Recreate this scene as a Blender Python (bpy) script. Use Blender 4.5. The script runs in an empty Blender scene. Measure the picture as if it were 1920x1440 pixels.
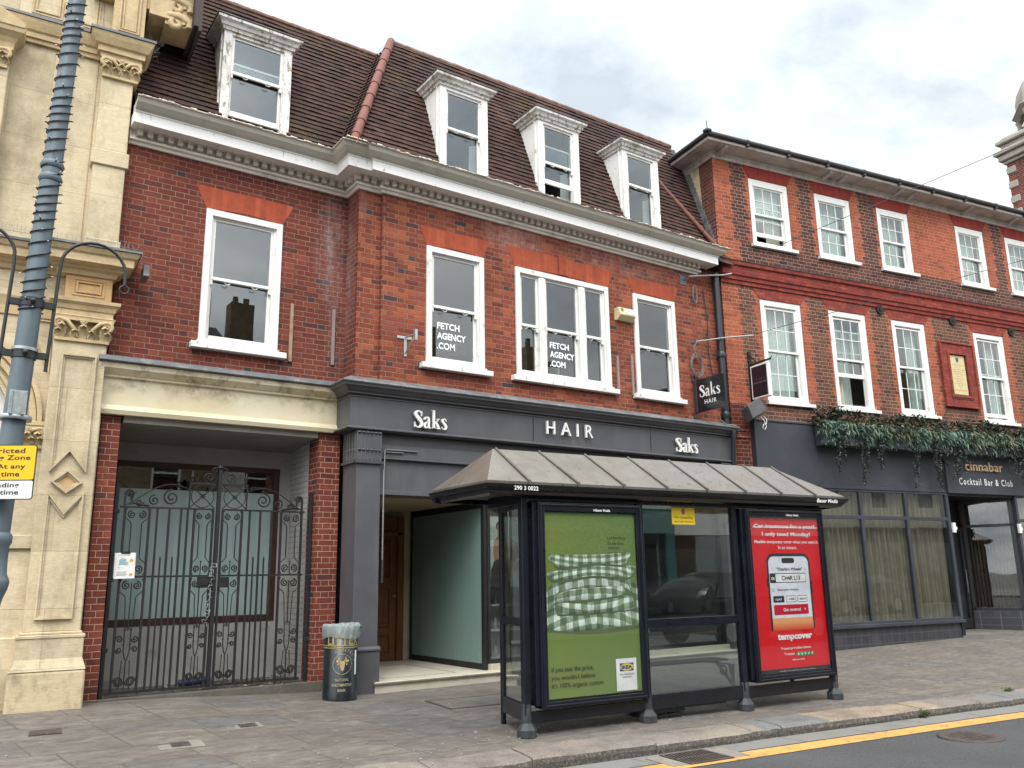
import bpy, bmesh, math, random
from mathutils import Vector, Matrix, noise as mnoise
R = math.radians
PI = math.pi
random.seed(7)
S = bpy.context.scene
COL = S.collection

# ------------------------------------------------------------------ camera
cd = bpy.data.cameras.new('camera'); cam = bpy.data.objects.new('camera', cd); COL.objects.link(cam)
yaw, pitch, roll = R(34.73), R(12.85), R(-0.963)
F = Vector((math.sin(yaw)*math.cos(pitch), math.cos(yaw)*math.cos(pitch), math.sin(pitch)))
r0 = Vector((math.cos(yaw), -math.sin(yaw), 0)); u0 = r0.cross(F)
rr = math.cos(roll)*r0 + math.sin(roll)*u0
uu = -math.sin(roll)*r0 + math.cos(roll)*u0
cam.matrix_world = Matrix(((rr.x, uu.x, -F.x, 0), (rr.y, uu.y, -F.y, 0), (rr.z, uu.z, -F.z, 1.5), (0, 0, 0, 1)))
cd.sensor_width = 36; cd.lens = 36*1585/1920; cd.clip_end = 3000; cd.clip_start = .05
S.camera = cam

# ------------------------------------------------------------------ world, sun, exposure
SUN_EL, SUN_AZ = 52, 215      # azimuth clockwise from +Y: behind the camera, a little to the left
W = bpy.data.worlds.new('World'); S.world = W; W.use_nodes = True
nt = W.node_tree; N = nt.nodes; L = nt.links; N.clear()
out = N.new('ShaderNodeOutputWorld')
sky = N.new('ShaderNodeTexSky'); sky.sky_type = 'NISHITA'; sky.sun_disc = False
sky.sun_elevation = R(SUN_EL); sky.sun_rotation = R(SUN_AZ); sky.air_density = 1.2; sky.dust_density = 2.5
b1 = N.new('ShaderNodeBackground'); b1.inputs[1].default_value = .11; L.new(sky.outputs[0], b1.inputs[0])
tc = N.new('ShaderNodeTexCoord')
sep = N.new('ShaderNodeSeparateXYZ'); L.new(tc.outputs['Generated'], sep.inputs[0])
def wm(op, a, b=None):
    n = N.new('ShaderNodeMath'); n.operation = op
    for i, v in enumerate((a, b)):
        if v is None: continue
        if isinstance(v, (int, float)): n.inputs[i].default_value = v
        else: L.new(v, n.inputs[i])
    return n.outputs[0]
zc = wm('MAXIMUM', sep.outputs[2], 0.0)
den = wm('ADD', zc, .22)
comb = N.new('ShaderNodeCombineXYZ')      # a flat cloud layer seen in perspective
L.new(wm('DIVIDE', sep.outputs[0], den), comb.inputs[0]); L.new(wm('DIVIDE', sep.outputs[1], den), comb.inputs[1])
n1 = N.new('ShaderNodeTexNoise'); n1.inputs['Scale'].default_value = 1.5; n1.inputs['Detail'].default_value = 9; n1.inputs['Roughness'].default_value = .56
n1.inputs['Distortion'].default_value = .15
L.new(comb.outputs[0], n1.inputs[0])
n2 = N.new('ShaderNodeTexNoise'); n2.inputs['Scale'].default_value = 4.5; n2.inputs['Detail'].default_value = 6; L.new(comb.outputs[0], n2.inputs[0])
ramp = N.new('ShaderNodeValToRGB'); L.new(n1.outputs[0], ramp.inputs[0])
e = ramp.color_ramp.elements
e[0].position = .36; e[0].color = (.56, .63, .69, 1); e[1].position = .57; e[1].color = (1.20, 1.20, 1.19, 1)
x = ramp.color_ramp.elements.new(.47); x.color = (.93, .965, .98, 1)
mx = N.new('ShaderNodeMix'); mx.data_type = 'RGBA'; mx.blend_type = 'MULTIPLY'; mx.inputs[0].default_value = 1
r2 = N.new('ShaderNodeValToRGB'); L.new(n2.outputs[0], r2.inputs[0])
r2.color_ramp.elements[0].position = .3; r2.color_ramp.elements[0].color = (.84, .87, .90, 1); r2.color_ramp.elements[1].position = .6
L.new(ramp.outputs[0], mx.inputs[6]); L.new(r2.outputs[0], mx.inputs[7])
b2 = N.new('ShaderNodeBackground'); L.new(mx.outputs[2], b2.inputs[0])
# overcast sky: brighter towards the zenith
el = wm('POWER', zc, 2.2)
vs_ = N.new('ShaderNodeVectorMath'); vs_.operation = 'DOT_PRODUCT'; L.new(tc.outputs['Generated'], vs_.inputs[0])
vs_.inputs[1].default_value = (math.sin(R(SUN_AZ))*math.cos(R(SUN_EL)), math.cos(R(SUN_AZ))*math.cos(R(SUN_EL)), math.sin(R(SUN_EL)))
glow = wm('POWER', wm('MAXIMUM', vs_.outputs['Value'], 0.0), 2.0)      # the cloud is brighter round the hidden sun
L.new(wm('ADD', wm('ADD', wm('MULTIPLY', el, 1.0), .80), wm('MULTIPLY', glow, 2.3)), b2.inputs[1])
ms = N.new('ShaderNodeMixShader'); ms.inputs[0].default_value = .95
L.new(b1.outputs[0], ms.inputs[1]); L.new(b2.outputs[0], ms.inputs[2]); L.new(ms.outputs[0], out.inputs[0])

sd = bpy.data.lights.new('sun', 'SUN'); sd.energy = 1.5; sd.angle = R(25); sd.color = (1, .955, .89)
so = bpy.data.objects.new('sun', sd); COL.objects.link(so)
sdir = Vector((math.sin(R(SUN_AZ))*math.cos(R(SUN_EL)), math.cos(R(SUN_AZ))*math.cos(R(SUN_EL)), math.sin(R(SUN_EL))))
so.rotation_euler = sdir.to_track_quat('Z', 'Y').to_euler(); so.location = sdir*60
S.view_settings.view_transform = 'Standard'; S.view_settings.look = 'None'
S.view_settings.exposure = 0.38; S.view_settings.gamma = 1
S.render.engine = 'CYCLES'
S.cycles.max_bounces = 7; S.cycles.transparent_max_bounces = 24; S.cycles.diffuse_bounces = 3; S.cycles.glossy_bounces = 3
S.cycles.caustics_reflective = False; S.cycles.caustics_refractive = False

# ------------------------------------------------------------------ material helpers
class NT:
    def __init__(s, name):
        s.m = bpy.data.materials.new(name); s.m.use_nodes = True
        s.t = s.m.node_tree; s.n = s.t.nodes; s.l = s.t.links; s.n.clear()
        s.out = s.n.new('ShaderNodeOutputMaterial')
        s.p = s.n.new('ShaderNodeBsdfPrincipled'); s.l.new(s.p.outputs[0], s.out.inputs[0])
        s.tc = s.n.new('ShaderNodeTexCoord'); s.obj = s.tc.outputs['Object']
    def set(s, sock, v):
        if isinstance(v, bpy.types.NodeSocket): s.l.new(v, sock)
        elif isinstance(v, (tuple, list)):
            sock.default_value = tuple(v)+((1,) if len(v) == 3 and sock.type == 'RGBA' else ())
        else: sock.default_value = v
    def M(s, op, a, b=None, c=None):
        n = s.n.new('ShaderNodeMath'); n.operation = op
        for i, v in enumerate((a, b, c)):
            if v is not None: s.set(n.inputs[i], v)
        return n.outputs[0]
    def sep(s, v):
        n = s.n.new('ShaderNodeSeparateXYZ'); s.l.new(v, n.inputs[0]); return n.outputs
    def comb(s, x=0, y=0, z=0):
        n = s.n.new('ShaderNodeCombineXYZ')
        for i, v in enumerate((x, y, z)): s.set(n.inputs[i], v)
        return n.outputs[0]
    def noise(s, vec, scale, detail=5, rough=.55, dist=0):
        n = s.n.new('ShaderNodeTexNoise'); s.l.new(vec, n.inputs['Vector'])
        n.inputs['Scale'].default_value = scale; n.inputs['Detail'].default_value = detail
        n.inputs['Roughness'].default_value = rough; n.inputs['Distortion'].default_value = dist
        return n.outputs[0]
    def white(s, vec):
        n = s.n.new('ShaderNodeTexWhiteNoise'); s.l.new(vec, n.inputs['Vector']); return n.outputs[0]
    def ramp(s, fac, stops, interp='LINEAR'):
        n = s.n.new('ShaderNodeValToRGB'); s.set(n.inputs[0], fac); cr = n.color_ramp; cr.interpolation = interp
        while len(cr.elements) < len(stops): cr.elements.new(.5)
        for e_, (p, c) in zip(cr.elements, stops):
            e_.position = p
        for e_, (p, c) in zip(cr.elements, stops):
            e_.color = tuple(c)+(1,) if not isinstance(c, (int, float)) else (c, c, c, 1)
        return n.outputs[0]
    def mix(s, fac, a, b, mode='MIX'):
        n = s.n.new('ShaderNodeMix'); n.data_type = 'RGBA'; n.blend_type = mode
        s.set(n.inputs[0], fac); s.set(n.inputs[6], a); s.set(n.inputs[7], b); return n.outputs[2]
    def remap(s, v, a, b, c=0., d=1.):
        n = s.n.new('ShaderNodeMapRange'); s.set(n.inputs[0], v)
        for i, q in enumerate((a, b, c, d)): s.set(n.inputs[i+1], q)
        return n.outputs[0]
    def scale(s, vec, x, y, z):
        n = s.n.new('ShaderNodeMapping'); s.l.new(vec, n.inputs[0]); n.inputs['Scale'].default_value = (x, y, z); return n.outputs[0]
    def bump(s, h, dist=.01, strength=.6):
        n = s.n.new('ShaderNodeBump'); s.l.new(h, n.inputs['Height']); n.inputs['Distance'].default_value = dist
        n.inputs['Strength'].default_value = strength; s.l.new(n.outputs[0], s.p.inputs['Normal'])
    def fin(s, col, rough=.7, metal=0, spec=None):
        s.set(s.p.inputs['Base Color'], col); s.set(s.p.inputs['Roughness'], rough); s.set(s.p.inputs['Metallic'], metal)
        if spec is not None: s.p.inputs['Specular IOR Level'].default_value = spec
        return s.m

def plain(name, col, rough=.6, metal=0, var=.12, nscale=6, bump=.0, bscale=60, dirt=None, dscale=3, dlo=.55, dhi=.75, spec=None, streak=0):
    k = NT(name)
    n = k.noise(k.obj, nscale, 6, .6)
    f = k.remap(n, .3, .7, 1-var, 1+var)
    c = k.mix(1., col, k.comb(f, f, f), 'MULTIPLY')
    if dirt:
        v = k.scale(k.obj, 1, 1, .25) if streak else k.obj
        d = k.remap(k.noise(v, dscale, 9, .68, .3), dlo, dhi)
        c = k.mix(d, c, dirt)
    if bump: k.bump(k.noise(k.obj, bscale, 5, .6), .01, bump)
    return k.fin(c, k.remap(n, .3, .7, max(0, rough-.08), min(1, rough+.08)), metal, spec)

def glass_mat(name, tint=(.93, .96, .95), boost=2.0, base=.03, rough=0.0):
    k = NT(name); k.n.remove(k.p)
    lw = k.n.new('ShaderNodeLayerWeight'); lw.inputs[0].default_value = .5
    f = k.M('ADD', k.M('MULTIPLY', k.M('POWER', lw.outputs['Facing'], 4.5), .95), base*boost*.5+.035); f = k.M('MINIMUM', f, 1.)
    # old float glass is never quite flat
    nb = k.n.new('ShaderNodeBump'); k.l.new(k.noise(k.obj, 1.6, 1), nb.inputs['Height']); nb.inputs['Distance'].default_value = .006; nb.inputs['Strength'].default_value = .09
    tr = k.n.new('ShaderNodeBsdfTransparent'); tr.inputs[0].default_value = (*tint, 1)
    gl = k.n.new('ShaderNodeBsdfGlossy'); gl.inputs['Roughness'].default_value = rough; gl.inputs[0].default_value = (.97, .98, 1, 1)
    k.l.new(nb.outputs[0], gl.inputs['Normal'])
    m = k.n.new('ShaderNodeMixShader'); k.l.new(f, m.inputs[0]); k.l.new(tr.outputs[0], m.inputs[1]); k.l.new(gl.outputs[0], m.inputs[2])
    k.l.new(m.outputs[0], k.out.inputs[0]); return k.m

def flemish(k, x, z, seed=0):
    """Flemish bond; returns (id vector, mortar mask 1 = brick)"""
    wob = k.noise(k.comb(x, z, seed), 7, 3)
    x = k.M('ADD', x, k.M('MULTIPLY', k.M('SUBTRACT', wob, .5), .012)); z = k.M('ADD', z, k.M('MULTIPLY', k.M('SUBTRACT', wob, .5), .009))
    q = k.M('DIVIDE', z, .075); row = k.M('FLOOR', q)
    odd = k.M('FLOORED_MODULO', row, 2)
    a = k.M('DIVIDE', k.M('ADD', x, k.M('MULTIPLY', odd, .16875)), .3375)
    cell = k.M('FLOOR', a); f = k.M('FRACT', a)
    head = k.M('GREATER_THAN', f, .6667)
    fx = k.M('MULTIPLY', k.M('SUBTRACT', f, k.M('MULTIPLY', head, .6667)), .3375)
    w = k.M('SUBTRACT', .225, k.M('MULTIPLY', head, .1125))
    dx = k.M('MINIMUM', fx, k.M('SUBTRACT', w, fx))
    fz = k.M('MULTIPLY', k.M('FRACT', q), .075); dz = k.M('MINIMUM', fz, k.M('SUBTRACT', .075, fz))
    d = k.M('MINIMUM', dx, dz)
    mask = k.remap(d, .0025, .0065)
    idv = k.comb(k.M('ADD', k.M('MULTIPLY', cell, 2), head), row, seed)
    return idv, mask, row, odd

def brick_mat(name, stops, mortar, axis='x', seed=0, zones=None, efflo=(), soot=None):
    k = NT(name); o = k.sep(k.obj); x = o[0] if axis == 'x' else o[1]; z = o[2]
    idv, mask, row, odd = flemish(k, x, z, seed)
    rnd = k.white(idv)
    c = k.ramp(rnd, stops)
    if zones:
        # zones: list of (z limit, [(u, kind)...]); toothed every two courses
        tooth = k.M('MULTIPLY', k.M('GREATER_THAN', k.M('FLOORED_MODULO', row, 4), 1.5), .058)
        j = k.M('MULTIPLY', odd, .02)
        ut = k.M('DIVIDE', k.M('ADD', k.M('ADD', x, tooth), j), 30.)
        prev = None
        for zl, lst, pal in zones:
            m = k.ramp(ut, [(max(0, u)/30., v) for u, v in lst], 'CONSTANT')
            col = k.mix(m, k.ramp(rnd, pal[0]), k.ramp(rnd, pal[1]))
            if prev is None: prev = col
            else: prev = k.mix(k.M('GREATER_THAN', z, zl), prev, col)
        c = prev
    # tone drift over the wall
    big = k.remap(k.noise(k.comb(x, z, 3), 1.1, 7, .68), .3, .7, .66, 1.26)
    c = k.mix(1., c, k.comb(big, big, big), 'MULTIPLY')
    fine = k.remap(k.noise(k.comb(x, z, 1), 38, 6, .65), .25, .75, .72, 1.25)
    c = k.mix(1., c, k.comb(fine, fine, fine), 'MULTIPLY')
    c = k.mix(mask, k.mix(k.remap(k.noise(k.comb(x, z, 5), 2.5), .4, .7), mortar, tuple(v*.6 for v in mortar)), c)
    if soot:
        s_ = k.remap(k.noise(k.scale(k.comb(x, z, 9), 1, .5, 1), 1.4, 8, .7), soot[0], soot[1], 0, soot[2])
        c = k.mix(s_, c, (.05, .035, .032))
    for (cx, cz, rx, rz, amt) in efflo:
        dx = k.M('DIVIDE', k.M('SUBTRACT', x, cx), rx); dz = k.M('DIVIDE', k.M('SUBTRACT', z, cz), rz)
        d2 = k.M('ADD', k.M('MULTIPLY', dx, dx), k.M('MULTIPLY', dz, dz))
        fall = k.remap(d2, 1.0, .1)
        st = k.M('MULTIPLY', k.remap(k.noise(k.scale(k.comb(x, z, 2), 5, 1.2, 1), 2.2, 9, .75), .38, .66), k.remap(k.noise(k.comb(x, z, 4), 14, 7, .8), .38, .62, .25, 1.))
        c = k.mix(k.M('MULTIPLY', k.M('MULTIPLY', fall, st), amt), c, (.42, .38, .37))
    h = k.M('ADD', k.M('MULTIPLY', mask, 1.), k.M('MULTIPLY', k.noise(k.comb(x, z, 0), 60, 5), .45))
    k.bump(h, .006, .75)
    return k.fin(c, .85, 0, .25)

RED = [(0, (.165, .040, .025)), (.25, (.235, .060, .033)), (.5, (.20, .048, .029)), (.78, (.33, .092, .042)), (.92, (.14, .038, .028)), (.975, (.10, .036, .03)), (.985, (.06, .048, .048))]
REDL = [(0, (.125, .031, .023)), (.3, (.170, .042, .028)), (.55, (.145, .036, .025)), (.82, (.215, .055, .032)), (.93, (.10, .032, .026)), (.975, (.08, .034, .032)), (.985, (.048, .042, .045))]
ORG = [(0, (.27, .062, .032)), (.35, (.345, .088, .043)), (.65, (.30, .074, .038)), (.9, (.39, .108, .052)), (1, (.19, .052, .032))]
DRK = [(0, (.075, .032, .028)), (.35, (.105, .045, .036)), (.6, (.06, .028, .028)), (.85, (.13, .052, .036)), (1, (.045, .024, .028))]
DRK2 = [(0, (.11, .050, .034)), (.35, (.15, .068, .044)), (.6, (.085, .042, .032)), (.85, (.18, .078, .045)), (1, (.06, .032, .03))]
MORT = (.29, .175, .13)
m_brickL = brick_mat('left_red_brick', REDL, MORT, 'x', 0, efflo=[(4.42, 6.2, .28, 1.0, .55), (4.55, 5.0, .2, 1.0, .25)])
m_brickB = brick_mat('bay_red_brick', RED, MORT, 'x', 4, efflo=[(7.35, 6.9, .7, .35, .7), (9.6, 6.85, 1.4, .3, .35), (4.7, 6.8, .15, .3, .25)])
m_brickSide = brick_mat('side_red_brick', REDL, MORT, 'y', 2, efflo=[(10.9, 5.8, .3, 1.4, .5)])
m_brickP = brick_mat('pier_red_brick', REDL, (.42, .26, .19), 'x', 6, soot=(.55, .8, .5))
m_brickPY = brick_mat('pier_red_brick_side', REDL, (.42, .26, .19), 'y', 6)
up = [(0, 0), (.30, 0), (.32, 1), (.40, 1), (.48, 1), (.82, 0)]
Z0 = [(0, 0.), (.41, 1.), (.80, 0.), (2.02, 0.), (2.11, 1.), (2.54, 0.), (3.82, 0.), (3.88, 1.), (4.36, 0.), (5.62, 0.), (5.72, 0.), (8.14, 0.), (8.22, 1.), (8.60, 0.), (9.95, 0.), (10.05, 1.), (10.5, 0.), (11.8, 0.), (11.9, 1.), (12.3, 0)]
ZLO = [(0, 0.), (.43, 1.), (.80, 0.), (2.06, 0.), (2.17, 1.), (2.62, 0.), (3.88, 0.), (3.96, 1.), (4.42, 0.), (5.72, 0.), (5.80, 1.), (6.95, 0.), (7.05, 0.), (8.28, 0.), (8.4, 1.), (9.0, 0.), (10.1, 0), (10.2, 1.), (10.6, 0), (11.9, 1.), (12.3, 0)]
ZB = [(0, 0.), (.50, 1.), (30, 1.)]
m_brickC = brick_mat('chequered_brick', RED, (.40, .25, .18), 'x', 8, zones=[
    (0, ZB, (ORG, DRK2)), (4.74, ZLO, (ORG, DRK2)), (7.0, ZB, (ORG, DRK)), (7.92, Z0, (ORG, DRK))], soot=(.62, .9, .5))
m_brickCY = brick_mat('chequered_brick_side', REDL, (.40, .25, .18), 'y', 8, soot=(.4, .7, .7))
def voussoir_mat(name, a, b, joint=(.45, .16, .09)):
    k = NT(name); o = k.sep(k.obj)
    i = k.M('DIVIDE', o[0], .075); rnd = k.white(k.comb(k.M('FLOOR', i), 0, 0))
    c = k.mix(rnd, a, b)
    f = k.M('FRACT', i); d = k.M('MINIMUM', f, k.M('SUBTRACT', 1., f)); c = k.mix(k.remap(d, .02, .07), joint, c)
    fine = k.remap(k.noise(k.obj, 9, 6, .6), .25, .75, .8, 1.2); c = k.mix(1., c, k.comb(fine, fine, fine), 'MULTIPLY')
    k.bump(k.noise(k.obj, 50), .004, .4)
    return k.fin(c, .8, 0, .25)
m_arch = voussoir_mat('gauged_arch_brick', (.30, .060, .029), (.38, .084, .038), (.24, .07, .045))
m_archC = voussoir_mat('dark_red_arch_brick', (.20, .026, .02), (.26, .036, .026), (.19, .04, .03))
def rubbed():
    k = NT('rubbed_red_brick_band'); o = k.sep(k.obj); idv, mask, row, odd = flemish(k, o[0], o[2], 9)
    c = k.ramp(k.white(idv), [(0, (.19, .036, .028)), (.5, (.25, .046, .034)), (1, (.29, .062, .04))]); c = k.mix(mask, (.15, .035, .028), c)
    c = k.mix(k.remap(k.noise(k.obj, 2.2, 8, .7), .5, .75, 0, .75), c, (.08, .03, .027)); c = k.mix(1., c, k.ramp(k.noise(k.obj, 25, 6), [(.3, .7), (.7, 1.2)]), 'MULTIPLY'); k.bump(k.noise(k.obj, 30), .005, .4); return k.fin(c, .8, 0, .25)
m_terra = rubbed()

def white_paint(name, col=(.74, .73, .70), peel=.0, dirty=(.30, .27, .22), lo=.58, hi=.8):
    k = NT(name)
    n = k.noise(k.obj, 3, 7, .65)
    c = k.mix(k.remap(n, lo, hi), col, dirty)
    if peel:
        p = k.noise(k.scale(k.obj, 3, 3, 1.0), 7, 9, .72, .4); m = k.remap(p, .62-peel*.12, .66-peel*.12)
        c = k.mix(m, c, k.mix(k.noise(k.obj, 30), (.20, .16, .12), (.42, .37, .30)))
        k.bump(k.M('SUBTRACT', 1., m), .004, .8)
    else: k.bump(k.noise(k.obj, 40, 4), .003, .3)
    return k.fin(c, .5, 0, .4)
m_white = white_paint('white_window_paint')
m_peel = white_paint('peeling_white_paint', (.76, .75, .72), .18, (.50, .47, .42), .58, .8)
m_peelr = white_paint('weathered_white_paint', (.68, .66, .62), .62, (.34, .31, .27), .5, .72)
m_sill = white_paint('sill_white_paint', (.72, .71, .69), .12)
m_dentil = white_paint('cream_cornice_paint', (.74, .70, .62), .0, (.26, .24, .2), .5, .8)
m_gutter = white_paint('stone_coloured_gutter_paint', (.47, .44, .38), 0, (.26, .24, .2), .55, .85)
m_cornw = white_paint('white_cornice_paint', (.80, .79, .77), .04, (.56, .54, .48), .62, .85)
m_soffitC = white_paint('eaves_paint', (.50, .46, .42), .25, (.25, .2, .17), .45, .75)
m_lead = plain('lead_flashing', (.13, .135, .14), .6, .25, .3, 5, .3, 25, (.26, .25, .23), 4, .52, .72)
m_dkgrey = plain('dark_grey_shopfront_paint', (.080, .080, .090), .48, 0, .10, 2, .12, 30, (.125, .122, .12), 2.2, .50, .85, streak=1)
m_bluegrey = plain('blue_grey_shopfront_paint', (.035, .039, .049), .5, 0, .07, 1.5, .05, 60, (.07, .078, .09), 1.2, .5, .85)
m_blk = plain('black_window_frame', (.020, .021, .025), .4, 0, .15, 6)
m_shel = plain('shelter_black_enamel', (.006, .008, .014), .30, 0, .2, 3, .03, 50, (.035, .04, .046), 5, .62, .8, spec=.5)
m_shel2 = plain('shelter_foot_metal', (.032, .036, .041), .6, 0, .25, 9, .35, 60, (.11, .11, .10), 9, .55, .75)
m_alu = plain('brushed_aluminium', (.45, .45, .44), .35, .9, .1, 10)
m_galv = plain('galvanised_steel', (.42, .46, .46), .45, .7, .2, 30)
m_iron = plain('wrought_iron', (.016, .015, .016), .62, .3, .3, 20, .5, 90, (.075, .045, .03), 8, .58, .75)
m_black = plain('matt_black', (.012, .012, .013), .5)
m_cable = plain('black_cable', (.02, .02, .022), .6)
m_gcable = plain('grey_cable', (.16, .15, .14), .6)
m_dark = plain('unlit_room', (.025, .024, .023), .9)
m_room = plain('room_wall', (.055, .054, .052), .9)
m_roomlt = plain('pale_room_wall', (.45, .43, .40), .8)
m_glass = glass_mat('window_glass', (.80, .84, .84), 3.0, .035)
m_glassC = glass_mat('small_pane_glass', (.86, .92, .9), 2.4, .05)
m_glass2 = glass_mat('shelter_glass', (.72, .77, .75), 3., .125)
m_glass3 = glass_mat('shop_glass', (.82, .84, .82), 2.2, .06)
m_gposter = glass_mat('poster_cover_glass', (.97, .98, .98), 1.0, .015)
m_curtW = plain('white_net_curtain', (.62, .64, .62), .9, 0, .1, 12)
m_curtG = plain('taupe_curtain', (.34, .29, .22), .85, 0, .2, 4)
m_curtB = plain('brown_curtain', (.10, .075, .06), .85, 0, .15, 5)
m_curtC = plain('cream_curtain', (.50, .46, .36), .85, 0, .1, 6)

def frosted():
    k = NT('frosted_shop_glass')
    c = k.mix(k.noise(k.scale(k.obj, 6, 6, .3), 1.5, 6), (.155, .235, .22), (.20, .285, .265))
    return k.fin(c, .16, 0, .6)
m_frost = frosted()
def frost_dirty():
    k = NT('whitewashed_glass'); 
    st = k.noise(k.scale(k.obj, 9, 9, .25), 1.6, 6, .6)
    c = k.mix(k.remap(st, .35, .65), (.30, .385, .38), (.38, .465, .455))
    c = k.mix(k.remap(k.noise(k.obj, 16, 8, .7), .72, .76), c, (.015, .02, .02))
    return k.fin(c, .14, 0, .6)
m_wash = frost_dirty()

def stone_mat(name, a, b, courses=.0, grime=.0):
    grime *= 1.5
    k = NT(name); o = k.sep(k.obj)
    n = k.noise(k.scale(k.obj, 1, 1, 5), 2.4, 8, .68, .2)
    c = k.mix(k.remap(n, .3, .7), a, b)
    f = k.noise(k.scale(k.obj, 1, 1, 6), 16, 6, .6); c = k.mix(1., c, k.ramp(f, [(.3, .86), (.7, 1.1)]), 'MULTIPLY')
    h = f
    if courses:
        q = k.M('DIVIDE', o[2], courses); row = k.M('FLOOR', q); fr = k.M('FRACT', q)
        dz = k.M('MULTIPLY', k.M('MINIMUM', fr, k.M('SUBTRACT', 1., fr)), courses)
        xq = k.M('ADD', k.M('DIVIDE', o[0], .95), k.M('MULTIPLY', k.M('FLOORED_MODULO', row, 2), .47)); xf = k.M('FRACT', xq)
        dx = k.M('MULTIPLY', k.M('MINIMUM', xf, k.M('SUBTRACT', 1., xf)), .95)
        d = k.M('MINIMUM', dx, dz); m = k.remap(d, .0015, .005)
        br = k.M('ADD', .86, k.M('MULTIPLY', k.white(k.comb(k.M('FLOOR', xq), row, 0)), .22)); c = k.mix(1., c, k.comb(br, br, br), 'MULTIPLY')
        c = k.mix(m, (.42, .33, .21), c); h = k.M('ADD', h, m)
    if grime:
        g = k.remap(k.noise(k.scale(k.obj, 1, 1, .55), 2.4, 9, .76), .45, .68, 0, min(.9, grime)); c = k.mix(g, c, (.16, .13, .08))
    k.bump(h, .005, .45)
    return k.fin(c, .85, 0, .25)
SA, SB = (.53, .435, .29), (.62, .52, .36)
m_stone = stone_mat('ashlar_limestone', SA, SB, .62, .35)
m_stone2 = stone_mat('carved_limestone', (.50, .375, .215), (.60, .47, .28), 0, .3)
m_stone3 = stone_mat('orange_limestone_panel', (.56, .35, .16), (.60, .40, .20), 0, .2)
m_stone4 = stone_mat('rough_plinth_stone', (.50, .40, .25), (.58, .475, .32), 0, .75)
m_stucco = plain('flaking_cream_fascia', (.66, .60, .44), .7, 0, .08, 1.2, .2, 20, (.44, .34, .17), 2.2, .56, .80)
def stucco():
    k = NT('stained_cream_fascia'); o = k.sep(k.obj)
    c = k.mix(k.remap(k.noise(k.obj, 1.3, 5), .35, .7), (.68, .62, .46), (.60, .50, .32))
    top = k.remap(o[2], 3.66, 3.92)
    st = k.remap(k.noise(k.scale(k.obj, 1.4, 1, 1.6), 3.2, 9, .72), .50, .66)
    c = k.mix(k.M('MULTIPLY', k.M('MULTIPLY', st, top), .8), c, (.17, .13, .08))
    cr = k.remap(k.noise(k.scale(k.obj, 1, 1, 7), 5, 9, .75), .66, .69); c = k.mix(cr, c, (.30, .24, .16))
    k.bump(k.noise(k.obj, 14, 8, .7), .006, .5)
    return k.fin(c, .7)
m_stucco = stucco()
m_wwall = plain('grubby_white_wall', (.36, .345, .33), .8, 0, .12, 2, .3, 30, (.13, .12, .11), 3, .55, .8)
def wbrick():
    k = NT('white_painted_brick'); o = k.sep(k.obj)
    idv, mask, row, odd = flemish(k, o[1], o[2], 3)
    c = k.mix(mask, (.24, .23, .22), (.46, .445, .42)); k.bump(mask, .006, .8); return k.fin(c, .7)
m_wbrick = wbrick()
m_ceil = plain('recess_ceiling', (.25, .235, .21), .85, 0, .15, 2)
m_wood = None
def wood():
    k = NT('old_oak_door'); g = k.noise(k.scale(k.obj, 14, 14, 1), 3, 8, .65, .6)
    c = k.ramp(g, [(.3, (.075, .026, .010)), (.5, (.15, .056, .020)), (.7, (.21, .085, .032))]); k.bump(g, .003, .5); return k.fin(c, .38)
m_wood = wood()
m_batten = plain('bare_timber_batten', (.32, .20, .14), .8, 0, .3, 9)
def tiles_mat(name, a, b, c3):
    k = NT(name); o = k.sep(k.obj)
    row = k.M('FLOOR', k.M('DIVIDE', k.M('SUBTRACT', o[2], .012), .0915))
    xx = k.M('ADD', k.M('DIVIDE', k.M('ADD', o[0], k.M('MULTIPLY', o[1], .0)), .165), k.M('MULTIPLY', k.M('FLOORED_MODULO', row, 2), .5))
    rnd = k.white(k.comb(k.M('FLOOR', xx), row, 0))
    c = k.ramp(rnd, [(0, a), (.5, b), (1, c3)])
    # soot and damp in long patches
    s1 = k.remap(k.noise(k.scale(k.obj, 1, 1, .8), 1.3, 9, .72), .42, .62, 0, .8); c = k.mix(s1, c, (.038, .026, .024))
    li = k.remap(k.noise(k.obj, 26, 9, .75), .64, .68, 0, .7); c = k.mix(li, c, (.27, .23, .19))
    mo = k.M('MULTIPLY', k.remap(k.noise(k.obj, 1.2, 4), .56, .66), k.remap(k.noise(k.obj, 22, 6, .7), .5, .6)); c = k.mix(mo, c, (.085, .075, .025))
    k.bump(k.noise(k.obj, 45, 5), .005, .5)
    return k.fin(c, .85, 0, .2)
m_tile = tiles_mat('clay_roof_tiles', (.046, .027, .024), (.068, .036, .030), (.092, .048, .038))
m_hip = plain('red_clay_hip_tiles', (.175, .062, .046), .75, 0, .25, 8, .3, 40, (.12, .06, .05), 6, .55, .75)
m_slate = plain('dark_slate', (.045, .043, .045), .7, 0, .3, 8, .4, 30)

def text_data(s, bold=0., spacing=1., shear=0.):
    c = bpy.data.curves.new('t', 'FONT'); c.body = s; c.size = 1; c.offset = bold; c.space_character = spacing; c.shear = shear
    c.resolution_u = 3
    o = bpy.data.objects.new('t', c); COL.objects.link(o)
    dg = bpy.context.evaluated_depsgraph_get(); me = bpy.data.meshes.new_from_object(o.evaluated_get(dg))
    v = [(p.co.x, p.co.y) for p in me.vertices]; f = [tuple(p.vertices) for p in me.polygons]
    bpy.data.objects.remove(o); bpy.data.curves.remove(c); bpy.data.meshes.remove(me)
    return v, f

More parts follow.
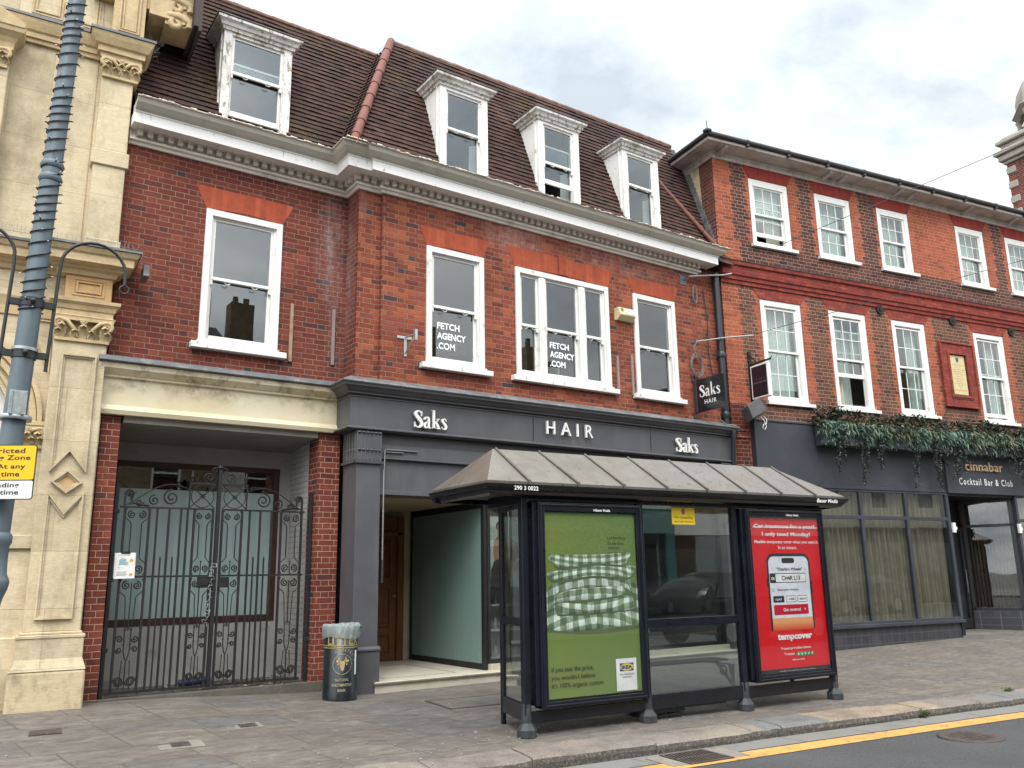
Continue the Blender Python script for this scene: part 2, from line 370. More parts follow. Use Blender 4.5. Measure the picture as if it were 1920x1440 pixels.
# ------------------------------------------------------------------ mesh builder
class MB:
    def __init__(s): s.v = []; s.f = []; s.mi = []; s.sm = []; s.mats = []
    def mat(s, m):
        if m not in s.mats: s.mats.append(m)
        return s.mats.index(m)
    def add(s, vs, fs, m=None, smooth=False):
        b = len(s.v); s.v += [tuple(v) for v in vs]; i = s.mat(m) if m else 0
        for f in fs: s.f.append(tuple(b+j for j in f)); s.mi.append(i); s.sm.append(smooth)
        return s
    def box(s, x0, x1, y0, y1, z0, z1, m=None):
        vs = [(x, y, z) for z in (z0, z1) for y in (y0, y1) for x in (x0, x1)]
        return s.add(vs, [(0, 2, 3, 1), (4, 5, 7, 6), (0, 1, 5, 4), (2, 6, 7, 3), (0, 4, 6, 2), (1, 3, 7, 5)], m)
    def poly(s, pts, m=None): return s.add(pts, [tuple(range(len(pts)))], m)
    def flat(s, pts, y, m=None):      # polygon in the facade plane
        return s.add([(p[0], y, p[1]) for p in pts], [tuple(range(len(pts)))], m)
    def rect(s, x0, x1, z0, z1, y, m=None): return s.flat([(x0, z0), (x1, z0), (x1, z1), (x0, z1)], y, m)
    def slab(s, pts, y0, y1, m=None):   # outline in x,z extruded y0..y1
        n = len(pts); vs = [(p[0], y0, p[1]) for p in pts]+[(p[0], y1, p[1]) for p in pts]
        fs = [tuple(range(n)), tuple(range(2*n-1, n-1, -1))]+[(i, (i+1) % n, n+(i+1) % n, n+i) for i in range(n)]
        return s.add(vs, fs, m)
    def profx(s, prof, x0, x1, m=None):  # profile in y,z extruded along x
        n = len(prof); vs = [(x0, p[0], p[1]) for p in prof]+[(x1, p[0], p[1]) for p in prof]
        fs = [tuple(range(n)), tuple(range(2*n-1, n-1, -1))]+[(i, (i+1) % n, n+(i+1) % n, n+i) for i in range(n)]
        return s.add(vs, fs, m)
    def sweep(s, prof, path, m=None, closed_ends=True):
        """profile (outward offset, z) swept along plan path [(x,y)], mitred; outward = to the right of travel"""
        n = len(prof); P = [Vector(p) for p in path]; rings = []
        for i, p in enumerate(P):
            d0 = (P[i]-P[i-1]).normalized() if i else (P[1]-P[0]).normalized()
            d1 = (P[i+1]-P[i]).normalized() if i < len(P)-1 else d0
            n0 = Vector((d0.y, -d0.x)); n1_ = Vector((d1.y, -d1.x)); b = (n0+n1_).normalized(); k = 1/max(.2, b.dot(n0))
            rings.append([(p.x+b.x*k*o, p.y+b.y*k*o, z) for o, z in prof])
        vs = [v for r_ in rings for v in r_]; fs = []
        for i in range(len(P)-1):
            for j in range(n):
                a = i*n+j; c = i*n+(j+1) % n; fs.append((a, c, c+n, a+n))
        if closed_ends: fs += [tuple(range(n)), tuple(range(len(vs)-1, len(vs)-n-1, -1))]
        return s.add(vs, fs, m)
    def tube(s, path, r, n=8, m=None, caps=True, smooth=True):
        P = [Vector(p) for p in path]; rs = r if isinstance(r, (list, tuple)) else [r]*len(P)
        vs = []; fs = []; nx = None
        for i, p in enumerate(P):
            d = ((P[i+1]-p) if i == 0 else (p-P[i-1]) if i == len(P)-1 else (P[i+1]-P[i-1])).normalized()
            if nx is None: nx = d.orthogonal().normalized()
            nx = (nx-d*nx.dot(d)).normalized(); by = d.cross(nx)
            for j in range(n):
                a = 2*PI*j/n; vs.append(p+(nx*math.cos(a)+by*math.sin(a))*rs[i])
        for i in range(len(P)-1):
            for j in range(n): a = i*n+j; b = i*n+(j+1) % n; fs.append((a, b, b+n, a+n))
        s.add(vs, fs, m, smooth)
        if caps:
            b = len(vs); s.add(vs[:n], [tuple(range(n-1, -1, -1))], m); s.add(vs[-n:], [tuple(range(n))], m)
        return s
    def lathe(s, prof, c=(0, 0, 0), n=20, m=None, sx=1., sy=1., a0=0., smooth=True):
        vs = [(c[0]+r*sx*math.cos(a0+2*PI*j/n), c[1]+r*sy*math.sin(a0+2*PI*j/n), c[2]+z) for r, z in prof for j in range(n)]
        fs = [(i*n+j, i*n+(j+1) % n, (i+1)*n+(j+1) % n, (i+1)*n+j) for i in range(len(prof)-1) for j in range(n)]
        s.add(vs, fs, m, smooth)
        s.add(vs[:n], [tuple(range(n-1, -1, -1))], m); s.add(vs[-n:], [tuple(range(n))], m)
        return s
    def text(s, t, x0, z0, w, h, y, depth=0., m=None, bold=0., spacing=1., shear=0., mirror=False):
        v, f = text_data(t, bold, spacing, shear)
        if not v: return s
        xs = [p[0] for p in v]; zs = [p[1] for p in v]; a, b = min(xs), max(xs); c_, d = min(zs), max(zs)
        if w is None: w = h*(b-a)/(d-c_)
        if h is None: h = w*(d-c_)/(b-a)
        q = [(x0+(p[0]-a)/(b-a)*w, z0+(p[1]-c_)/(d-c_)*h) for p in v]
        if depth:
            vs = [(p[0], y-depth, p[1]) for p in q]+[(p[0], y, p[1]) for p in q]; n = len(q)
            ed = {}
            for fc in f:
                for i in range(len(fc)):
                    e_ = (fc[i], fc[(i+1) % len(fc)]); ed[e_] = 1
            side = [(a_, b_, b_+n, a_+n) for (a_, b_) in ed if (b_, a_) not in ed]
            s.add(vs, f+side, m)
        else: s.add([(p[0], y, p[1]) for p in q], f, m)
        return s
    def build(s, name, m=None, parent=None, bevel=0., seg=1, fix=True):
        me = bpy.data.meshes.new(name); me.from_pydata(s.v, [], s.f)
        for p, sm in zip(me.polygons, s.sm): p.use_smooth = sm
        if m: me.materials.append(m)
        else:
            for q in s.mats: me.materials.append(q)
            for p, i in zip(me.polygons, s.mi): p.material_index = i
        if fix:
            bm = bmesh.new(); bm.from_mesh(me); bmesh.ops.remove_doubles(bm, verts=bm.verts, dist=1e-6) if bevel else None
            bmesh.ops.recalc_face_normals(bm, faces=bm.faces); bm.to_mesh(me); bm.free()
        me.update(); o = bpy.data.objects.new(name, me); COL.objects.link(o)
        if parent: o.parent = parent
        if bevel:
            b = o.modifiers.new('bevel', 'BEVEL'); b.width = bevel; b.segments = seg; b.limit_method = 'ANGLE'; b.angle_limit = R(40)
        return o
def thing(name, label, cat, loc=(0, 0, 0), rz=0., group=None):
    o = bpy.data.objects.new(name, None); COL.objects.link(o); o.location = loc; o.rotation_euler = (0, 0, rz)
    o.empty_display_size = .2
    o['label'] = label; o['category'] = cat
    if group: o['group'] = group
    return o
def tag(o, label=None, cat=None, group=None, kind=None):
    for k_, v in (('label', label), ('category', cat), ('group', group), ('kind', kind)):
        if v: o[k_] = v
    return o
def copy_thing(o, loc, rz=None):
    c = o.copy(); COL.objects.link(c); c.location = loc
    if rz is not None: c.rotation_euler = (0, 0, rz)
    for ch in list(o.children):
        d = ch.copy(); COL.objects.link(d); d.parent = c
        for g_ in list(ch.children):
            h = g_.copy(); COL.objects.link(h); h.parent = d
    return c
def marks(mb, x0, z0, w, h, y, seed=1, m=None):
    # a line of print too small to read: word-length broken strokes
    r_ = random.Random(seed); x = x0
    while x < x0+w-h*.4:
        for q in range(r_.randint(2, 7)):
            if x > x0+w: break
            a = h*r_.choice((.6, .6, 1.)); mb.rect(x, x+h*.16, z0, z0+a, y, m)
            if r_.random() < .6: mb.rect(x+h*.16, x+h*.42, z0+a*.45, z0+a*.6, y, m)
            x += h*.6
        x += h*.5
def wall_holes(mb, x0, x1, z0, z1, y, holes, m, depth=.14, mr=None):
    xs = sorted({x0, x1, *[h[0] for h in holes], *[h[1] for h in holes]}); zs = sorted({z0, z1, *[h[2] for h in holes], *[h[3] for h in holes]})
    for i in range(len(xs)-1):
        for j in range(len(zs)-1):
            cx, cz = (xs[i]+xs[i+1])/2, (zs[j]+zs[j+1])/2
            if cx < x0 or cx > x1 or cz < z0 or cz > z1: continue
            if any(h[0] < cx < h[1] and h[2] < cz < h[3] for h in holes): continue
            mb.rect(xs[i], xs[i+1], zs[j], zs[j+1], y, m)
    for a, b, c, d in [h[:4] for h in holes]:
        mm = mr or m
        mb.add([(a, y, c), (a, y+depth, c), (a, y+depth, d), (a, y, d)], [(0, 1, 2, 3)], mm)
        mb.add([(b, y, c), (b, y+depth, c), (b, y+depth, d), (b, y, d)], [(0, 1, 2, 3)], mm)
        mb.add([(a, y, d), (a, y+depth, d), (b, y+depth, d), (b, y, d)], [(0, 1, 2, 3)], mm)
        mb.add([(a, y, c), (a, y+depth, c), (b, y+depth, c), (b, y, c)], [(0, 1, 2, 3)], mm)
def frame_ring(mb, x0, x1, z0, z1, wl, wr, wt, wb, y0, y1, m=None):
    mb.box(x0, x0+wl, y0, y1, z0, z1, m); mb.box(x1-wr, x1, y0, y1, z0, z1, m)
    if wt: mb.box(x0+wl, x1-wr, y0+.001, y1-.001, z1-wt, z1, m)
    if wb: mb.box(x0+wl, x1-wr, y0+.001, y1-.001, z0, z0+wb, m)

def sash_set(par, x0, x1, z0, z1, zm, y, nx, nzu, nzl, opn=0., mS=None, mG=None, horn=True, s=.042, bar=.02):
    """one pair of sashes inside the opening; y = face of the outer (upper) sash"""
    mS = mS or m_white; mG = mG or m_glass
    u = MB(); frame_ring(u, x0, x1, zm-.02, z1, s, s, s*.9, .045, y, y+.035)
    for i in range(1, nx): c = x0+s+(x1-x0-2*s)*i/nx; u.box(c-bar/2, c+bar/2, y+.008, y+.028, zm+.02, z1-s*.9)
    for i in range(1, nzu): c = zm+.025+(z1-s*.9-zm-.025)*i/nzu; u.box(x0+s, x1-s, y+.009, y+.027, c-bar/2, c+bar/2)
    if horn:
        for hx in (x0, x1-s): u.box(hx, hx+s, y+.002, y+.033, zm-.09, zm-.022)
    u.build('upper_sash', mS, par, .003)
    l = MB(); zb, zt = z0+opn, zm+.02+opn; yl = y+.045
    frame_ring(l, x0, x1, zb, zt, s, s, .035, .085, yl, yl+.035)
    for i in range(1, nx): c = x0+s+(x1-x0-2*s)*i/nx; l.box(c-bar/2, c+bar/2, yl+.008, yl+.028, zb+.08, zt-.03)
    for i in range(1, nzl): c = zb+.085+(zt-.035-zb-.085)*i/nzl; l.box(x0+s, x1-s, yl+.009, yl+.027, c-bar/2, c+bar/2)
    l.build('lower_sash', mS, par, .003)
    g = MB(); g.box(x0+s-.004, x1-s+.004, y+.016, y+.020, zm+.02, z1-s*.8); g.build('pane', mG, par)
    g = MB(); g.box(x0+s-.004, x1-s+.004, yl+.016, yl+.020, zb+.08, zt-.03); g.build('pane', mG, par)
    if horn and nx == 1:
        for f in (.28, .72):
            h = MB(); cx = x0+(x1-x0)*f; h.tube([(cx+.035*math.cos(a), y-.012-.0*a, zm-.035+.028*math.sin(a)) for a in [PI+i*PI/6 for i in range(7)]], .0055, 6); h.build('sash_lift', mS, par)
def curtain(par, x0, x1, z0, z1, y, m, folds=9, amp=.03, name='curtain', gather=0.):
    mb = MB(); n = folds*8; vs = []; rows = 6
    for j in range(rows+1):
        t = j/rows
        for i in range(n+1):
            f = i/n; x = x0+(x1-x0)*f
            ph = f*folds*2*PI+.6*math.sin(f*9)
            x += gather*(1-t)*(.5-f)*(1-t)
            vs.append((x, y+amp*(1+.4*math.sin(f*23))*math.sin(ph+.5*t), z0+(z1-z0)*t))
    fs = [(j*(n+1)+i, j*(n+1)+i+1, (j+1)*(n+1)+i+1, (j+1)*(n+1)+i) for j in range(rows) for i in range(n)]
    mb.add(vs, fs, None, True); o = mb.build(name, m, par, fix=False); return o
def spiral(c, r0_, r1_, a0, turns, n=22, y=0.):
    return [(c[0]+(r0_+(r1_-r0_)*i/n)*math.cos(a0+turns*2*PI*i/n), y, c[1]+(r0_+(r1_-r0_)*i/n)*math.sin(a0+turns*2*PI*i/n)) for i in range(n+1)]
# ================================================================== THE SETTING: road, kerb, pavement
def ky(x):            # street edge of the kerb
    if x < 6: return 6.15-.105*(x-6)
    d = x-6
    if d < 14: return 6.15-.105*d-.0035*d*d
    return 6.15-.105*14-.0035*196-.203*(d-14)
def sstep(t): t = max(0., min(1., t)); return t*t*(3-2*t)
def gz(x, y):         # pavement surface: falls to the kerb, rises a little to either side
    z = .022*(y-6.9)
    z += .115*sstep((4.8-x)/3.)*max(0, min(1, (y-6.5)/4))
    z += .028*max(0, min(6, x-13.5))*max(0, min(1, (y-5.5)/3))
    return z
def kn(x):            # unit normal of the kerb, pointing to the buildings
    s_ = (ky(x+.05)-ky(x-.05))/.1; n_ = Vector((-s_, 1)).normalized(); return n_
KW = .40
def road_mat():
    k = NT('worn_asphalt'); n = k.noise(k.obj, 120, 4, .8); b = k.noise(k.obj, .7, 6, .6)
    c = k.ramp(n, [(.3, (.030, .031, .034)), (.52, (.070, .070, .073)), (.70, (.17, .168, .165))])
    c = k.mix(1., c, k.ramp(b, [(.3, .8), (.7, 1.2)]), 'MULTIPLY')
    d = k.remap(k.noise(k.scale(k.obj, 1, 2, 1), 26, 7, .8), .56, .62); c = k.mix(d, c, (.022, .022, .025)); d2 = k.remap(k.noise(k.scale(k.obj, 1, 2, 1), 31, 6, .8), .60, .65); c = k.mix(k.M('MULTIPLY', d2, .8), c, (.15, .148, .145))
    k.bump(k.M('ADD', n, k.M('MULTIPLY', k.noise(k.obj, 40), .8)), .012, .7); return k.fin(c, .75, 0, .35)
def pave_mat():
    k = NT('york_stone_slabs'); o = k.sep(k.obj)
    # slabs laid in columns at right angles to the kerb, which curves slowly
    x, y = o[0], o[1]
    xx = k.M('ADD', x, k.M('MULTIPLY', y, .135)); yy = k.M('SUBTRACT', y, k.M('MULTIPLY', x, -.12))
    wob = k.M('MULTIPLY', k.M('SUBTRACT', k.noise(k.obj, 1.6, 3), .5), .03); xx = k.M('ADD', xx, wob); yy = k.M('ADD', yy, wob)
    a = k.M('DIVIDE', yy, .58); row = k.M('FLOOR', a); fa = k.M('FRACT', a)
    off = k.white(k.comb(row, 3, 0)); ln = k.M('ADD', .62, k.M('MULTIPLY', k.white(k.comb(row, 7, 0)), .35))
    b = k.M('ADD', k.M('DIVIDE', xx, ln), off); col = k.M('FLOOR', b); fb = k.M('FRACT', b)
    da = k.M('MULTIPLY', k.M('MINIMUM', fa, k.M('SUBTRACT', 1., fa)), .58); db = k.M('MULTIPLY', k.M('MINIMUM', fb, k.M('SUBTRACT', 1., fb)), ln)
    d = k.M('MINIMUM', da, db); m = k.remap(d, .004, .013)
    rnd = k.white(k.comb(row, col, 1))
    c = k.ramp(rnd, [(0, (.135, .121, .105)), (.3, (.160, .142, .120)), (.55, (.128, .120, .114)), (.8, (.170, .150, .124)), (1, (.115, .110, .108))])
    n = k.noise(k.scale(k.obj, 1, 2.2, 1), 5, 8, .68, .4); c = k.mix(1., c, k.ramp(n, [(.30, .55), (.5, .98), (.68, 1.34)]), 'MULTIPLY')
    c = k.mix(k.remap(k.noise(k.obj, 1.3, 8, .7), .42, .64, 0, .6), c, (.095, .078, .068))
    sp = k.remap(k.noise(k.scale(k.obj, 1, 3, 1), 13, 7, .7), .58, .64, 0, .75); c = k.mix(sp, c, (.055, .047, .043))
    gum = k.n.new('ShaderNodeTexVoronoi'); gum.inputs['Scale'].default_value = 4.5; k.l.new(k.obj, gum.inputs['Vector'])
    gm = k.M('MULTIPLY', k.remap(gum.outputs[0], .10, .07), k.M('GREATER_THAN', k.noise(k.obj, 3), .5)); c = k.mix(k.M('MULTIPLY', gm, .6), c, (.27, .25, .22))
    c = k.mix(m, k.mix(k.noise(k.obj, 9), (.05, .044, .038), (.13, .12, .10)), c)
    k.bump(k.M('ADD', k.M('MULTIPLY', m, .7), k.M('MULTIPLY', n, .8)), .010, .55); return k.fin(c, .72, 0, .35)
def granite_mat():
    k = NT('granite_kerbstone'); o = k.sep(k.obj)
    n = k.noise(k.obj, 110, 4, .7); 
    base = k.ramp(k.white(k.comb(k.M('FLOOR', k.M('DIVIDE', o[0], .9)), 2, 2)), [(0, (.30, .24, .17)), (.35, (.20, .195, .18)), (.6, (.25, .19, .15)), (1, (.17, .175, .17))])
    c = k.mix(1., base, k.ramp(n, [(.3, .5), (.5, 1.), (.68, 1.7)]), 'MULTIPLY')
    c = k.mix(k.remap(k.noise(k.obj, 2.4, 7, .7), .45, .72, 0, .75), c, (.085, .075, .066))
    k.bump(k.M('ADD', n, k.noise(k.obj, 18)), .012, .8); return k.fin(c, .75, 0, .3)
m_road = road_mat(); m_pave = pave_mat(); m_gran = granite_mat()
def chan():
    k = NT('channel_blocks'); o = k.sep(k.obj); f = k.M('FRACT', k.M('DIVIDE', o[0], .92)); d = k.M('MULTIPLY', k.M('MINIMUM', f, k.M('SUBTRACT', 1., f)), .92)
    c = k.ramp(k.noise(k.obj, 110, 4, .75), [(.3, (.10, .097, .09)), (.7, (.25, .245, .225))]); c = k.mix(k.remap(k.noise(k.obj, 2, 6), .5, .75, 0, .6), c, (.09, .085, .078)); c = k.mix(k.remap(d, .004, .01), (.05, .046, .04), c); k.bump(k.noise(k.obj, 90), .01, .6); return k.fin(c, .85)
m_chan = chan()
m_yel = plain('yellow_road_paint', (.52, .285, .075), .7, 0, .15, 4, .5, 90, (.13, .11, .085), 9, .54, .66)
m_conc = plain('concrete_surround', (.205, .185, .155), .85, 0, .2, 8, .4, 60, (.15, .14, .12), 4)
m_cover = plain('cast_iron_cover', (.075, .06, .055), .65, .3, .3, 12, .6, 70, (.13, .10, .08), 7)

xs = [-14+.5*i for i in range(150)]
mb = MB(); NR = 16; vs = []
for x_ in xs:
    n_ = kn(x_); bx, by = x_+n_.x*(KW-.03), ky(x_)+n_.y*(KW-.03)
    for j in range(NR+1):
        t = j/NR*9.; X, Y = bx+n_.x*t*.3, by+n_.y*t
        vs.append((X, Y, gz(X, Y)-.003*math.sin(X*2.1)*math.sin(Y*1.7)))
mb.add(vs, [(i*(NR+1)+j, (i+1)*(NR+1)+j, (i+1)*(NR+1)+j+1, i*(NR+1)+j+1) for i in range(len(xs)-1) for j in range(NR)], None, True)
tag(mb.build('pavement', m_pave), kind='structure')
# road reaches far both ways, and the far pavement beyond it
RZ = -.125
mb = MB(); g = 400
mb.add([(-g, -g, RZ-.3), (g, -g, RZ-.3), (g, g, RZ-.3), (-g, g, RZ-.3)], [(0, 1, 2, 3)])
tag(mb.build('ground', plain('distant_ground', (.12, .115, .10), .9)), kind='structure')
mb = MB(); vs = []; xr = [-60+1.*i for i in range(150)]
for x_ in xr: n_ = kn(x_); vs += [(x_-n_.x*11, ky(x_)-n_.y*11, RZ), (x_-n_.x*4, ky(x_)-n_.y*4, RZ+.05), (x_+n_.x*.1, ky(x_)+n_.y*.1, RZ)]
mb.add(vs, [(3*i+j, 3*i+3+j, 3*i+4+j, 3*i+1+j) for i in range(len(xr)-1) for j in (0, 1)], None, True)
tag(mb.build('road', m_road), kind='structure')
mb = MB(); vs = []
for x_ in xr: n_ = kn(x_); vs += [(x_-n_.x*9.8, ky(x_)-n_.y*9.8, RZ), (x_-n_.x*9.8, ky(x_)-n_.y*9.8, RZ+.12), (x_-n_.x*16, ky(x_)-n_.y*16, RZ+.16)]
mb.add(vs, [(3*i+j, 3*i+3+j, 3*i+4+j, 3*i+1+j) for i in range(len(xr)-1) for j in (0, 1)])
tag(mb.build('far_pavement', m_conc), kind='structure')

def far_side(): pass
def strip(name, o0, o1, z, m, x0=-14., x1=60., dx=.35, lift=0.):
    mb = MB(); vs = []; n = int((x1-x0)/dx)
    for i in range(n+1):
        x_ = x0+(x1-x0)*i/n; n_ = kn(x_)
        for o_ in (o0, o1):
            c = 0
            vs.append((x_-n_.x*o_, ky(x_)-n_.y*o_, z+ (.05-.05*abs(1-o_/4.)) * (o_/4. if o_ < 4 else 1) * 0 + .0125*o_ +lift))
    mb.add(vs, [(2*i, 2*i+2, 2*i+3, 2*i+1) for i in range(n)]); return tag(mb.build(name, m), kind='structure')
strip('channel_blocks', .0, .34, RZ, m_chan, lift=.004)
strip('road_marking', .38, .635, RZ, m_yel, lift=.006)
# kerb stones, each a separate block with a rounded nose; slightly uneven
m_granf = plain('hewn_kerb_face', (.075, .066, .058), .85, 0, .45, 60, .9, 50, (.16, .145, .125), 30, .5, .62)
mb = MB(); x_ = -13.; rk = random.Random(4)
cuts = [-13.]
while cuts[-1] < 4.0: cuts.append(cuts[-1]+rk.uniform(.8, 1.2))
cuts[-1] = 3.62; cuts += [4.52, 5.83, 7.02, 7.42, 8.5, 9.55, 10.55, 11.15]
while cuts[-1] < 50: cuts.append(cuts[-1]+rk.uniform(.8, 1.3))
for a, b in zip(cuts[:-1], cuts[1:]):
    dz = rk.uniform(-.006, .006); dy = rk.uniform(-.012, .012); K = 6; vs = []
    prof = [(.0, -.16), (-.006, -.06), (.006, -.022), (.028, -.003), (.2, .004), (KW, .006), (KW, -.14)]
    for i in range(K+1):
        t = a+.006+(b-a-.012)*i/K; n_ = kn(t)
        for o_, h in prof:
            e_ = .006*math.sin(t*31+o_*60)+.004*math.sin(t*77+1) if h < .001 and o_ < .1 else 0
            X, Y = t+n_.x*(o_+dy+e_), ky(t)+n_.y*(o_+dy+e_)
            zt = gz(X, Y) if h > -.1 else gz(X, Y)
            vs.append((X, Y, zt+h+dz+e_*.4))
    n = len(prof)
    fs = [(i*n+j, (i+1)*n+j, (i+1)*n+j+1, i*n+j+1) for i in range(K) for j in range(n-1)]+[tuple(range(n)), tuple(range(K*n+n-1, K*n-1, -1))]
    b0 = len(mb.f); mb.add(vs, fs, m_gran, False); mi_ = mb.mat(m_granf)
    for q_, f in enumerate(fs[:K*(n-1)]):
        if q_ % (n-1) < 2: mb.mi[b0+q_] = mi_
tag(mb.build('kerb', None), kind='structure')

# gully grate in the channel with its pale mortar patches
def at_kerb(x_, o_, z): n_ = kn(x_); return (x_-n_.x*o_, ky(x_)-n_.y*o_, z)
gl = thing('gully_grate', 'cast iron drain grate of slanting bars in the gutter beside the yellow line', 'drain', at_kerb(6.02, .34, RZ+.012), math.atan2(ky(6.3)-ky(5.8), .5))
mb = MB(); frame_ring(mb, -.25, .25, 0, .44, .025, .025, .03, .03, 0, .012)
vs = [(v[0], v[2]-.22, v[1]) for v in mb.v]; mb.v = vs
for z_ in (-.01,): mb.box(-.25, .25, -.012, .012, 0, .012)
for i in range(12):
    for y0_, y1_ in ((-.19, -.012), (.012, .19)):
        cx = -.205+i*.037; mb.add([(cx-.008-.02, y0_, .013), (cx+.008-.02, y0_, .013), (cx+.008+.02, y1_, .013), (cx-.008+.02, y1_, .013), (cx-.028, y0_, -.02), (cx-.012, y0_, -.02), (cx+.028, y1_, -.02), (cx+.012, y1_, -.02)], [(0, 1, 2, 3), (0, 1, 5, 4), (1, 2, 6, 5), (3, 2, 6, 7), (0, 3, 7, 4)])
mb.build('grate', m_cover, gl)
mb = MB(); mb.box(-.24, .24, -.21, .21, -.006, -.001); mb.build('sump', m_black, gl)
for a, b in ((-.42, -.255), (.255, .46)): mb = MB(); mb.box(a, b, -.2, .2, -.004, .004); mb.build('mortar_patch', m_conc, gl)

mb = MB(); mb.lathe([(.30, -.01), (.30, .004), (.27, .005), (.0, .005)], (0, 0, 0), 28)
for a in range(-4, 5):
    for b in range(-4, 5):
        if a*a+b*b < 15: mb.box(a*.055-.018, a*.055+.018, b*.055-.018, b*.055+.018, .005, .009)
mh = mb.build('manhole_cover', m_cover); mh.location = (8.70, 4.76, RZ+.024)
tag(mh, 'round worn manhole cover sunk in the dark road beyond the yellow line', 'manhole cover')

def cover(x_, y_, w, h, rz, label, sur=.0):
    t = thing('access_cover', label, 'cover', (x_, y_, gz(x_, y_)), rz, 'small covers set into the pavement')
    t.rotation_euler = (.022, 0, rz)
    mb = MB(); mb.box(-w/2, w/2, -h/2, h/2, -.01, .008); 
    for i in range(5): mb.box(-w/2+.02+i*(w-.04)/5, -w/2+.02+(i+.6)*(w-.04)/5, -h/2+.015, h/2-.015, .008, .011)
    mb.build('lid', m_cover, t)
    if sur: mb = MB(); mb.box(-w/2-sur, w/2+sur, -h/2-sur*.6, h/2+sur*.6, -.01, .0045); mb.build('surround', m_conc, t)
cover(1.17, 9.5, .27, .26, -.1, 'square rusty access cover nearest the stone pilaster')
cover(2.12, 8.36, .16, .2, -.1, 'small grey access cover in a pebbly surround, nearest the camera', .11)
cover(2.9, 8.92, .17, .2, -.1, 'small grey access cover on the slabs in front of the gate', .05)
t = thing('pavement_panel', 'recessed metal edged paving panel on the pavement behind the bus shelter', 'cover', (5.75, 9.1, gz(5.75, 9.1)), R(-4))
t.rotation_euler = (.022, 0, R(-4))
mb = MB(); mb.box(-.52, .52, -.31, .31, -.02, .006); mb.build('infill', m_conc if 0 else m_pave, t)
mb = MB(); frame_ring(mb, -.56, .56, -.35, .35, .04, .04, .04, .04, 0, .012); mb.v = [(v[0], v[2], v[1]-.004) for v in mb.v]; mb.build('rim', m_cover, t)
# litter on the pavement, countless
mb = MB(); rl = random.Random(2)
for i in range(170):
    X = rl.uniform(-.5, 13); Y = rl.uniform(6.4, 10.8)
    if Y < ky(X)+.05: continue
    if rl.random() < .6: X = rl.gauss(5.8, 2.0); Y = rl.gauss(7.15, .35)
    if Y < ky(X)+.1: continue
    a = rl.uniform(0, PI); l = rl.uniform(.006, .016); w = rl.uniform(.004, .008); z = gz(X, Y)+.003; ca, sa = math.cos(a), math.sin(a)
    b = [(l*ca-w*sa, l*sa+w*ca), (-l*ca-w*sa, -l*sa+w*ca), (-l*ca+w*sa, -l*sa-w*ca), (l*ca+w*sa, l*sa-w*ca)]
    mb.add([(X+p, Y+q, z) for p, q in b]+[(X+p, Y+q, z+.006) for p, q in b], [(4, 5, 6, 7), (0, 1, 5, 4), (1, 2, 6, 5), (2, 3, 7, 6), (3, 0, 4, 7)])
tag(mb.build('litter', plain('pale_litter', (.30, .28, .25), .8, 0, .4, 30)), kind='stuff', label='cigarette ends and scraps scattered on the pavement', cat='litter')
# weed tufts at the kerb
def tuft(x_, y_, z, s_, label, n=34, seed=1):
    mb = MB(); r_ = random.Random(seed)
    for i in range(n):
        a = r_.uniform(0, 2*PI); l = s_*r_.uniform(.5, 1.1); e_ = r_.uniform(.5, 1.3); w = .006
        d = Vector((math.cos(a)*math.cos(e_), math.sin(a)*math.cos(e_), math.sin(e_))); b = Vector((r_.gauss(0, .02), r_.gauss(0, .015), 0)); sd_ = Vector((-math.sin(a), math.cos(a), 0))*w
        m1 = b+d*l*.55; t_ = b+d*l-Vector((0, 0, .25*l)); mb.add([b-sd_, b+sd_, m1+sd_*1.3, t_, m1-sd_*1.3], [(0, 1, 2, 3, 4)])
    o = mb.build('weed', plain('weed_leaf', (.09, .14, .04), .7, 0, .3, 20), fix=False); o.location = (x_, y_, z); tag(o, label, 'weed')
tuft(9.53, ky(9.53)-.02, RZ+.02, .11, 'small green weed growing from the joint between kerb and road')
tuft(11.6, ky(11.6)+.34, gz(11.6, 6)+.0, .09, 'sparse weeds in the pavement joint at the right behind the kerb', 26, 5)
# ================================================================== RED BRICK BUILDING (left wing and projecting bay)
YL, YS, YB = 10.95, 10.56, 10.50      # left wall, corner strip, main bay wall
bb = thing('brick_building', 'red brick building with tiled mansard roof, dormers and a dark grey hair salon shopfront', 'building', (0, 0, 0))
# --- walls
winL = (2.655, 3.70, 4.52, 6.38)
mb = MB(); wall_holes(mb, 1.60, 4.68, 3.48, 7.2, YL, [winL], m_brickL, .12)
mb.build('wall', None, bb, fix=False)
WB = [(5.755, 6.765, 4.55, 6.37), (7.365, 9.315, 4.555, 6.36), (9.90, 10.92, 4.54, 6.37)]
mb = MB(); wall_holes(mb, 5.03, 12.22, 3.5, 7.2, YB, WB, m_brickB, .12)
mb.add([(5.03, YB, 3.5), (5.03, YS, 3.5), (5.03, YS, 7.2), (5.03, YB, 7.2)], [(0, 1, 2, 3)], m_brickSide)
mb.rect(4.68, 5.03, 3.5, 7.2, YS, m_brickB)
mb.add([(4.68, YS, 3.5), (4.68, YL, 3.5), (4.68, YL, 7.2), (4.68, YS, 7.2)], [(0, 1, 2, 3)], m_brickSide)
mb.add([(12.22, YB, 3.5), (12.22, 14, 3.5), (12.22, 14, 7.2), (12.22, YB, 7.2)], [(0, 1, 2, 3)], m_brickSide)
mb.build('wall', None, bb, fix=False)
mb = MB(); mb.add([(1.2, 20, 0), (12.2, 20, 0), (12.2, 20, 10.2), (1.2, 20, 10.2)], [(0, 1, 2, 3)], m_brickL)
mb.add([(1.2, YL, 0), (1.2, 20, 0), (1.2, 20, 10.2), (1.2, YL, 10.2)], [(0, 1, 2, 3)], m_brickSide); mb.build('rear_wall', None, bb, fix=False)
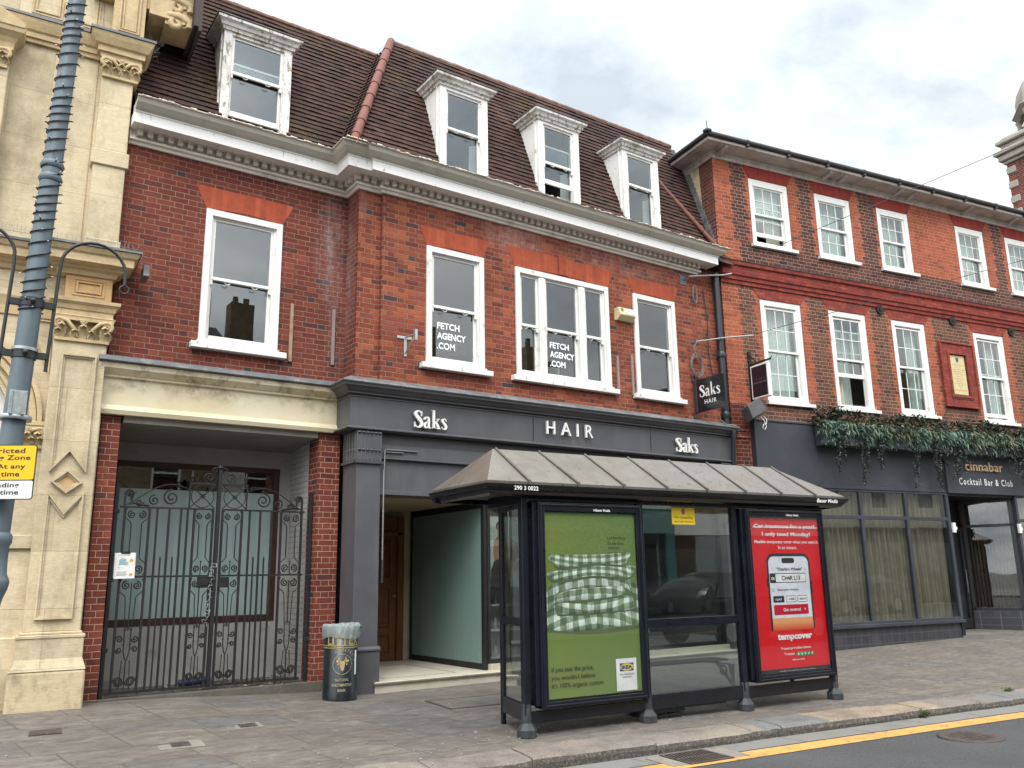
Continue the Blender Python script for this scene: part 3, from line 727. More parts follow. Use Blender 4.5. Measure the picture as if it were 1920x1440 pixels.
# rooms behind the windows
mb = MB()
for x0, x1, y0, z0, z1 in ((1.25, 4.6, YL+.25, 4.0, 7.1), (4.75, 7.05, YB+.25, 4.0, 7.1), (7.1, 9.6, YB+.25, 4., 7.1), (9.65, 12.1, YB+.25, 4., 7.1)):
    mb.add([(x0, y0, z0), (x1, y0, z0), (x1, y0+4, z0), (x0, y0+4, z0), (x0, y0, z1), (x1, y0, z1), (x1, y0+4, z1), (x0, y0+4, z1)], [(0, 1, 2, 3), (4, 5, 6, 7), (1, 2, 6, 5), (2, 3, 7, 6), (3, 0, 4, 7)])
mb.build('interior', m_room, bb, fix=False)
# flat gauged arches, 3 mm proud
def arch(par, x0, x1, zb, zt, sp, y, m=None, key=None):
    mb = MB(); n = 20; c0 = (x0-sp, zt); 
    def bot(t): return zb+.035*math.sin(PI*t)
    pts = [(x0-sp, zt), (x0, zb)]+[(x0+(x1-x0)*i/n, bot(i/n)) for i in range(1, n)]+[(x1, zb), (x1+sp, zt)]
    mb.slab(pts, y-.006, y+.1)
    if key: mb.box(key-.09, key+.09, y-.03, y+.1, zb-.005+.035, zt+.012)
    return mb.build('arch', m or m_arch, par)
arch(bb, 2.66, 3.70, 6.385, 6.70, .16, YL); arch(bb, 5.76, 6.765, 6.375, 6.68, .12, YB)
arch(bb, 7.37, 9.315, 6.365, 6.70, .17, YB, key=8.34); arch(bb, 9.92, 10.92, 6.375, 6.67, .14, YB)
# --- windows on the first floor
def big_window(x0, x1, z0, z1, zm, y, lights=1):
    f = MB()
    frame_ring(f, x0, x1, z0, z1, .085, .085, .09, .05, y-.035, y+.02)
    frame_ring(f, x0+.07, x1-.07, z0+.03, z1-.075, .04, .04, .03, .03, y+.0, y+.12)
    if lights == 3:
        for c in (7.90, 8.73): f.box(c-.07, c+.07, y-.02, y+.12, z0+.05, z1-.1); f.box(c-.035, c+.035, y-.034, y-.02, z0+.05, z1-.1)
    o = f.build('window', m_white, bb, .006, 2)
    s_ = MB(); s_.box(x0-.10, x1+.11, y-.10, y+.03, z0-.085, z0-.005); s_.box(x0-.02, x1+.02, y-.06, y+.03, z0-.02, z0+.03); s_.build('sill', m_sill, o, .006, 2)
    if lights == 1: sash_set(o, x0+.105, x1-.105, z0+.05, z1-.10, zm, y+.02, 1, 1, 1)
    else:
        for a, b in ((x0+.105, 7.83), (7.97, 8.66), (8.80, x1-.105)): sash_set(o, a, b, z0+.05, z1-.10, zm, y+.02, 1, 1, 1)
    return o
w0 = big_window(2.655, 3.70, 4.52, 6.38, 5.43, YL)
w1 = big_window(5.755, 6.765, 4.55, 6.37, 5.45, YB)
w2 = big_window(7.365, 9.315, 4.555, 6.36, 5.42, YB, 3)
w3 = big_window(9.90, 10.92, 4.54, 6.37, 5.42, YB)
def fetch(par, x0, x1, zt, y):
    h = .105; m_ = plain('white_vinyl_lettering', (.85, .85, .85), .6)
    for i, s_ in enumerate(('FETCH', 'AGENCY', '.COM')):
        mb = MB(); mb.text(s_, x0, zt-h-i*.155, (x1-x0)*(.78, 1., .62)[i], h, y, 0, None, .035); mb.build('window_lettering', m_, par, fix=False)
fetch(w1, 5.985, 6.49, 5.235, YB+.075); fetch(w2, 8.09, 8.60, 5.235, YB+.075)
lo = thing('table_lamp', 'lamp with a round white shade standing inside the middle window of the brick bay', 'lamp', (8.36, YB+.50, 4.30)); lamp = MB(); lamp.lathe([(.19, .3), (.2, .57), (.2, .58), (.0, .58)], (0, 0, 0), 24); lamp.build('lamp_shade', plain('cream_lamp_shade', (.82, .80, .75), .8), lo)
lamp = MB(); lamp.lathe([(.09, 0), (.09, .02), (.02, .04), (.02, .35)], (0, 0, 0), 14); lamp.build('lamp_foot', m_alu, lo)
# timber battens fixed to the brickwork
for x_, z0, z1, y in ((3.885, 4.42, 5.25, YL), (4.50, 4.45, 5.27, YL), (9.47, 4.52, 5.15, YB), (9.80, 4.50, 5.22, YB)):
    mb = MB(); mb.box(x_-.022, x_+.022, y-.035, y-.001, z0, z1); mb.build('batten', m_batten if x_ < 4.2 else plain('grey_batten', (.25, .2, .18), .8), bb, .003)
# --- cornice: bed mould, dentils, fascia, gutter, swept round the step of the bay
path = [(1.625, YL), (4.68, YL), (4.68, YS), (5.03, YS), (5.03, YB), (11.55, YB), (11.55, 11.2)]
path_r = path
mb = MB(); mb.sweep([(0, 7.03), (.035, 7.03), (.05, 7.06), (.085, 7.075), (.085, 7.11), (0.06, 7.115), (.06, 7.21), (.12, 7.22), (0, 7.25)], path_r, m_dentil); mb.build('bed_moulding', None, bb)
x_ = 1.74; dm = MB(); dm.box(-.033, .033, -.0425, .0425, -.046, .046); d0_ = dm.build('dentil', m_dentil, bb); first = [d0_]
def dent(mb, cx, y, rz=0):
    o = first.pop() if first else d0_.copy()
    if o is not d0_: COL.objects.link(o); o.parent = bb
    o.location = (cx, y-.1025, 7.1685) if not rz else (cx, y, 7.1685); o.rotation_euler = (0, 0, rz)
mb = None
while x_ < 4.50: dent(mb, x_, YL); x_ += .125
y_ = YL-.21
while y_ > YS-.05: dent(mb, 4.68-.0975, y_, PI/2); y_ -= .125
x_ = 4.60
while x_ < 4.96: dent(mb, x_, YS); x_ += .125
x_ = 5.02
while x_ < 11.6: dent(mb, x_, YB); x_ += .125

mb = MB(); mb.sweep([(0, 7.212), (.30, 7.212), (.30, 7.20), (.315, 7.20), (.315, 7.335), (.33, 7.345), (.33, 7.36), (0, 7.36)], path_r, m_cornw); mb.build('cornice_fascia', None, bb)
mb = MB(); mb.sweep([(.20, 7.36), (.335, 7.361), (.375, 7.38), (.43, 7.43), (.455, 7.485), (.475, 7.49), (.475, 7.505), (.44, 7.505), (.42, 7.47), (.2, 7.46)], path_r, m_gutter); mb.build('gutter', None, bb)
# crumbling mortar fillet along the gutter edge
mb = MB(); rg = random.Random(3)
def crust(x0, x1, y):
    x_ = x0
    while x_ < x1:
        w = rg.uniform(.03, .11); h = rg.uniform(.006, .026)
        if rg.random() < .8: mb.add([(x_, y-.49+rg.uniform(0, .012), 7.5), (x_+w, y-.49+rg.uniform(0, .012), 7.5), (x_+w*.9, y-.42, 7.5), (x_+w*.1, y-.42, 7.5), (x_+w*.2, y-.47, 7.505+h), (x_+w*.8, y-.47, 7.505+h*rg.uniform(.5, 1)), (x_+w*.7, y-.43, 7.505+h)], [(0, 1, 5, 4), (1, 2, 6, 5), (2, 3, 4, 6), (4, 5, 6), (0, 3, 4)])
        x_ += w*rg.uniform(.7, 1.1)
crust(1.66, 4.2, YL); crust(4.23, 12.0, YB)
tag_ = mb.build('gutter_crust', plain('flaking_gutter_edge', (.50, .42, .34), .9, 0, .5, 14, .4, 40), bb); tag_['kind'] = 'stuff'
# --- mansard roof: every tile laid
ROOF = []
def roof_plane(x0, x1, yb, z0, z1, skip, lo=None, hi=None):
    """front slope; y = yb + .38 (z-7.9) with a bell-cast foot; lo/hi give the x limits at height z"""
    mb = MB(); g = .0915; n = int((z1-z0)/g); rt = random.Random(5)
    Y = lambda z: yb+.38*(z-7.9) - (.5*max(0, 7.86-z)**1.6)
    for k_ in range(n+1):
        za = z0+k_*g; zb = min(z1, za+g*1.12); x_ = x0-(k_ % 2)*.0825
        a_, b_ = (lo(za) if lo else x0), (hi(za) if hi else x1)
        while x_ < b_:
            xa, xb = max(x_, a_), min(x_+.163, b_); x_ += .165
            if xb-xa < .01: continue
            for s0, s1, sz in skip:
                if za < sz and xb > s0 and xa < s1:
                    if xa < s0: xb = min(xb, s0)
                    elif xb > s1: xa = max(xa, s1)
                    else: xb = xa
            if xb-xa < .004: continue
            j = rt.uniform(-.004, .005); l_ = .029+j; y0_, y1_ = Y(za), Y(zb)
            e1 = rt.uniform(-.003, .003)
            mb.add([(xa, y0_-l_, za+e1), (xb, y0_-l_-j, za-e1), (xb, y1_-.004, zb), (xa, y1_-.004, zb), (xa, y0_+.004, za+.004), (xb, y0_+.004, za+.004)], [(0, 1, 2, 3), (0, 4, 5, 1), (0, 3, 4), (1, 5, 2)])
    # boarding under the tiles
    zs_ = [z0+(z1-z0)*i/30 for i in range(31)]
    return mb, Y
valx = lambda z: 4.68-.02+(z-7.5)*.415
hipx = lambda z: 4.42+(z-7.5)*.415
sk = [(2.79, 3.72, 9.33)]
mb, YfL = roof_plane(1.66, 6.0, 11.06, 7.47, 10.32, sk, None, lambda z: valx(z)); mb.build('roof_slope', m_tile, bb, fix=False)
skB = [(6.06, 6.88, 9.30), (8.0, 8.81, 9.30), (9.93, 10.75, 9.30)]
mb, YfB = roof_plane(4.4, 12.5, 10.61, 7.47, 10.38, skB, lambda z: hipx(z), lambda z: 12.42-.1*(z-7.5)); mb.build('roof_slope', m_tile, bb, fix=False)
# side slope between valley and hip
mb = MB(); g = .0915
for k_ in range(32):
    za = 7.47+k_*g; zb = min(10.38, za+g*1.1); xa, xb = hipx(za)+.02, hipx(zb)+.02
    for i in range(5):
        f0, f1 = i/5, (i+1)/5
        ya0, ya1 = YfB(za)+(YfL(za)-YfB(za))*f0, YfB(za)+(YfL(za)-YfB(za))*f1
        yb0, yb1 = YfB(zb)+(YfL(zb)-YfB(zb))*f0, YfB(zb)+(YfL(zb)-YfB(zb))*f1
        c0 = f1**3*.05
        mb.add([(xa-.02-c0, ya0, za), (xa-.02-c0, ya1, za+.03*f1), (xb-c0, yb1, zb+.03*f1), (xb-c0, yb0, zb), (xa, ya0, za), (xa, ya1, za)], [(0, 1, 2, 3), (0, 4, 5, 1)])
mb.build('roof_slope', m_tile, bb, fix=False)
# roof deck: flat top and back, and boarding behind the slopes (left open behind the dormers)
mb = MB()
mb.add([(1.66, 12.0, 10.3), (5.9, 12.0, 10.3), (5.72, 11.66, 10.33), (12.3, 11.66, 10.33), (12.3, 19.9, 10.2), (1.66, 19.9, 10.2)], [(0, 1, 2, 3, 4, 5)])
def boards(x0, x1, Yf, holes):
    xs_ = sorted([x0, x1]+[q for h in holes for q in h[:2]])
    for a, b in zip(xs_[:-1], xs_[1:]):
        hole = any(h[0] <= a and b <= h[1] for h in holes)
        zz = [7.3, 7.4, 7.5, 7.6, 7.7, 7.8, 7.9, 8.6, 9.36, 10.34]
        for c, d in zip(zz[:-1], zz[1:]):
            if hole and d < 9.4: continue
            mb.add([(a, Yf(c)+.025, c), (b, Yf(c)+.025, c), (b, Yf(d)+.025, d), (a, Yf(d)+.025, d)], [(0, 1, 2, 3)])
boards(1.66, 4.7, YfL, sk); boards(5.72, 12.35, YfB, skB)
zl_ = [7.45+.14*i for i in range(21)]
for c, d in zip(zl_[:-1], zl_[1:]): mb.add([(hipx(d)+.03, YfB(c)+.05, c), (5.75, YfB(c)+.05, c), (5.75, YfB(d)+.05, d), (hipx(d)+.03, YfB(d)+.05, d)], [(0, 1, 2, 3)])
mb.build('roof_deck', m_slate, bb, fix=False)
def hip_tiles(p, q, n, r_, name='hip_tiles', m=None):
    mb = MB(); P, Q = Vector(p), Vector(q); d = (Q-P)/n
    for i in range(n):
        a = P+d*i; b = P+d*(i+1.08); mb.tube([a, b], [r_*1.12, r_*.93], 12)
    return mb.build(name, m or m_hip, bb)
hip_tiles((hipx(7.5)+.03, YfB(7.5)+.02, 7.52), (hipx(10.36)+.02, YfB(10.36)+.02, 10.40), 9, .068)
hip_tiles((12.25, YfB(7.5)+.01, 7.56), (10.98, YfB(9.9)+.0, 9.75), 9, .042)
for x0, x1, y, z in ((1.2, 5.85, 12.0, 10.335), (5.62, 12.2, 11.60, 10.40)):
    x_ = x0; mb = MB()
    while x_ < x1: mb.tube([(x_, y, z), (x_+.33, y, z)], [.062, .054], 10); x_ += .315
    mb.build('ridge_tiles', m_hip if 0 else plain('dull_red_ridge_tiles', (.16, .075, .055), .8, 0, .3, 8, .3, 40, (.2, .17, .13), 8, .5, .7), bb)
# --- dormers
def dormer(x0, x1, y, Yf, zm, opn=0., peel=None, n=0):
    mp = peel or m_peel
    d = MB(); z0, z1 = 7.47, 9.22
    yb_ = Yf(9.3)+.12
    frame_ring(d, x0, x1, z0, z1, .115, .115, .07, .28, y, y+.07)      # front frame
    frame_ring(d, x0+.085, x1-.085, z0+.25, z1-.05, .045, .045, .03, .03, y+.02, y+.12)
    for sx, a, b in ((1, x0, x0+.03), (-1, x1-.03, x1)):               # cheeks
        zc_ = 7.9; d.add([(a, y+.071, zc_), (b, y+.071, zc_), (b, y+.071, z1), (a, y+.071, z1), (a, Yf(zc_)+.05, zc_), (b, Yf(zc_)+.05, zc_), (b, yb_, z1), (a, yb_, z1)], [(0, 1, 2, 3), (0, 4, 7, 3), (1, 5, 6, 2), (3, 2, 6, 7), (4, 5, 6, 7)])
        xb = a-.022 if sx > 0 else b+.022
        d.box(min(xb, a, b)+.001, max(xb, a, b)-.001, y+.075, y+.10, z0+.002, z1-.002)
    for sx, xx in ():
        d.add([(xx-sx*.02, y-.004, z0-.05), (xx+sx*.05, y-.004, z0-.05), (xx-sx*.02, y-.004, z0+.6), (xx-sx*.02, y+.056, z0-.05), (xx+sx*.05, y+.056, z0-.05), (xx-sx*.02, y+.056, z0+.6)], [(0, 1, 2), (3, 5, 4), (1, 2, 5, 4), (0, 3, 5, 2), (0, 1, 4, 3)])
    o = d.build('dormer', mp, bb)
    c = MB(); pr = [(0, z1-.02), (.025, z1-.02), (.035, z1+.02), (.06, z1+.03), (.075, z1+.07), (.115, z1+.10), (.12, z1+.135), (.0, z1+.15)]
    c.sweep(pr, [(x0, yb_), (x0, y), (x1, y), (x1, yb_)], None)
    c.box(x0-.01, x1+.01, y+.0, yb_+.2, z1+.11, z1+.145)
    c.build('dormer_cornice', m_peelr, o)
    l = MB(); l.box(x0-.13, x1+.13, y-.13, yb_+.15, z1+.150, z1+.158); l.build('lead_cap', m_lead, o)
    sash_set(o, x0+.125, x1-.125, z0+.28, z1-.075, zm, y+.03, 1, 1, 1, opn, mS=m_peel if peel else m_white, s=.038)
    i = MB(); ya = y+.2
    x0i, x1i = x0+.04, x1-.04
    i.add([(x0i, ya-.08, z0+.1), (x1i, ya-.08, z0+.1), (x1i, ya+3, z0+.1), (x0i, ya+3, z0+.1), (x0i, ya-.08, z1), (x1i, ya-.08, z1), (x1i, ya+3, z1), (x0i, ya+3, z1)], [(0, 1, 2, 3), (4, 5, 6, 7), (1, 2, 6, 5), (2, 3, 7, 6), (3, 0, 4, 7)])
    i.build('dormer_room', m_room, o, fix=False)
    return o
d1 = dormer(2.755, 3.755, 11.03, YfL, 8.58, .17, m_peelr)
d2 = dormer(6.02, 6.92, 10.56, YfB, 8.50, 0)
d3 = dormer(7.955, 8.85, 10.56, YfB, 8.45, .33)
d4 = dormer(9.885, 10.79, 10.56, YfB, 8.55, 0)
for dd, cx in ((d2, 6.72), (d4, 10.6), (d3, 8.62)):
    mb = MB(); mb.add([(cx, 10.85, 7.8), (cx+.18, 10.80, 7.8), (cx+.18, 10.8, 8.5), (cx+.02, 10.85, 8.45)], [(0, 1, 2, 3)]); mb.build('blind', m_curtW, dd, fix=False)
# --- lead flashing and the cream fascia of the left shop
mb = MB(); mb.profx([(YL, 4.22), (YL-.05, 4.21), (YL-.24, 4.15), (YL-.25, 4.10), (YL-.20, 4.085), (YL, 4.10)], 1.5, 4.66, m_lead); mb.build('lead_flashing', None, bb)
mb = MB(); mb.profx([(YL, 4.085), (YL-.20, 4.08), (YL-.19, 4.02), (YL-.13, 3.97), (YL-.10, 3.95), (YL-.10, 3.93), (YL-.06, 3.92), (YL-.055, 3.59), (YL-.08, 3.575), (YL-.10, 3.53), (YL-.08, 3.48), (YL, 3.48)], 1.5, 4.62, m_stucco)
mb.build('cream_fascia', None, bb)
mb = MB(); mb.box(1.86, 4.34, YL+.0, 11.25, 3.40, 3.479); mb.build('lintel', m_ceil, bb)
# brick piers beside the recess
for a, b in ((1.40, 1.83), (4.355, 4.66)):
    mb = MB(); mb.box(a, b, YL, YL+.35, .05, 3.478, m_brickP)
    for i, f in enumerate(mb.f):
        if len({round(mb.v[j][0], 3) for j in f}) == 1: mb.mi[i] = mb.mat(m_brickPY)
    mb.build('brick_pier', None, bb, fix=False)
# recess: side walls, back wall, floor and ceiling
mb = MB()
mb.add([(4.36, 11.3, .1), (4.36, 12.0, .1), (4.36, 12.0, 3.4), (4.36, 11.3, 3.4)], [(0, 1, 2, 3)], m_wbrick)
mb.add([(1.84, 11.3, .1), (1.84, 12.0, .1), (1.84, 12.0, 3.4), (1.84, 11.3, 3.4)], [(0, 1, 2, 3)], m_wbrick)
wall_holes(mb, 1.84, 4.36, .1, 3.4, 12.0, [(1.95, 4.19, .96, 3.08)], m_wwall, .1)
mb.add([(1.84, 11.25, 3.4), (4.36, 11.25, 3.4), (4.36, 12., 3.32), (1.84, 12., 3.32)], [(0, 1, 2, 3)], m_ceil)
mb.build('recess_wall', None, bb, fix=False)
mb = MB(); mb.box(1.5, 4.70, 10.93, 12.0, 0, .215); mb.build('threshold', plain('dirty_concrete_threshold', (.10, .088, .075), .85, 0, .3, 4, .6, 40, (.05, .045, .04), 4), bb)
o = MB(); frame_ring(o, 1.95, 4.19, .96, 3.08, .07, .07, .07, .09, 11.99, 12.06); wf = o.build('shop_window', plain('dark_brown_window_frame', (.045, .018, .013), .45, 0, .3, 8), bb, .004)
mb = MB(); mb.box(2.01, 4.13, 12.03, 12.035, 1.04, 2.72); mb.build('whitewashed_pane', m_wash, wf)
mb = MB(); mb.box(2.01, 4.13, 12.025, 12.029, 2.72, 3.02); mb.build('pane', m_glass3, wf)
mb = MB(); mb.add([(1.9, 12.1, .3), (4.3, 12.1, .3), (4.3, 14, .3), (1.9, 14, .3), (1.9, 12.1, 3.3), (4.3, 12.1, 3.3), (4.3, 14, 3.3), (1.9, 14, 3.3)], [(0, 1, 2, 3), (4, 5, 6, 7), (1, 2, 6, 5), (2, 3, 7, 6), (3, 0, 4, 7)]); mb.build('shop_interior', m_dark, bb, fix=False)
# ================================================================== salon shopfront
g0 = .09
sf = []
# lead flashing, cornice, fascia
pth = [(4.66, YL-.05), (4.66, YS), (5.03, YS), (5.03, YB), (12.2, YB)]
pth = [(4.62, YL-.02), (4.62, YB-.02), (12.2, YB-.02)]
mb = MB(); mb.sweep([(0, 4.215), (.04, 4.21), (.22, 4.125), (.235, 4.10), (.225, 4.085), (0, 4.09)], pth, m_lead); mb.build('lead_flashing', None, bb)
mb = MB(); mb.sweep([(-.1, 4.085), (.215, 4.083), (.205, 4.05), (.17, 4.035), (.13, 4.0), (.10, 3.985), (.10, 3.965), (.07, 3.955), (-.1, 3.955)], pth, m_dkgrey); mb.build('shop_cornice', None, bb)
mb = MB(); mb.sweep([(-.1, 3.955), (.045, 3.955), (.045, 3.515), (-.1, 3.515)], pth, m_dkgrey)
mb.sweep([(.045, 3.95), (.058, 3.945), (.058, 3.925), (.045, 3.92)], pth, m_dkgrey)
mb.sweep([(-.1, 3.515), (.085, 3.515), (.10, 3.50), (.10, 3.485), (.06, 3.47), (-.1, 3.465)], pth, m_dkgrey); mb.box(12.09, 12.2, YB-.07, YB, 3.52, 3.93, m_dkgrey)
for q in (7.62, 10.1): mb.box(q-.004, q+.004, YB-.072, YB-.0655, 3.55, 3.92, m_blk)
fas = mb.build('fascia', None, bb)
# raised lettering
def serif_saks(mb, x0, z0, w, h, y, depth=.035):
    """condensed high-contrast serif letters drawn as outlines (unit box x 0..1, z 0..1)"""
    def stroke(pts, n=6):
        # pts: (x, z, half width) through Catmull-Rom
        P = pts; res = []
        for i in range(len(P)-1):
            p0, p1, p2, p3 = P[max(0, i-1)], P[i], P[i+1], P[min(len(P)-1, i+2)]
            for j in range(n):
                t = j/n; res.append(tuple(.5*((2*p1[q])+(-p0[q]+p2[q])*t+(2*p0[q]-5*p1[q]+4*p2[q]-p3[q])*t*t+(-p0[q]+3*p1[q]-3*p2[q]+p3[q])*t*t*t) for q in range(3)))
        res.append(P[-1]); L_, R_ = [], []
        for i, (a, b, c) in enumerate(res):
            q0 = res[max(0, i-1)]; q1 = res[min(len(res)-1, i+1)]; dx, dz = (q1[0]-q0[0])*w, (q1[1]-q0[1])*h; l = math.hypot(dx, dz) or 1
            nx_, nz_ = -dz/l*c*w, dx/l*c*w; px, pz = x0+a*w, z0+b*h
            L_.append((px+nx_, pz+nz_)); R_.append((px-nx_, pz-nz_))
        for i in range(len(L_)-1): mb.slab([L_[i], L_[i+1], R_[i+1], R_[i]], y-depth, y)
    def bx(a, b, c, d): mb.slab([(x0+a*w, z0+c*h), (x0+b*w, z0+c*h), (x0+b*w, z0+d*h), (x0+a*w, z0+d*h)], y-depth-.0005, y)
    # S
    stroke([(.215, .74, .010), (.20, .86, .016), (.13, .955, .016), (.055, .90, .030), (.035, .77, .040), (.09, .62, .047), (.165, .46, .048), (.215, .30, .040), (.19, .11, .032), (.11, .035, .016), (.035, .10, .014), (.012, .24, .009)])
    bx(.205, .222, .68, .96); bx(.004, .018, .03, .32)
    # a
    stroke([(.305, .50, .026), (.325, .60, .022), (.375, .645, .016), (.42, .60, .026), (.428, .48, .030), (.428, .25, .030), (.428, .10, .029), (.455, .035, .016), (.485, .06, .008)])
    stroke([(.42, .40, .009), (.345, .33, .022), (.305, .20, .033), (.315, .08, .028), (.355, .035, .014), (.41, .11, .009)])
    # k
    bx(.555, .615, 0.03, 1.10); bx(.53, .64, .03, .065); bx(.53, .60, 1.07, 1.10)
    stroke([(.615, .30, .008), (.68, .46, .009), (.725, .60, .009)]); bx(.68, .765, .585, .615)
    stroke([(.655, .385, .02), (.70, .22, .034), (.735, .05, .034)]); bx(.675, .785, .03, .065)
    # s
    stroke([(.965, .50, .008), (.95, .60, .011), (.905, .64, .012), (.86, .59, .022), (.855, .50, .028), (.89, .40, .031), (.94, .29, .032), (.965, .17, .028), (.94, .065, .022), (.90, .035, .012), (.85, .08, .010), (.835, .18, .007)])
m_letter = plain('white_raised_letter', (.78, .77, .75), .45, 0, .05)
yf = YB-.02-.045-.03
mb = MB(); serif_saks(mb, 5.52, 3.565, .53, .25, yf); mb.build('raised_lettering', m_letter, fas, fix=True)
mb = MB(); serif_saks(mb, 10.66, 3.575, .53, .25, yf); mb.build('raised_lettering', m_letter, fas, fix=True)
mb = MB(); mb.text('HAIR', 7.84, 3.665, .93, .205, yf, .035, None, .0, 1.75); mb.build('raised_lettering', m_letter, fas)
# fluted capital and pilaster
def pilaster(x0, x1, side=True):
    mb = MB(); y0 = YB-.10; y1 = YS+.3
    mb.box(x0+.02, x1-.02, y0+.02, y1, .02, 3.03); mb.box(x0-.005, x1+.005, y0-.005, y1, .02, .62); mb.profx([(y0-.02, .60), (y0-.02, .63), (y0+.03, .66), (y0+.03, .60)], x0-.01, x1+.01)
    p = mb.build('pilaster', m_dkgrey, bb, .004)
    c = MB(); c.box(x0+.01, x1-.01, y0+.01, y1, 3.06, 3.46); c.profx([(y0-.02, 3.02), (y0-.025, 3.05), (y0+.02, 3.06), (y0+.02, 3.02)], x0-.02, x1+.01); c.box(x0-.02, x1+.01, y0-.0, y1, 3.025, 3.055)
    n = 6
    for i in range(n):
        a = x0+.015+(x1-x0-.03)*i/n; b = a+(x1-x0-.03)/n
        c.tube([(a+.008, y0+.012, 3.07), (a+.008, y0+.012, 3.42)], .012, 6); c.lathe([(.0, 0), (.022, .006), (.026, .015), (.0, .03)], ((a+b)/2, y0-.002, 3.425), 10, sy=.8)
        c.lathe([(.0, 0), (.022, .006), (.026, .015), (.0, .03)], ((a+b)/2, y0+.0, 3.19), 10, sy=.8)
    for i in range(4):
        yy = y0+.05+i*.085; c.tube([(x0+.005, yy, 3.07), (x0+.005, yy, 3.42)], .012, 6)
        c.lathe([(.0, 0), (.02, .006), (.024, .015), (.0, .03)], (x0+.0, yy+.03, 3.425), 8); c.lathe([(.0, 0), (.02, .006), (.024, .015), (.0, .03)], (x0+.0, yy+.03, 3.19), 8)
    c.build('capital', m_dkgrey, p)
pilaster(4.66, 5.05); pilaster(11.80, 12.18)
# lintel boards over the lobby and the rest of the front
mb = MB(); mb.box(5.05, 11.82, YB+.03, YB+.3, 2.68, 3.46); mb.box(5.05, 11.82, YB-.01, YB+.03, 3.13, 3.30); mb.box(5.05, 11.82, YB-.03, YB+.03, 3.105, 3.13); mb.box(5.04, 11.82, YB-.005, YB+.3, 2.62, 2.68)
mb.build('shopfront_lintel', m_dkgrey, bb, .004)
mb = MB(); mb.tube([(5.62, YB-.03, 3.235), (5.14, YB-.03, 3.235), (5.115, YB-.035, 3.22), (5.11, YB-.035, 2.98), (5.08, YB-.08, 2.93), (5.075, YB-.09, 1.75)], .011, 8); mb.tube([(5.135, YB-.03, 3.20), (5.40, YB-.03, 3.20)], .009, 6)
mb.build('conduit', plain('grey_painted_conduit', (.13, .13, .145), .5), bb)
mb = MB(); mb.tube([(5.08, YB-.09, 1.75), (5.075, YB-.09, 1.45)], .015, 8); mb.build('conduit_end', m_cable, bb)
# lobby: floor step, side walls, oak door, frosted screen, window
m_marble = plain('cream_stone_step', (.50, .46, .37), .45, 0, .1, 5, .1, 50, (.33, .29, .22), 3, .55, .75)
mb = MB(); mb.box(4.99, 12.1, 10.38, 13.5, 0, .215); mb.profx([(10.38, .215), (10.345, .215), (10.34, .205), (10.35, .185), (10.38, .18)], 4.97, 12.1); st = mb.build('step', m_marble, bb)
mb = MB()
for a in (5.25, 6.35): mb.box(a, a+.015, 10.66, 12.2, .213, .2165)
for b in (10.66, 12.2): mb.box(5.25, 6.365, b, b+.015, .213, .2165)
mb.build('floor_inlay', m_black, st)
mb = MB(); mb.box(5.05, 6.9, 12.95, 13.1, .2, 2.62); mb.build('lobby_wall', plain('cream_lobby_wall', (.46, .41, .33), .7), bb)
mb = MB(); mb.box(4.9, 5.05, YS+.3, 13, .2, 2.7); mb.build('lobby_wall', m_dkgrey, bb)
mb = MB(); mb.box(5.05, 6.9, YB+.2, 13, 2.6, 2.68); mb.build('lobby_ceiling', plain('lobby_ceiling', (.32, .25, .17), .8), bb)
dr = MB(); dr.box(5.55, 6.62, 12.85, 12.95, .215, 2.5); dr.box(5.55, 5.65, 12.80, 12.86, .215, 2.5); dr.box(6.52, 6.64, 12.80, 12.86, .215, 2.5); dr.box(5.6, 6.6, 12.80, 12.86, 2.2, 2.26)
for (a, b, c, d) in ((5.75, 6.04, 1.5, 2.1), (6.13, 6.42, 1.5, 2.1), (5.75, 6.04, .75, 1.38), (6.13, 6.42, .75, 1.38), (5.75, 6.42, .36, .64)):
    frame_ring(dr, a, b, c, d, .03, .03, .03, .03, 12.82, 12.86); dr.box(a+.06, b-.06, 12.835, 12.86, c+.06, d-.06)
do = dr.build('door', m_wood, bb, .004)
mb = MB(); mb.lathe([(.0, 0), (.025, .01), (.03, .03), (.0, .05)], (6.46, 12.79, 1.2), 10); mb.build('handle', m_alu, do)
# the door's wall comes nearer: the oak door stands at the left of the lobby, in view past the pilaster
sc = MB(); sc.box(6.80, 6.815, 10.66, 12.80, .30, 2.50); scr = sc.build('frosted_screen', m_frost, bb)
mb = MB(); mb.box(6.79, 6.83, 10.62, 12.84, .215, .30); mb.box(6.79, 6.83, 10.62, 12.84, 2.5, 2.62); mb.box(6.785, 6.835, 12.80, 12.86, .215, 2.62); mb.box(6.785, 6.84, 10.58, 10.66, .215, 2.62); mb.build('screen_frame', m_black, scr)
# shop window, east of the lobby
fr = MB(); frame_ring(fr, 6.84, 11.80, .30, 2.62, .04, .05, .06, .06, 10.56, 10.62)
for c in (8.75,): fr.box(c-.02, c+.02, 10.56, 10.62, .3, 2.6)
sw = fr.build('shop_window', m_black, bb)
mb = MB(); mb.box(6.88, 11.76, 10.585, 10.592, .36, 2.56); mb.build('pane', m_glass3, sw)
mb = MB(); mb.box(6.84, 11.8, 10.50, 10.66, .215, .30); mb.build('sill', m_marble, sw)
mb = MB(); x0, x1, y0, y1, z0, z1 = 6.84, 11.78, 10.66, 14.5, .30, 2.62
mb.add([(x0, y0, z0), (x1, y0, z0), (x1, y1, z0), (x0, y1, z0), (x0, y0, z1), (x1, y0, z1), (x1, y1, z1), (x0, y1, z1)], [(0, 1, 2, 3), (4, 5, 6, 7), (1, 2, 6, 5), (2, 3, 7, 6), (3, 0, 4, 7)])
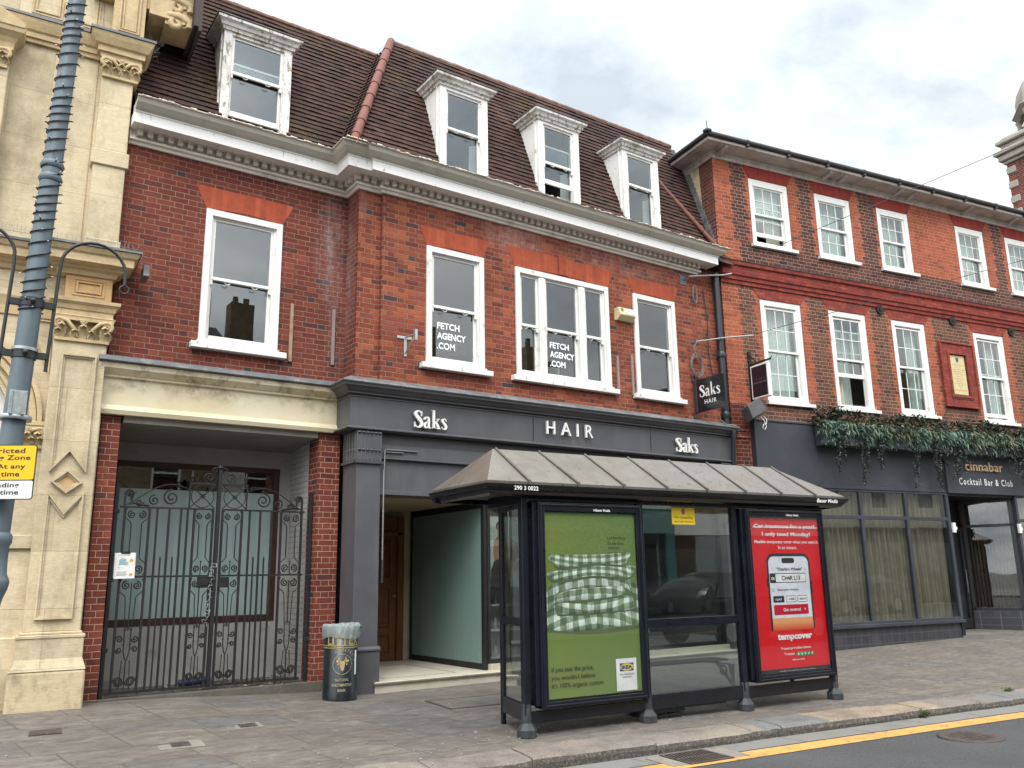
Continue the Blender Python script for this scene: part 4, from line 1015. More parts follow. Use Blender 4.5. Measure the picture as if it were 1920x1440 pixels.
mb.build('salon_interior', plain('salon_walls', (.10, .10, .095), .7), bb, fix=False)
# salon furniture glimpsed through the glass
t = thing('display_shelf', 'white display shelves with bottles behind the salon window poster', 'shelf', (7.35, 10.95, .30))
mb = MB()
for z_ in (.02, .42, .78, 1.12): mb.box(-.45, .45, -.15, .2, z_, z_+.03)
mb.box(-.47, -.45, -.15, .2, 0, 1.15); mb.box(.45, .47, -.15, .2, 0, 1.15); mb.box(-.45, .45, .19, .21, 0, 1.15); mb.build('shelf', plain('white_shelf', (.62, .62, .60), .5), t)
mb = MB(); rb = random.Random(8)
for z_ in (.05, .45, .81):
    for i in range(7): cx = -.38+i*.12; mb.lathe([(.025, 0), (.027, .12), (.01, .15), (.01, .18)], (cx, 0, z_), 10)
mb.build('bottles', plain('shampoo_bottles', (.35, .42, .42), .4, 0, .5, 8), t)
# salon window poster (two models, plain generic figures)
ps = thing('window_poster', 'tall salon poster of two models hung inside the shop window behind the shelter', 'poster', (6.92, 10.60, 1.36))
mb = MB(); q = .012
mb.box(0, .62, q, q+.004, 0, 1.02, plain('pale_poster_paper', (.60, .68, .67), .5)); ms_ = plain('poster_skin', (.42, .24, .16), .6); mh_ = plain('poster_dark_hair', (.03, .02, .018), .6); md_ = plain('poster_dark_dress', (.055, .042, .045), .6)
def oval(cx, cz, rx, rz_, y, m, n=18, a0=0, a1=2*PI): mb.flat([(cx+rx*math.cos(a0+(a1-a0)*i/n), cz+rz_*math.sin(a0+(a1-a0)*i/n)) for i in range(n)], y, m)
oval(.17, .88, .07, .075, q-.001, mh_); oval(.165, .845, .043, .062, q-.002, ms_)
mb.flat([(.14, .80), (.19, .80), (.20, .74), (.28, .69), (.31, .55), (.27, .38), (.24, .34), (.08, .34), (.05, .5), (.06, .66), (.13, .73)], q-.0015, ms_)
mb.flat([(.0, .0), (.34, .0), (.35, .2), (.30, .36), (.20, .41), (.07, .38), (.01, .25)], q-.003, md_)
mh2 = plain('poster_brown_hair', (.10, .055, .035), .6); m_sk2 = plain('poster_fair_skin', (.52, .35, .27), .6)
oval(.41, .52, .085, .16, q-.004, mh2); oval(.40, .60, .045, .062, q-.005, m_sk2)
mb.flat([(.30, .36), (.26, .45), (.29, .60), (.33, .66), (.37, .66), (.36, .62), (.32, .58), (.31, .46), (.36, .38)], q-.006, m_sk2)
mb.flat([(.27, .36), (.52, .36), (.60, .30), (.60, .24), (.34, .24)], q-.0065, m_sk2); mb.build('poster_sheet', None, ps, fix=False)
mb = MB(); serif_saks(mb, .36, .14, .22, .11, q-.008, .001); mb.build('poster_lettering', m_letter, ps, fix=False)
# rainwater pipe on the right of the bay
mb = MB(); mb.tube([(12.02, YB-.09, 4.15), (12.02, YB-.09, 7.12)], .062, 14); 
for z_ in (5.45, 4.3): mb.lathe([(.074, 0), (.08, .02), (.08, .09), (.07, .11)], (12.02, YB-.09, z_), 14)
mb.tube([(12.02, YB-.09, 4.18), (12.06, YB-.2, 4.02), (12.10, YB-.16, 3.9), (12.10, YB-.12, 3.4)], .045, 10)
mb.build('rainwater_pipe', plain('black_drainpipe', (.020, .025, .034), .35, 0, .2, 4, .05, 30, (.05, .055, .06), 3, .55, .8), bb)
# stub brick pier and stone foot between the shops
# ================================================================== CREAM STONE BUILDING on the left
sb = thing('stone_building', 'cream limestone building with carved pilasters, cornices and an arched window', 'building', (1.65, 10.75, 0), R(-3.5))
def notch(mb, x0, x1, z0, z1, y, d=.035, m=None, inner=None):
    """moulded recessed panel: two stepped frames"""
    for i, (w, p) in enumerate(((.0, .012), (.035, .022))):
        a, b, c, e_ = x0+w, x1-w, z0+w, z1-w
        frame_ring(mb, a, b, c, e_, .018, .018, .018, .018, y-p, y+.01, m)
def capital(par, x0, x1, z0, z1, y, name='capital'):
    mb = MB(); w = x1-x0; h = z1-z0
    mb.box(x0+.03, x1-.03, y+.02, y+.3, z0, z1-.03); mb.box(x0-.03, x1+.03, y-.06, y+.3, z1-.035, z1); mb.box(x0-.0, x1+.0, y-.03, y+.3, z0-.02, z0+.015)
    # volutes, acanthus leaves, central flower
    for cx, sg in ((x0+.035, -1), (x1-.035, 1)):
        mb.tube(spiral((cx, z1-.085), .06, .010, PI/2 if sg < 0 else PI/2, sg*-1.6, 26, y-.045), [.026-.014*i/26 for i in range(27)], 6)
        mb.tube([(cx-sg*.20, y-.02, z0+.03), (cx-sg*.16, y-.045, z0+.12), (cx-sg*.08, y-.055, z1-.05), (cx, y-.05, z1-.025)], [.012, .022, .026, .022], 6)
    def acan(cx_, zb_, hgt, wd, out_, cant=0.):
        R_, C_ = 9, 6; vs = []
        for r_ in range(R_+1):
            t = r_/R_; wl = wd*(.45+.75*math.sin(PI*min(1, .15+.8*t)))*(1+.18*math.sin(t*24)); zz_ = zb_+hgt*(t if t < .82 else .82+(t-.82)*.2-(t-.82)*.9)
            for c_ in range(C_+1):
                s_ = c_/C_*2-1; bul = out_*(t**1.6)*(1.2 if t > .75 else 1)+.018*(1-s_*s_)+.010*math.cos(s_*9)
                vs.append((cx_+s_*wl+cant*t, y-.004-bul, zz_-abs(s_)*.02*t))
        mb.add(vs, [(r_*(C_+1)+c_, r_*(C_+1)+c_+1, (r_+1)*(C_+1)+c_+1, (r_+1)*(C_+1)+c_) for r_ in range(R_) for c_ in range(C_)], None, True)
    for i in range(3): acan(x0+.06+(w-.12)*i/2, z0+.012, h*.82, .05, .075)
    for i in range(4): acan(x0+.03+(w-.06)*i/3, z0+.012, h*.52, .045, .06)
    n = 0
    for row_, (hh, off) in enumerate(((.62, 0), (.40, .5))):
        for i in range(n-row_):
            cx = x0+.05+(w-.1)*(i+off+.0)/(n-1); t_ = z0+h*hh
            for k_ in range(-2, 3):
                a = k_*.42; mb.tube([(cx, y+.01, z0+.01), (cx+.02*k_*.6, y-.02, z0+h*hh*.6), (cx+math.sin(a)*.055, y-.05-.01*(2-abs(k_)), t_-abs(k_)*.022), (cx+math.sin(a)*.065, y-.065, t_-.025-abs(k_)*.03)], [.018, .022, .020, .008], 5)
    for i in range(6): a = i*PI/3; mb.lathe([(.0, -.015), (.018, -.008), (.018, .008), (0, .015)], ((x0+x1)/2+.025*math.cos(a), y-.075, z1-.055+.022*math.sin(a)), 6)
    mb.lathe([(0, -.02), (.018, 0), (0, .02)], ((x0+x1)/2, y-.085, z1-.055), 8)
    return mb.build(name, m_stone2, par)
# wall with arched opening
mb = MB(); ac, ar, sp = -1.77, .76, 3.32; V = .15
n = 16; arcp = [(ac+ar*math.cos(a), sp+ar*math.sin(a)) for a in [PI*i/n for i in range(n+1)]]
mb.flat([(-.06, 5.3), (-.06, .1), (ac+ar, .1)]+[(arcp[i]) for i in range(0, n//2+1)]+[(ac, 5.3)], V)
mb.flat([(ac, 5.3)]+[arcp[i] for i in range(n//2, n+1)]+[(ac-ar, .1), (-4.5, .1), (-4.5, 5.3)], V)
for i in range(n): a, b = arcp[i], arcp[i+1]; mb.add([(a[0], V, a[1]), (b[0], V, b[1]), (b[0], V+.35, b[1]), (a[0], V+.35, a[1])], [(0, 1, 2, 3)])
mb.add([(ac+ar, V, .1), (ac+ar, V+.35, .1), (ac+ar, V+.35, sp), (ac+ar, V, sp)], [(0, 1, 2, 3)])
mb.rect(-4.5, -.04, 5.3, 12.5, V+.03)
mb.add([(-.04, V, 0), (-.04, 7, 0), (-.04, 7, 12.5), (-.04, V, 12.5)], [(0, 1, 2, 3)])
mb.add([(-4.5, 7, 0), (-.04, 7, 0), (-.04, 7, 12.5), (-4.5, 7, 12.5), (-4.5, V, 12.5), (-.04, V, 12.5), (-4.5, V, 0)], [(0, 1, 2, 3), (3, 2, 5, 4), (0, 3, 4, 6)])
mb.build('wall', m_stone, sb, fix=False)
# arch mouldings and window
mb = MB()
for r_, w, p in ((1.05, .05, .06), (.97, .07, .035), (.88, .06, .05), (.81, .03, .03)):
    pts = [(ac+(r_+w)*math.cos(a), sp+(r_+w)*math.sin(a)) for a in [PI*i/28 for i in range(29)]]; q = [(ac+r_*math.cos(a), sp+r_*math.sin(a)) for a in [PI*i/28 for i in range(29)]]
    for i in range(28): mb.slab([pts[i], pts[i+1], q[i+1], q[i]], V-p, V+.02)
mb.build('archivolt', m_stone2, sb)
f = MB()
for i in range(28):
    a, b = PI*i/28, PI*(i+1)/28
    f.slab([(ac+.76*math.cos(a), sp+.76*math.sin(a)), (ac+.76*math.cos(b), sp+.76*math.sin(b)), (ac+.68*math.cos(b), sp+.68*math.sin(b)), (ac+.68*math.cos(a), sp+.68*math.sin(a))], V+.12, V+.2)
f.box(ac+.66, ac+.76, V+.12, V+.2, .9, sp); f.box(ac-.76, ac-.66, V+.12, V+.2, .9, sp); f.box(ac-.76, ac+.76, V+.12, V+.2, .8, .9); f.box(ac-.7, ac+.7, V+.12, V+.2, sp-.04, sp+.04)
wf = f.build('window', m_white, sb)
g = MB(); g.box(ac-.7, ac+.7, V+.155, V+.16, .85, 4.05); g.build('pane', m_glass, wf)
g = MB(); g.box(ac-1.2, ac+1.2, V+.8, V+.85, .1, 5); g.box(ac-1.2, ac+1.2, V+.36, V+.8, 0., .2); g.build('window_room', m_dark, wf)
# strip with small capital beside the arch
mb = MB(); mb.box(-.99, -.62, V-.045, V+.1, .3, 3.05); mb.box(-1.0, -.60, V-.08, V+.1, 1.89, 2.04); mb.box(-1.02, -.6, V-.10, V+.1, .2, .95); mb.build('arch_pier', m_stone, sb, .008)
capital(sb, -.97, -.64, 3.03, 3.26, V-.05, 'small_capital')
mb = MB(); mb.box(-1.0, -.60, V-.12, V+.1, 3.26, 3.31); mb.build('impost', m_stone2, sb, .006)
# spandrel panel
mb = MB()
for d_ in (.0, .035):
    tri = [(-.64-d_, 4.56-d_), (-.93+d_*.2, 4.56-d_), (-.62-d_, 3.80+d_*2.6)]
    for i in range(3):
        a, b = Vector(tri[i]), Vector(tri[(i+1) % 3]); dd = (b-a).normalized(); nn = Vector((-dd.y, dd.x))*.009
        mb.slab([tuple(a-nn), tuple(b-nn), tuple(b+nn), tuple(a+nn)], V-.02, V+.01)
mb.build('spandrel_panel', m_stone2, sb)
# main pilaster: plinth, shaft, sunk panels
mb = MB(); mb.slab([(-.74, .08), (.0, .08), (.0, .60), (-.74, .60)], -.14, V+.2); mb.build('plinth', m_stone4, sb, .03, 3)
mb = MB(); mb.add([(-.74, -.14, .6), (0, -.14, .6), (0, V, .6), (-.74, V, .6), (-.69, -.09, .72), (-.04, -.09, .72), (-.04, V, .72), (-.69, V, .72)], [(0, 1, 5, 4), (1, 2, 6, 5), (2, 3, 7, 6), (3, 0, 4, 7), (4, 5, 6, 7)])
mb.box(-.69, -.04, -.09, V+.1, .72, .94); mb.box(-.70, -.03, -.10, V+.1, .93, .97); mb.box(-.67, -.06, -.06, V+.1, .97, 1.0); mb.build('pilaster_base', m_stone, sb, .008)
PX0, PX1 = -.64, -.08
sh = MB(); sh.box(PX0, PX1, .0, V+.1, 1.0, 4.30); shaft = sh.build('pilaster', m_stone, sb, .006)
# panel surrounds are raised on the shaft so the fields read as sunk
def ring_poly(mb, pts, w, y0, y1):
    n = len(pts); P = [Vector(p) for p in pts]; inn = []
    for i in range(n):
        a, b, c = P[i-1], P[i], P[(i+1) % n]; d0 = (b-a).normalized(); d1 = (c-b).normalized(); n0 = Vector((-d0.y, d0.x)); n1_ = Vector((-d1.y, d1.x)); q = (n0+n1_).normalized(); inn.append(b+q*w/max(.3, q.dot(n0)))
    for i in range(n): j = (i+1) % n; mb.slab([tuple(P[i]), tuple(P[j]), tuple(inn[j]), tuple(inn[i])], y0, y1)
    return [tuple(p) for p in inn]
cx = (PX0+PX1)/2; hw = .185
up_p = [(cx-hw, 4.12), (cx-hw, 2.74), (cx, 2.98), (cx+hw, 2.74), (cx+hw, 4.12)]
lo_p = [(cx-hw, 1.13), (cx+hw, 1.13), (cx+hw, 2.53), (cx, 2.29), (cx-hw, 2.53)]
dia = [(cx-.16, 2.63), (cx, 2.50), (cx+.16, 2.63), (cx, 2.77)]
mb = MB()
for P_ in (up_p, lo_p, dia):
    i1 = ring_poly(mb, P_, .018, -.042, .01); i2 = ring_poly(mb, i1, .022, -.020, .01); 
mb.build('panel_moulding', m_stone, shaft)
mb = MB(); mb.flat([(cx-.118, 2.63), (cx, 2.535), (cx+.118, 2.63), (cx, 2.733)], -.002); mb.build('diamond_panel', m_stone3, shaft, fix=False)
capital(sb, PX0-.0, PX1+.02, 4.30, 4.56, .0)
mb = MB()
mb.sweep([(-.2, 4.56), (.04, 4.56), (.05, 4.585), (.02, 4.60), (.02, 4.66), (.035, 4.67), (.05, 4.72), (.085, 4.75), (.09, 4.79), (-.2, 4.79)], [(PX0, V+.1), (PX0, 0), (PX1+.02, 0), (PX1+.02, V+.1)], m_stone2)
mb.sweep([(-.1, 4.56), (.02, 4.56), (.03, 4.66), (.05, 4.72), (.07, 4.77), (-.1, 4.77)], [(-4.5, V), (PX0, V)], m_stone2)
mb.build('entablature', None, sb)
mb = MB(); mb.box(PX0+.06, PX1-.0, .0, V+.1, 4.79, 5.12); notch(mb, PX0+.14, PX1-.08, 4.85, 5.06, .0); mb.build('frieze_block', m_stone2 if 0 else m_stone3, sb)
pr = [(-.2, 5.10), (.03, 5.10), (.05, 5.15), (.10, 5.17), (.11, 5.20), (.20, 5.22), (.205, 5.31), (.23, 5.33), (.26, 5.385), (-.2, 5.39)]
mb = MB(); mb.sweep(pr, [(PX0, V+.1), (PX0, 0), (PX1, 0), (PX1, V+.4)], m_stone2); mb.sweep([(o_*.85, z_) for o_, z_ in pr], [(-4.5, V-.01), (PX0, V-.01)], m_stone2); mb.build('cornice', None, sb)
led = lambda a: [(-.2, a), (.275, a), (.275, a+.03), (-.2, a+.045)]
mb = MB(); mb.sweep(led(5.392), [(PX0, V+.1), (PX0, 0), (PX1, 0), (PX1, V+.4)], m_lead); mb.sweep([(o_*.85, z_) for o_, z_ in led(5.392)], [(-4.5, V-.01), (PX0, V-.01)], m_lead); mb.build('lead_ledge', None, sb)
# upper order
UX0, UX1 = -.42, -.05
mb = MB(); mb.box(UX0, UX1, .06, V+.2, 5.42, 7.82); mb.box(UX0-.03, UX1+.03, .03, V+.2, 6.60, 6.80); mb.box(UX0-.02, UX1+.02, .04, V+.2, 5.42, 5.62); mb.build('upper_pilaster', m_stone, sb, .008)
capital(sb, UX0-.0, UX1+.05, 7.82, 8.07, .05)
pr2 = [(-.2, 8.07), (.04, 8.07), (.045, 8.12), (.075, 8.125), (.08, 8.19), (.11, 8.21), (.15, 8.29), (.17, 8.345), (-.2, 8.35)]
mb = MB(); mb.sweep(pr2, [(UX0, V+.2), (UX0, .05), (UX1+.03, .05), (UX1+.03, V+.5)], m_stone2); mb.sweep([(o_*.8, z_) for o_, z_ in pr2], [(-4.5, V+.02), (UX0, V+.02)], m_stone2); mb.build('upper_cornice', None, sb)
led2 = [(-.2, 8.352), (.185, 8.352), (.185, 8.385), (-.2, 8.40)]
mb = MB(); mb.sweep(led2, [(UX0, V+.2), (UX0, .05), (UX1+.03, .05), (UX1+.03, V+.5)], m_lead); mb.sweep([(o_*.8, z_) for o_, z_ in led2], [(-4.5, V+.02), (UX0, V+.02)], m_lead); mb.build('upper_lead_ledge', None, sb)
# window surround at the extreme left of the upper storey
mb = MB(); mb.box(-1.9, -1.42, .0, V+.1, 5.45, 7.6); mb.build('window_surround', m_stone, sb, .01); capital(sb, -1.85, -1.44, 7.56, 7.80, -.0)
mb = MB(); mb.sweep([(-.2, 7.80), (.02, 7.80), (.03, 7.88), (.06, 7.94), (.12, 8.0), (.13, 8.06), (-.2, 8.06)], [(-3, V), (-3, 0), (-1.42, 0), (-1.42, V+.1)], m_stone2)
mb.slab([(-3.0, 8.06), (-1.30, 8.06), (-1.30, 8.12), (-2.2, 8.62), (-3.1, 8.62)], -.14, V+.1, m_stone2); mb.build('window_pediment', None, sb)
# attic pilaster with sunk panel, wall panels
mb = MB(); mb.box(-.36, .02, .02, V+.2, 8.40, 9.7); frame_ring(mb, -.29, -.04, 8.48, 9.35, .02, .02, .02, .02, -.01, .03); frame_ring(mb, -.25, -.08, 8.52, 9.31, .018, .018, .018, .018, .0, .03); mb.build('attic_pilaster', m_stone2, sb, .004)
mb = MB(); notch(mb, -.86, -.50, 8.5, 9.5, V+.03); notch(mb, -1.26, -.92, 8.5, 9.5, V+.03); mb.build('attic_panel', m_stone2, sb)
# side console brackets and heavy eaves over the roof next door
mb = MB(); mb.box(-.6, .12, .05, 1.2, 8.95, 9.3); mb.box(.06, .34, .0, 1.0, 8.86, 9.7); mb.build('attic_return', m_stone2, sb, .006)
for yy in (.04, ):
    mb = MB()
    for z_ in (9.02, 8.78+.0):
        mb.tube(spiral((.40, z_+.06), .10, .02, 0, 1.3, 22, yy), .045, 8); mb.tube([(.28, yy+.0, z_+.16), (.42, yy-.02, z_+.17), (.56, yy-.03, z_+.12), (.56, yy-.03, z_+.02)], [.05, .055, .05, .045], 8)
    mb.box(.26, .60, .03, .5, 8.80, 9.7); mb.build('console', m_stone2, sb)
mb = MB(); mb.box(.60, .66, -.15, 1.2, 8.78, 9.9); mb.box(-.5, .72, -.2, 1.2, 9.55, 9.62); mb.box(.66, .70, -.15, 1.2, 8.72, 9.9); mb.build('dark_gutter_board', plain('weathered_dark_board', (.05, .04, .035), .8, 0, .3, 6), sb)
# bird wire on the ledges
mb = MB(); rw = random.Random(9)
def wires(x0, x1, y, z, n, h):
    for i in range(n):
        xx = x0+(x1-x0)*i/(n-1)+rw.gauss(0, .004); l = rw.gauss(0, .012); mb.tube([(xx, y, z), (xx+l, y-.02, z+h*rw.uniform(.7, 1.1))], .0016, 3, None, False)
wires(-1.6, .05, -.15, 5.43, 90, .13); wires(-.6, -.1, -.05, 4.80, 22, .12); wires(-1.4, -.5, V-.1, 8.40, 26, .10)
for i in range(26):
    a = rw.uniform(-.5, 1.6); mb.tube([(.10+rw.uniform(0, .12), rw.uniform(-.15, .3), 5.43), (.14+.13*math.sin(a), rw.uniform(-.2, .3), 5.43+.13*math.cos(a)*.9)], .0016, 3, None, False)
    mb.tube([(.10+rw.uniform(0, .06), rw.uniform(-.05, .4), 8.39), (.12+.14*math.sin(a), rw.uniform(-.1, .4), 8.39+.14*math.cos(a)*.9)], .0018, 3, None, False)
for h in (.03, .06, .09): mb.tube([(-1.6, -.16, 5.43+h), (-.1, -.17, 5.43+h)], .0012, 3, None, False)
o = mb.build('bird_wire', m_galv, sb, fix=False); o['kind'] = 'stuff'
mb = MB(); mb.box(.235, .30, -.18, .1, 5.16, 5.30); mb.build('flashing_end', m_lead, sb)
# ================================================================== CHEQUERED BRICK BUILDING with the bar, on the right
cb = thing('bar_building', 'chequered red and dark brick building with small paned sash windows above a bar front', 'building', (12.157, 10.40, 0), R(-9.3))
UW = [(.89, 1.92), (2.66, 3.68), (4.48, 5.46), (7.01, 7.99), (8.77, 9.75), (10.5, 11.5), (12.6, 13.6)]
LW = [(.925, 1.975), (2.725, 3.765), (4.525, 5.55), (7.12, 8.155), (8.95, 10.0), (10.7, 11.75), (12.5, 13.5)]
upz, lowz = (7.91, 9.345), (4.70, 6.76)
mb = MB(); holes = [(a, b, *upz) for a, b in UW]+[(a, b, *lowz) for a, b in LW]
wall_holes(mb, 0, 15, 3.4, 9.75, 0, holes, m_brickC, .10)
mb.add([(0, 0, 3.4), (0, 6, 3.4), (0, 6, 9.7), (0, 0, 9.7)], [(0, 1, 2, 3)], m_brickCY)
mb.build('wall', None, cb, fix=False)
mb = MB(); mb.add([(0, 9, 0), (15, 9, 0), (15, 9, 9.7), (0, 9, 9.7), (15, 0, 0), (15, 0, 9.7), (0, 6, 0), (0, 6, 9.7)], [(0, 1, 2, 3), (1, 4, 5, 2), (0, 6, 7, 3)]); mb.build('rear_wall', m_brickCY, cb, fix=False)
mb = MB(); mb.box(.0, .40, .0, .3, 3.42, 4.6); mb.box(.0, .42, -.02, .3, 3.95, 4.02); mb.box(.0, .42, -.02, .3, 4.08, 4.12); mb.build('brick_pier', m_brickP, cb)
mb = MB(); mb.box(.0, .40, -.02, .3, .05, 3.42); mb.build('stone_foot', m_stone4, cb)
mb = MB()
for z0, z1 in ((4.0, 7.1), (7.4, 9.7)):
    mb.add([(.1, .3, z0), (14.9, .3, z0), (14.9, 3.3, z0), (.1, 3.3, z0), (.1, .3, z1), (14.9, .3, z1), (14.9, 3.3, z1), (.1, 3.3, z1)], [(0, 1, 2, 3), (4, 5, 6, 7), (1, 2, 6, 5), (2, 3, 7, 6), (3, 0, 4, 7)])
mb.build('interior', m_roomlt, cb, fix=False)
for i in (2,):   # inset of plain orange-red brick between the third and fourth upper windows
    pass
# string course of moulded red brick with lead cap
mb = MB(); mb.profx([(0, 6.98), (-.03, 6.98), (-.035, 7.05), (-.06, 7.06), (-.065, 7.13), (-.09, 7.15), (-.10, 7.24), (-.07, 7.26), (-.075, 7.33), (-.11, 7.35), (-.12, 7.42), (0, 7.43)], -.02, 15); mb.build('string_course', m_terra, cb)
mb = MB(); mb.profx([(0, 7.47), (-.13, 7.425), (-.135, 7.435), (0, 7.49)], -.02, 15); mb.build('lead_flashing', m_lead, cb)
# arches
for a, b in UW: 
    m_ = MB(); m_.slab([(a-.16, 9.62), (a+.0, 9.35), (b-.0, 9.35), (b+.16, 9.62)], -.006, .05); m_.build('arch', m_archC, cb)
for a, b in LW:
    m_ = MB(); m_.slab([(a-.20, 6.985), (a-.01, 6.765), (b+.01, 6.765), (b+.20, 6.985)], -.006, .05); m_.build('arch', m_terra, cb)
def pane_window(x0, x1, z0, z1, opn=0., cur=None, cm=None, upper=False):
    f = MB(); frame_ring(f, x0, x1, z0, z1, .115, .115, .15 if upper else .12, .07, .012, .06); frame_ring(f, x0+.10, x1-.10, z0+.04, z1-.11, .025, .025, .02, .02, .03, .14)
    o = f.build('window', m_white, cb, .006)
    s_ = MB(); s_.box(x0-.05, x1+.09, -.07, .1, z0-.065, z0-.002); s_.box(x0+.01, x1-.01, -.02, .07, z0-.01, z0+.03)
    if not upper:
        for i in range(18): c = x0+.05+(x1-x0-.1)*i/17; s_.tube([(c, -.055, z0+.0), (c+.003, -.06, z0+.07)], .0035, 3, None, False)
    s_.build('sill', m_sill, o)
    zm = z0+(z1-z0)*(.475 if upper else .50)
    sash_set(o, x0+.125, x1-.125, z0+.055, z1-.145, zm, .04, 3, 2, 2, opn, m_white, m_glassC, horn=False, s=.04, bar=.018)
    if cur == 'net': curtain(o, x0+.1, x1-.1, z0+.05, z1-.1, .26, m_curtW, 7, .02)
    if cur == 'blind':
        mb = MB(); mb.box(x0+.1, x1-.1, .2, .21, z0+(z1-z0)*.42, z1-.1); mb.build('blind', m_curtW, o)
        mb = MB(); mb.box(x0+(x1-x0)*.55, x1-.1, .24, .25, z0+.05, z1-.1); mb.build('blind', m_curtC, o)
    if cur == 'side': curtain(o, x0+.1, x0+(x1-x0)*.42, z0+.05, z1-.1, .24, m_curtC, 4, .03); curtain(o, x0+(x1-x0)*.5, x1-.08, z0+.05, z1-.1, .5, m_curtW, 5, .02)
    if cur == 'right': curtain(o, x0+(x1-x0)*.6, x1-.1, z0+.05, z1-.1, .24, m_curtW, 4, .03)
    return o
for (a, b), op, cu in zip(UW, (.17, 0, 0, 0, 0, 0, 0), ('blind', 'net', 'net', 'net', 'net', 'net', 'net')): pane_window(a, b, *upz, op, cu, None, True)
for (a, b), op, cu in zip(LW, (0, .62, 0, .07, 0, 0, 0), ('net', 'side', 'right', 'right', 'net', 'net', 'net')): pane_window(a, b, *lowz, op, cu)
# eaves: frieze, soffit, gutter board, brackets
mb = MB(); e0 = -.62
mb.sweep([(0, 9.60), (.02, 9.60), (.03, 9.67), (.06, 9.685), (.07, 9.72), (0, 9.73)], [(0, 4), (0, 0), (15, 0)], m_soffitC)
mb.add([(-.36, -.36, 9.745), (15, -.36, 9.745), (15, 0, 9.72), (0, 0, 9.72)], [(0, 1, 2, 3)], m_soffitC); mb.add([(-.36, -.36, 9.745), (0, 0, 9.72), (0, 5, 9.72), (-.36, 5, 9.745)], [(0, 1, 2, 3)], m_soffitC)
mb.sweep([(.30, 9.745), (.37, 9.745), (.375, 9.79), (.37, 9.81), (.30, 9.81)], [(0, 5), (0, 0), (15, 0)], m_soffitC)
mb.build('eaves', None, cb, fix=False)
for i, u_ in enumerate((.14, 2.9, 3.35, 5.0, 5.45, 7.3, 8.9, 10.2, 10.55, 12.4, 12.8)):
    mb = MB(); mb.add([(u_-.04, 0, 9.615), (u_-.04, 0, 9.72), (u_-.04, -.32, 9.74), (u_-.04, -.32, 9.71), (u_+.04, 0, 9.615), (u_+.04, 0, 9.72), (u_+.04, -.32, 9.74), (u_+.04, -.32, 9.71)], [(0, 1, 2, 3), (4, 7, 6, 5), (0, 3, 7, 4), (3, 2, 6, 7)])
    mb.build('eaves_bracket', m_soffitC, cb)
mb = MB(); mb.tube([(-.41, 5, 9.85), (-.41, -.41, 9.85)], .045, 10); mb.tube([(-.41, -.41, 9.85), (15, -.41, 9.85)], .045, 10)
for i in range(14): mb.tube([(.55+i*1.06, -.41, 9.85), (.60+i*1.06, -.41, 9.85)], .055, 10); mb.box(.55+i*1.06, .60+i*1.06, -.44, -.37, 9.755, 9.84)
mb.lathe([(.08, 0), (.09, .03), (.05, .06), (.02, .08)], (-.41, -.41, 9.86), 10); mb.tube([(-.41, -.41, 9.9), (-.41, -.41, 10.1)], .008, 5)
mb.build('gutter', m_slate, cb)
mb = MB(); mb.add([(-.44, -.44, 9.87), (15, -.44, 9.87), (15, 3.5, 11.3), (3.4, 3.5, 11.3), (-.44, 5, 9.87), (15, 8, 9.87), (-.44, 8, 9.87)], [(0, 1, 2, 3), (0, 3, 4), (3, 2, 5), (4, 3, 5, 6)]); mb.build('roof', m_slate, cb, fix=False)
# rendered strip and stepped lead where the roof next door meets the side wall
mb = MB(); mb.add([(-.012, .35, 8.0), (-.012, 1.5, 8.9), (-.012, 1.9, 9.62), (-.012, .42, 9.62)], [(0, 1, 2, 3)]); mb.build('rendered_strip', m_stone4, cb, fix=False)
mb = MB()
for i in range(16): z_ = 7.62+i*.12; yy = -.05+.38*(z_-7.5); mb.box(-.05, -.008, yy, yy+.16, z_, z_+.13)
mb.build('stepped_flashing', m_lead, cb)
# tie plates
for u_, z_ in ((4.20, 6.93), (6.46, 6.94), (8.46, 6.91)):
    mb = MB(); mb.tube([(u_, -.04, z_), (u_, .0, z_)], .10, 20); mb.tube([(u_, -.055, z_), (u_, -.04, z_)], .035, 10); mb.build('tie_plate', m_iron, cb)
# ---- bar front
YF = -.12
mb = MB(); mb.box(.42, 5.36, YF, .2, 3.08, 4.27); mb.box(5.37, 15, YF, .2, 3.05, 4.27); mb.box(.42, 15, YF-.02, .2, 4.272, 4.31); mb.box(1.9, 5.36, YF-.025, YF-.001, 3.055, 3.12); mb.box(.42, .46, YF-.01, .2, .1, 4.27)
fas2 = mb.build('bar_fascia', m_bluegrey, cb, .004)
mb = MB(); mb.box(5.40, 7.86, YF-.06, YF-.002, 3.05, 3.97); sg = mb.build('sign_panel', m_bluegrey, cb, .003)
m_gold = plain('bronze_letter', (.58, .42, .26), .45, .3, .1, 20)
mb = MB(); mb.text('cinnabar', 5.96, 3.535, 1.20, .20, YF-.075, .03, None, .0, 1.05)
mb.build('raised_lettering', m_gold, sg)
mb = MB(); mb.text('Cocktail Bar & Club', 5.76, 3.235, 1.70, .14, YF-.062, .006, None, .0, 1.3); mb.build('sign_lettering', m_letter, sg)
mb = MB(); mb.box(.46, 5.42, -.10, .1, .05, .50); mb.box(7.54, 15, -.10, .1, .05, .50)
def tilem():
    k = NT('dark_stall_riser_tiles'); o = k.sep(k.obj); d = None
    for s_, w in ((o[0], .2), (o[2], .16)):
        f = k.M('FRACT', k.M('DIVIDE', s_, w)); m = k.M('MULTIPLY', k.M('MINIMUM', f, k.M('SUBTRACT', 1., f)), w); d = m if d is None else k.M('MINIMUM', d, m)
    c = k.mix(k.remap(d, .002, .005), (.12, .12, .13), (.038, .038, .046)); c = k.mix(k.remap(k.noise(k.obj, 4, 6), .5, .8), c, (.075, .07, .07)); return k.fin(c, .35)
mb.build('stall_riser', tilem(), cb)
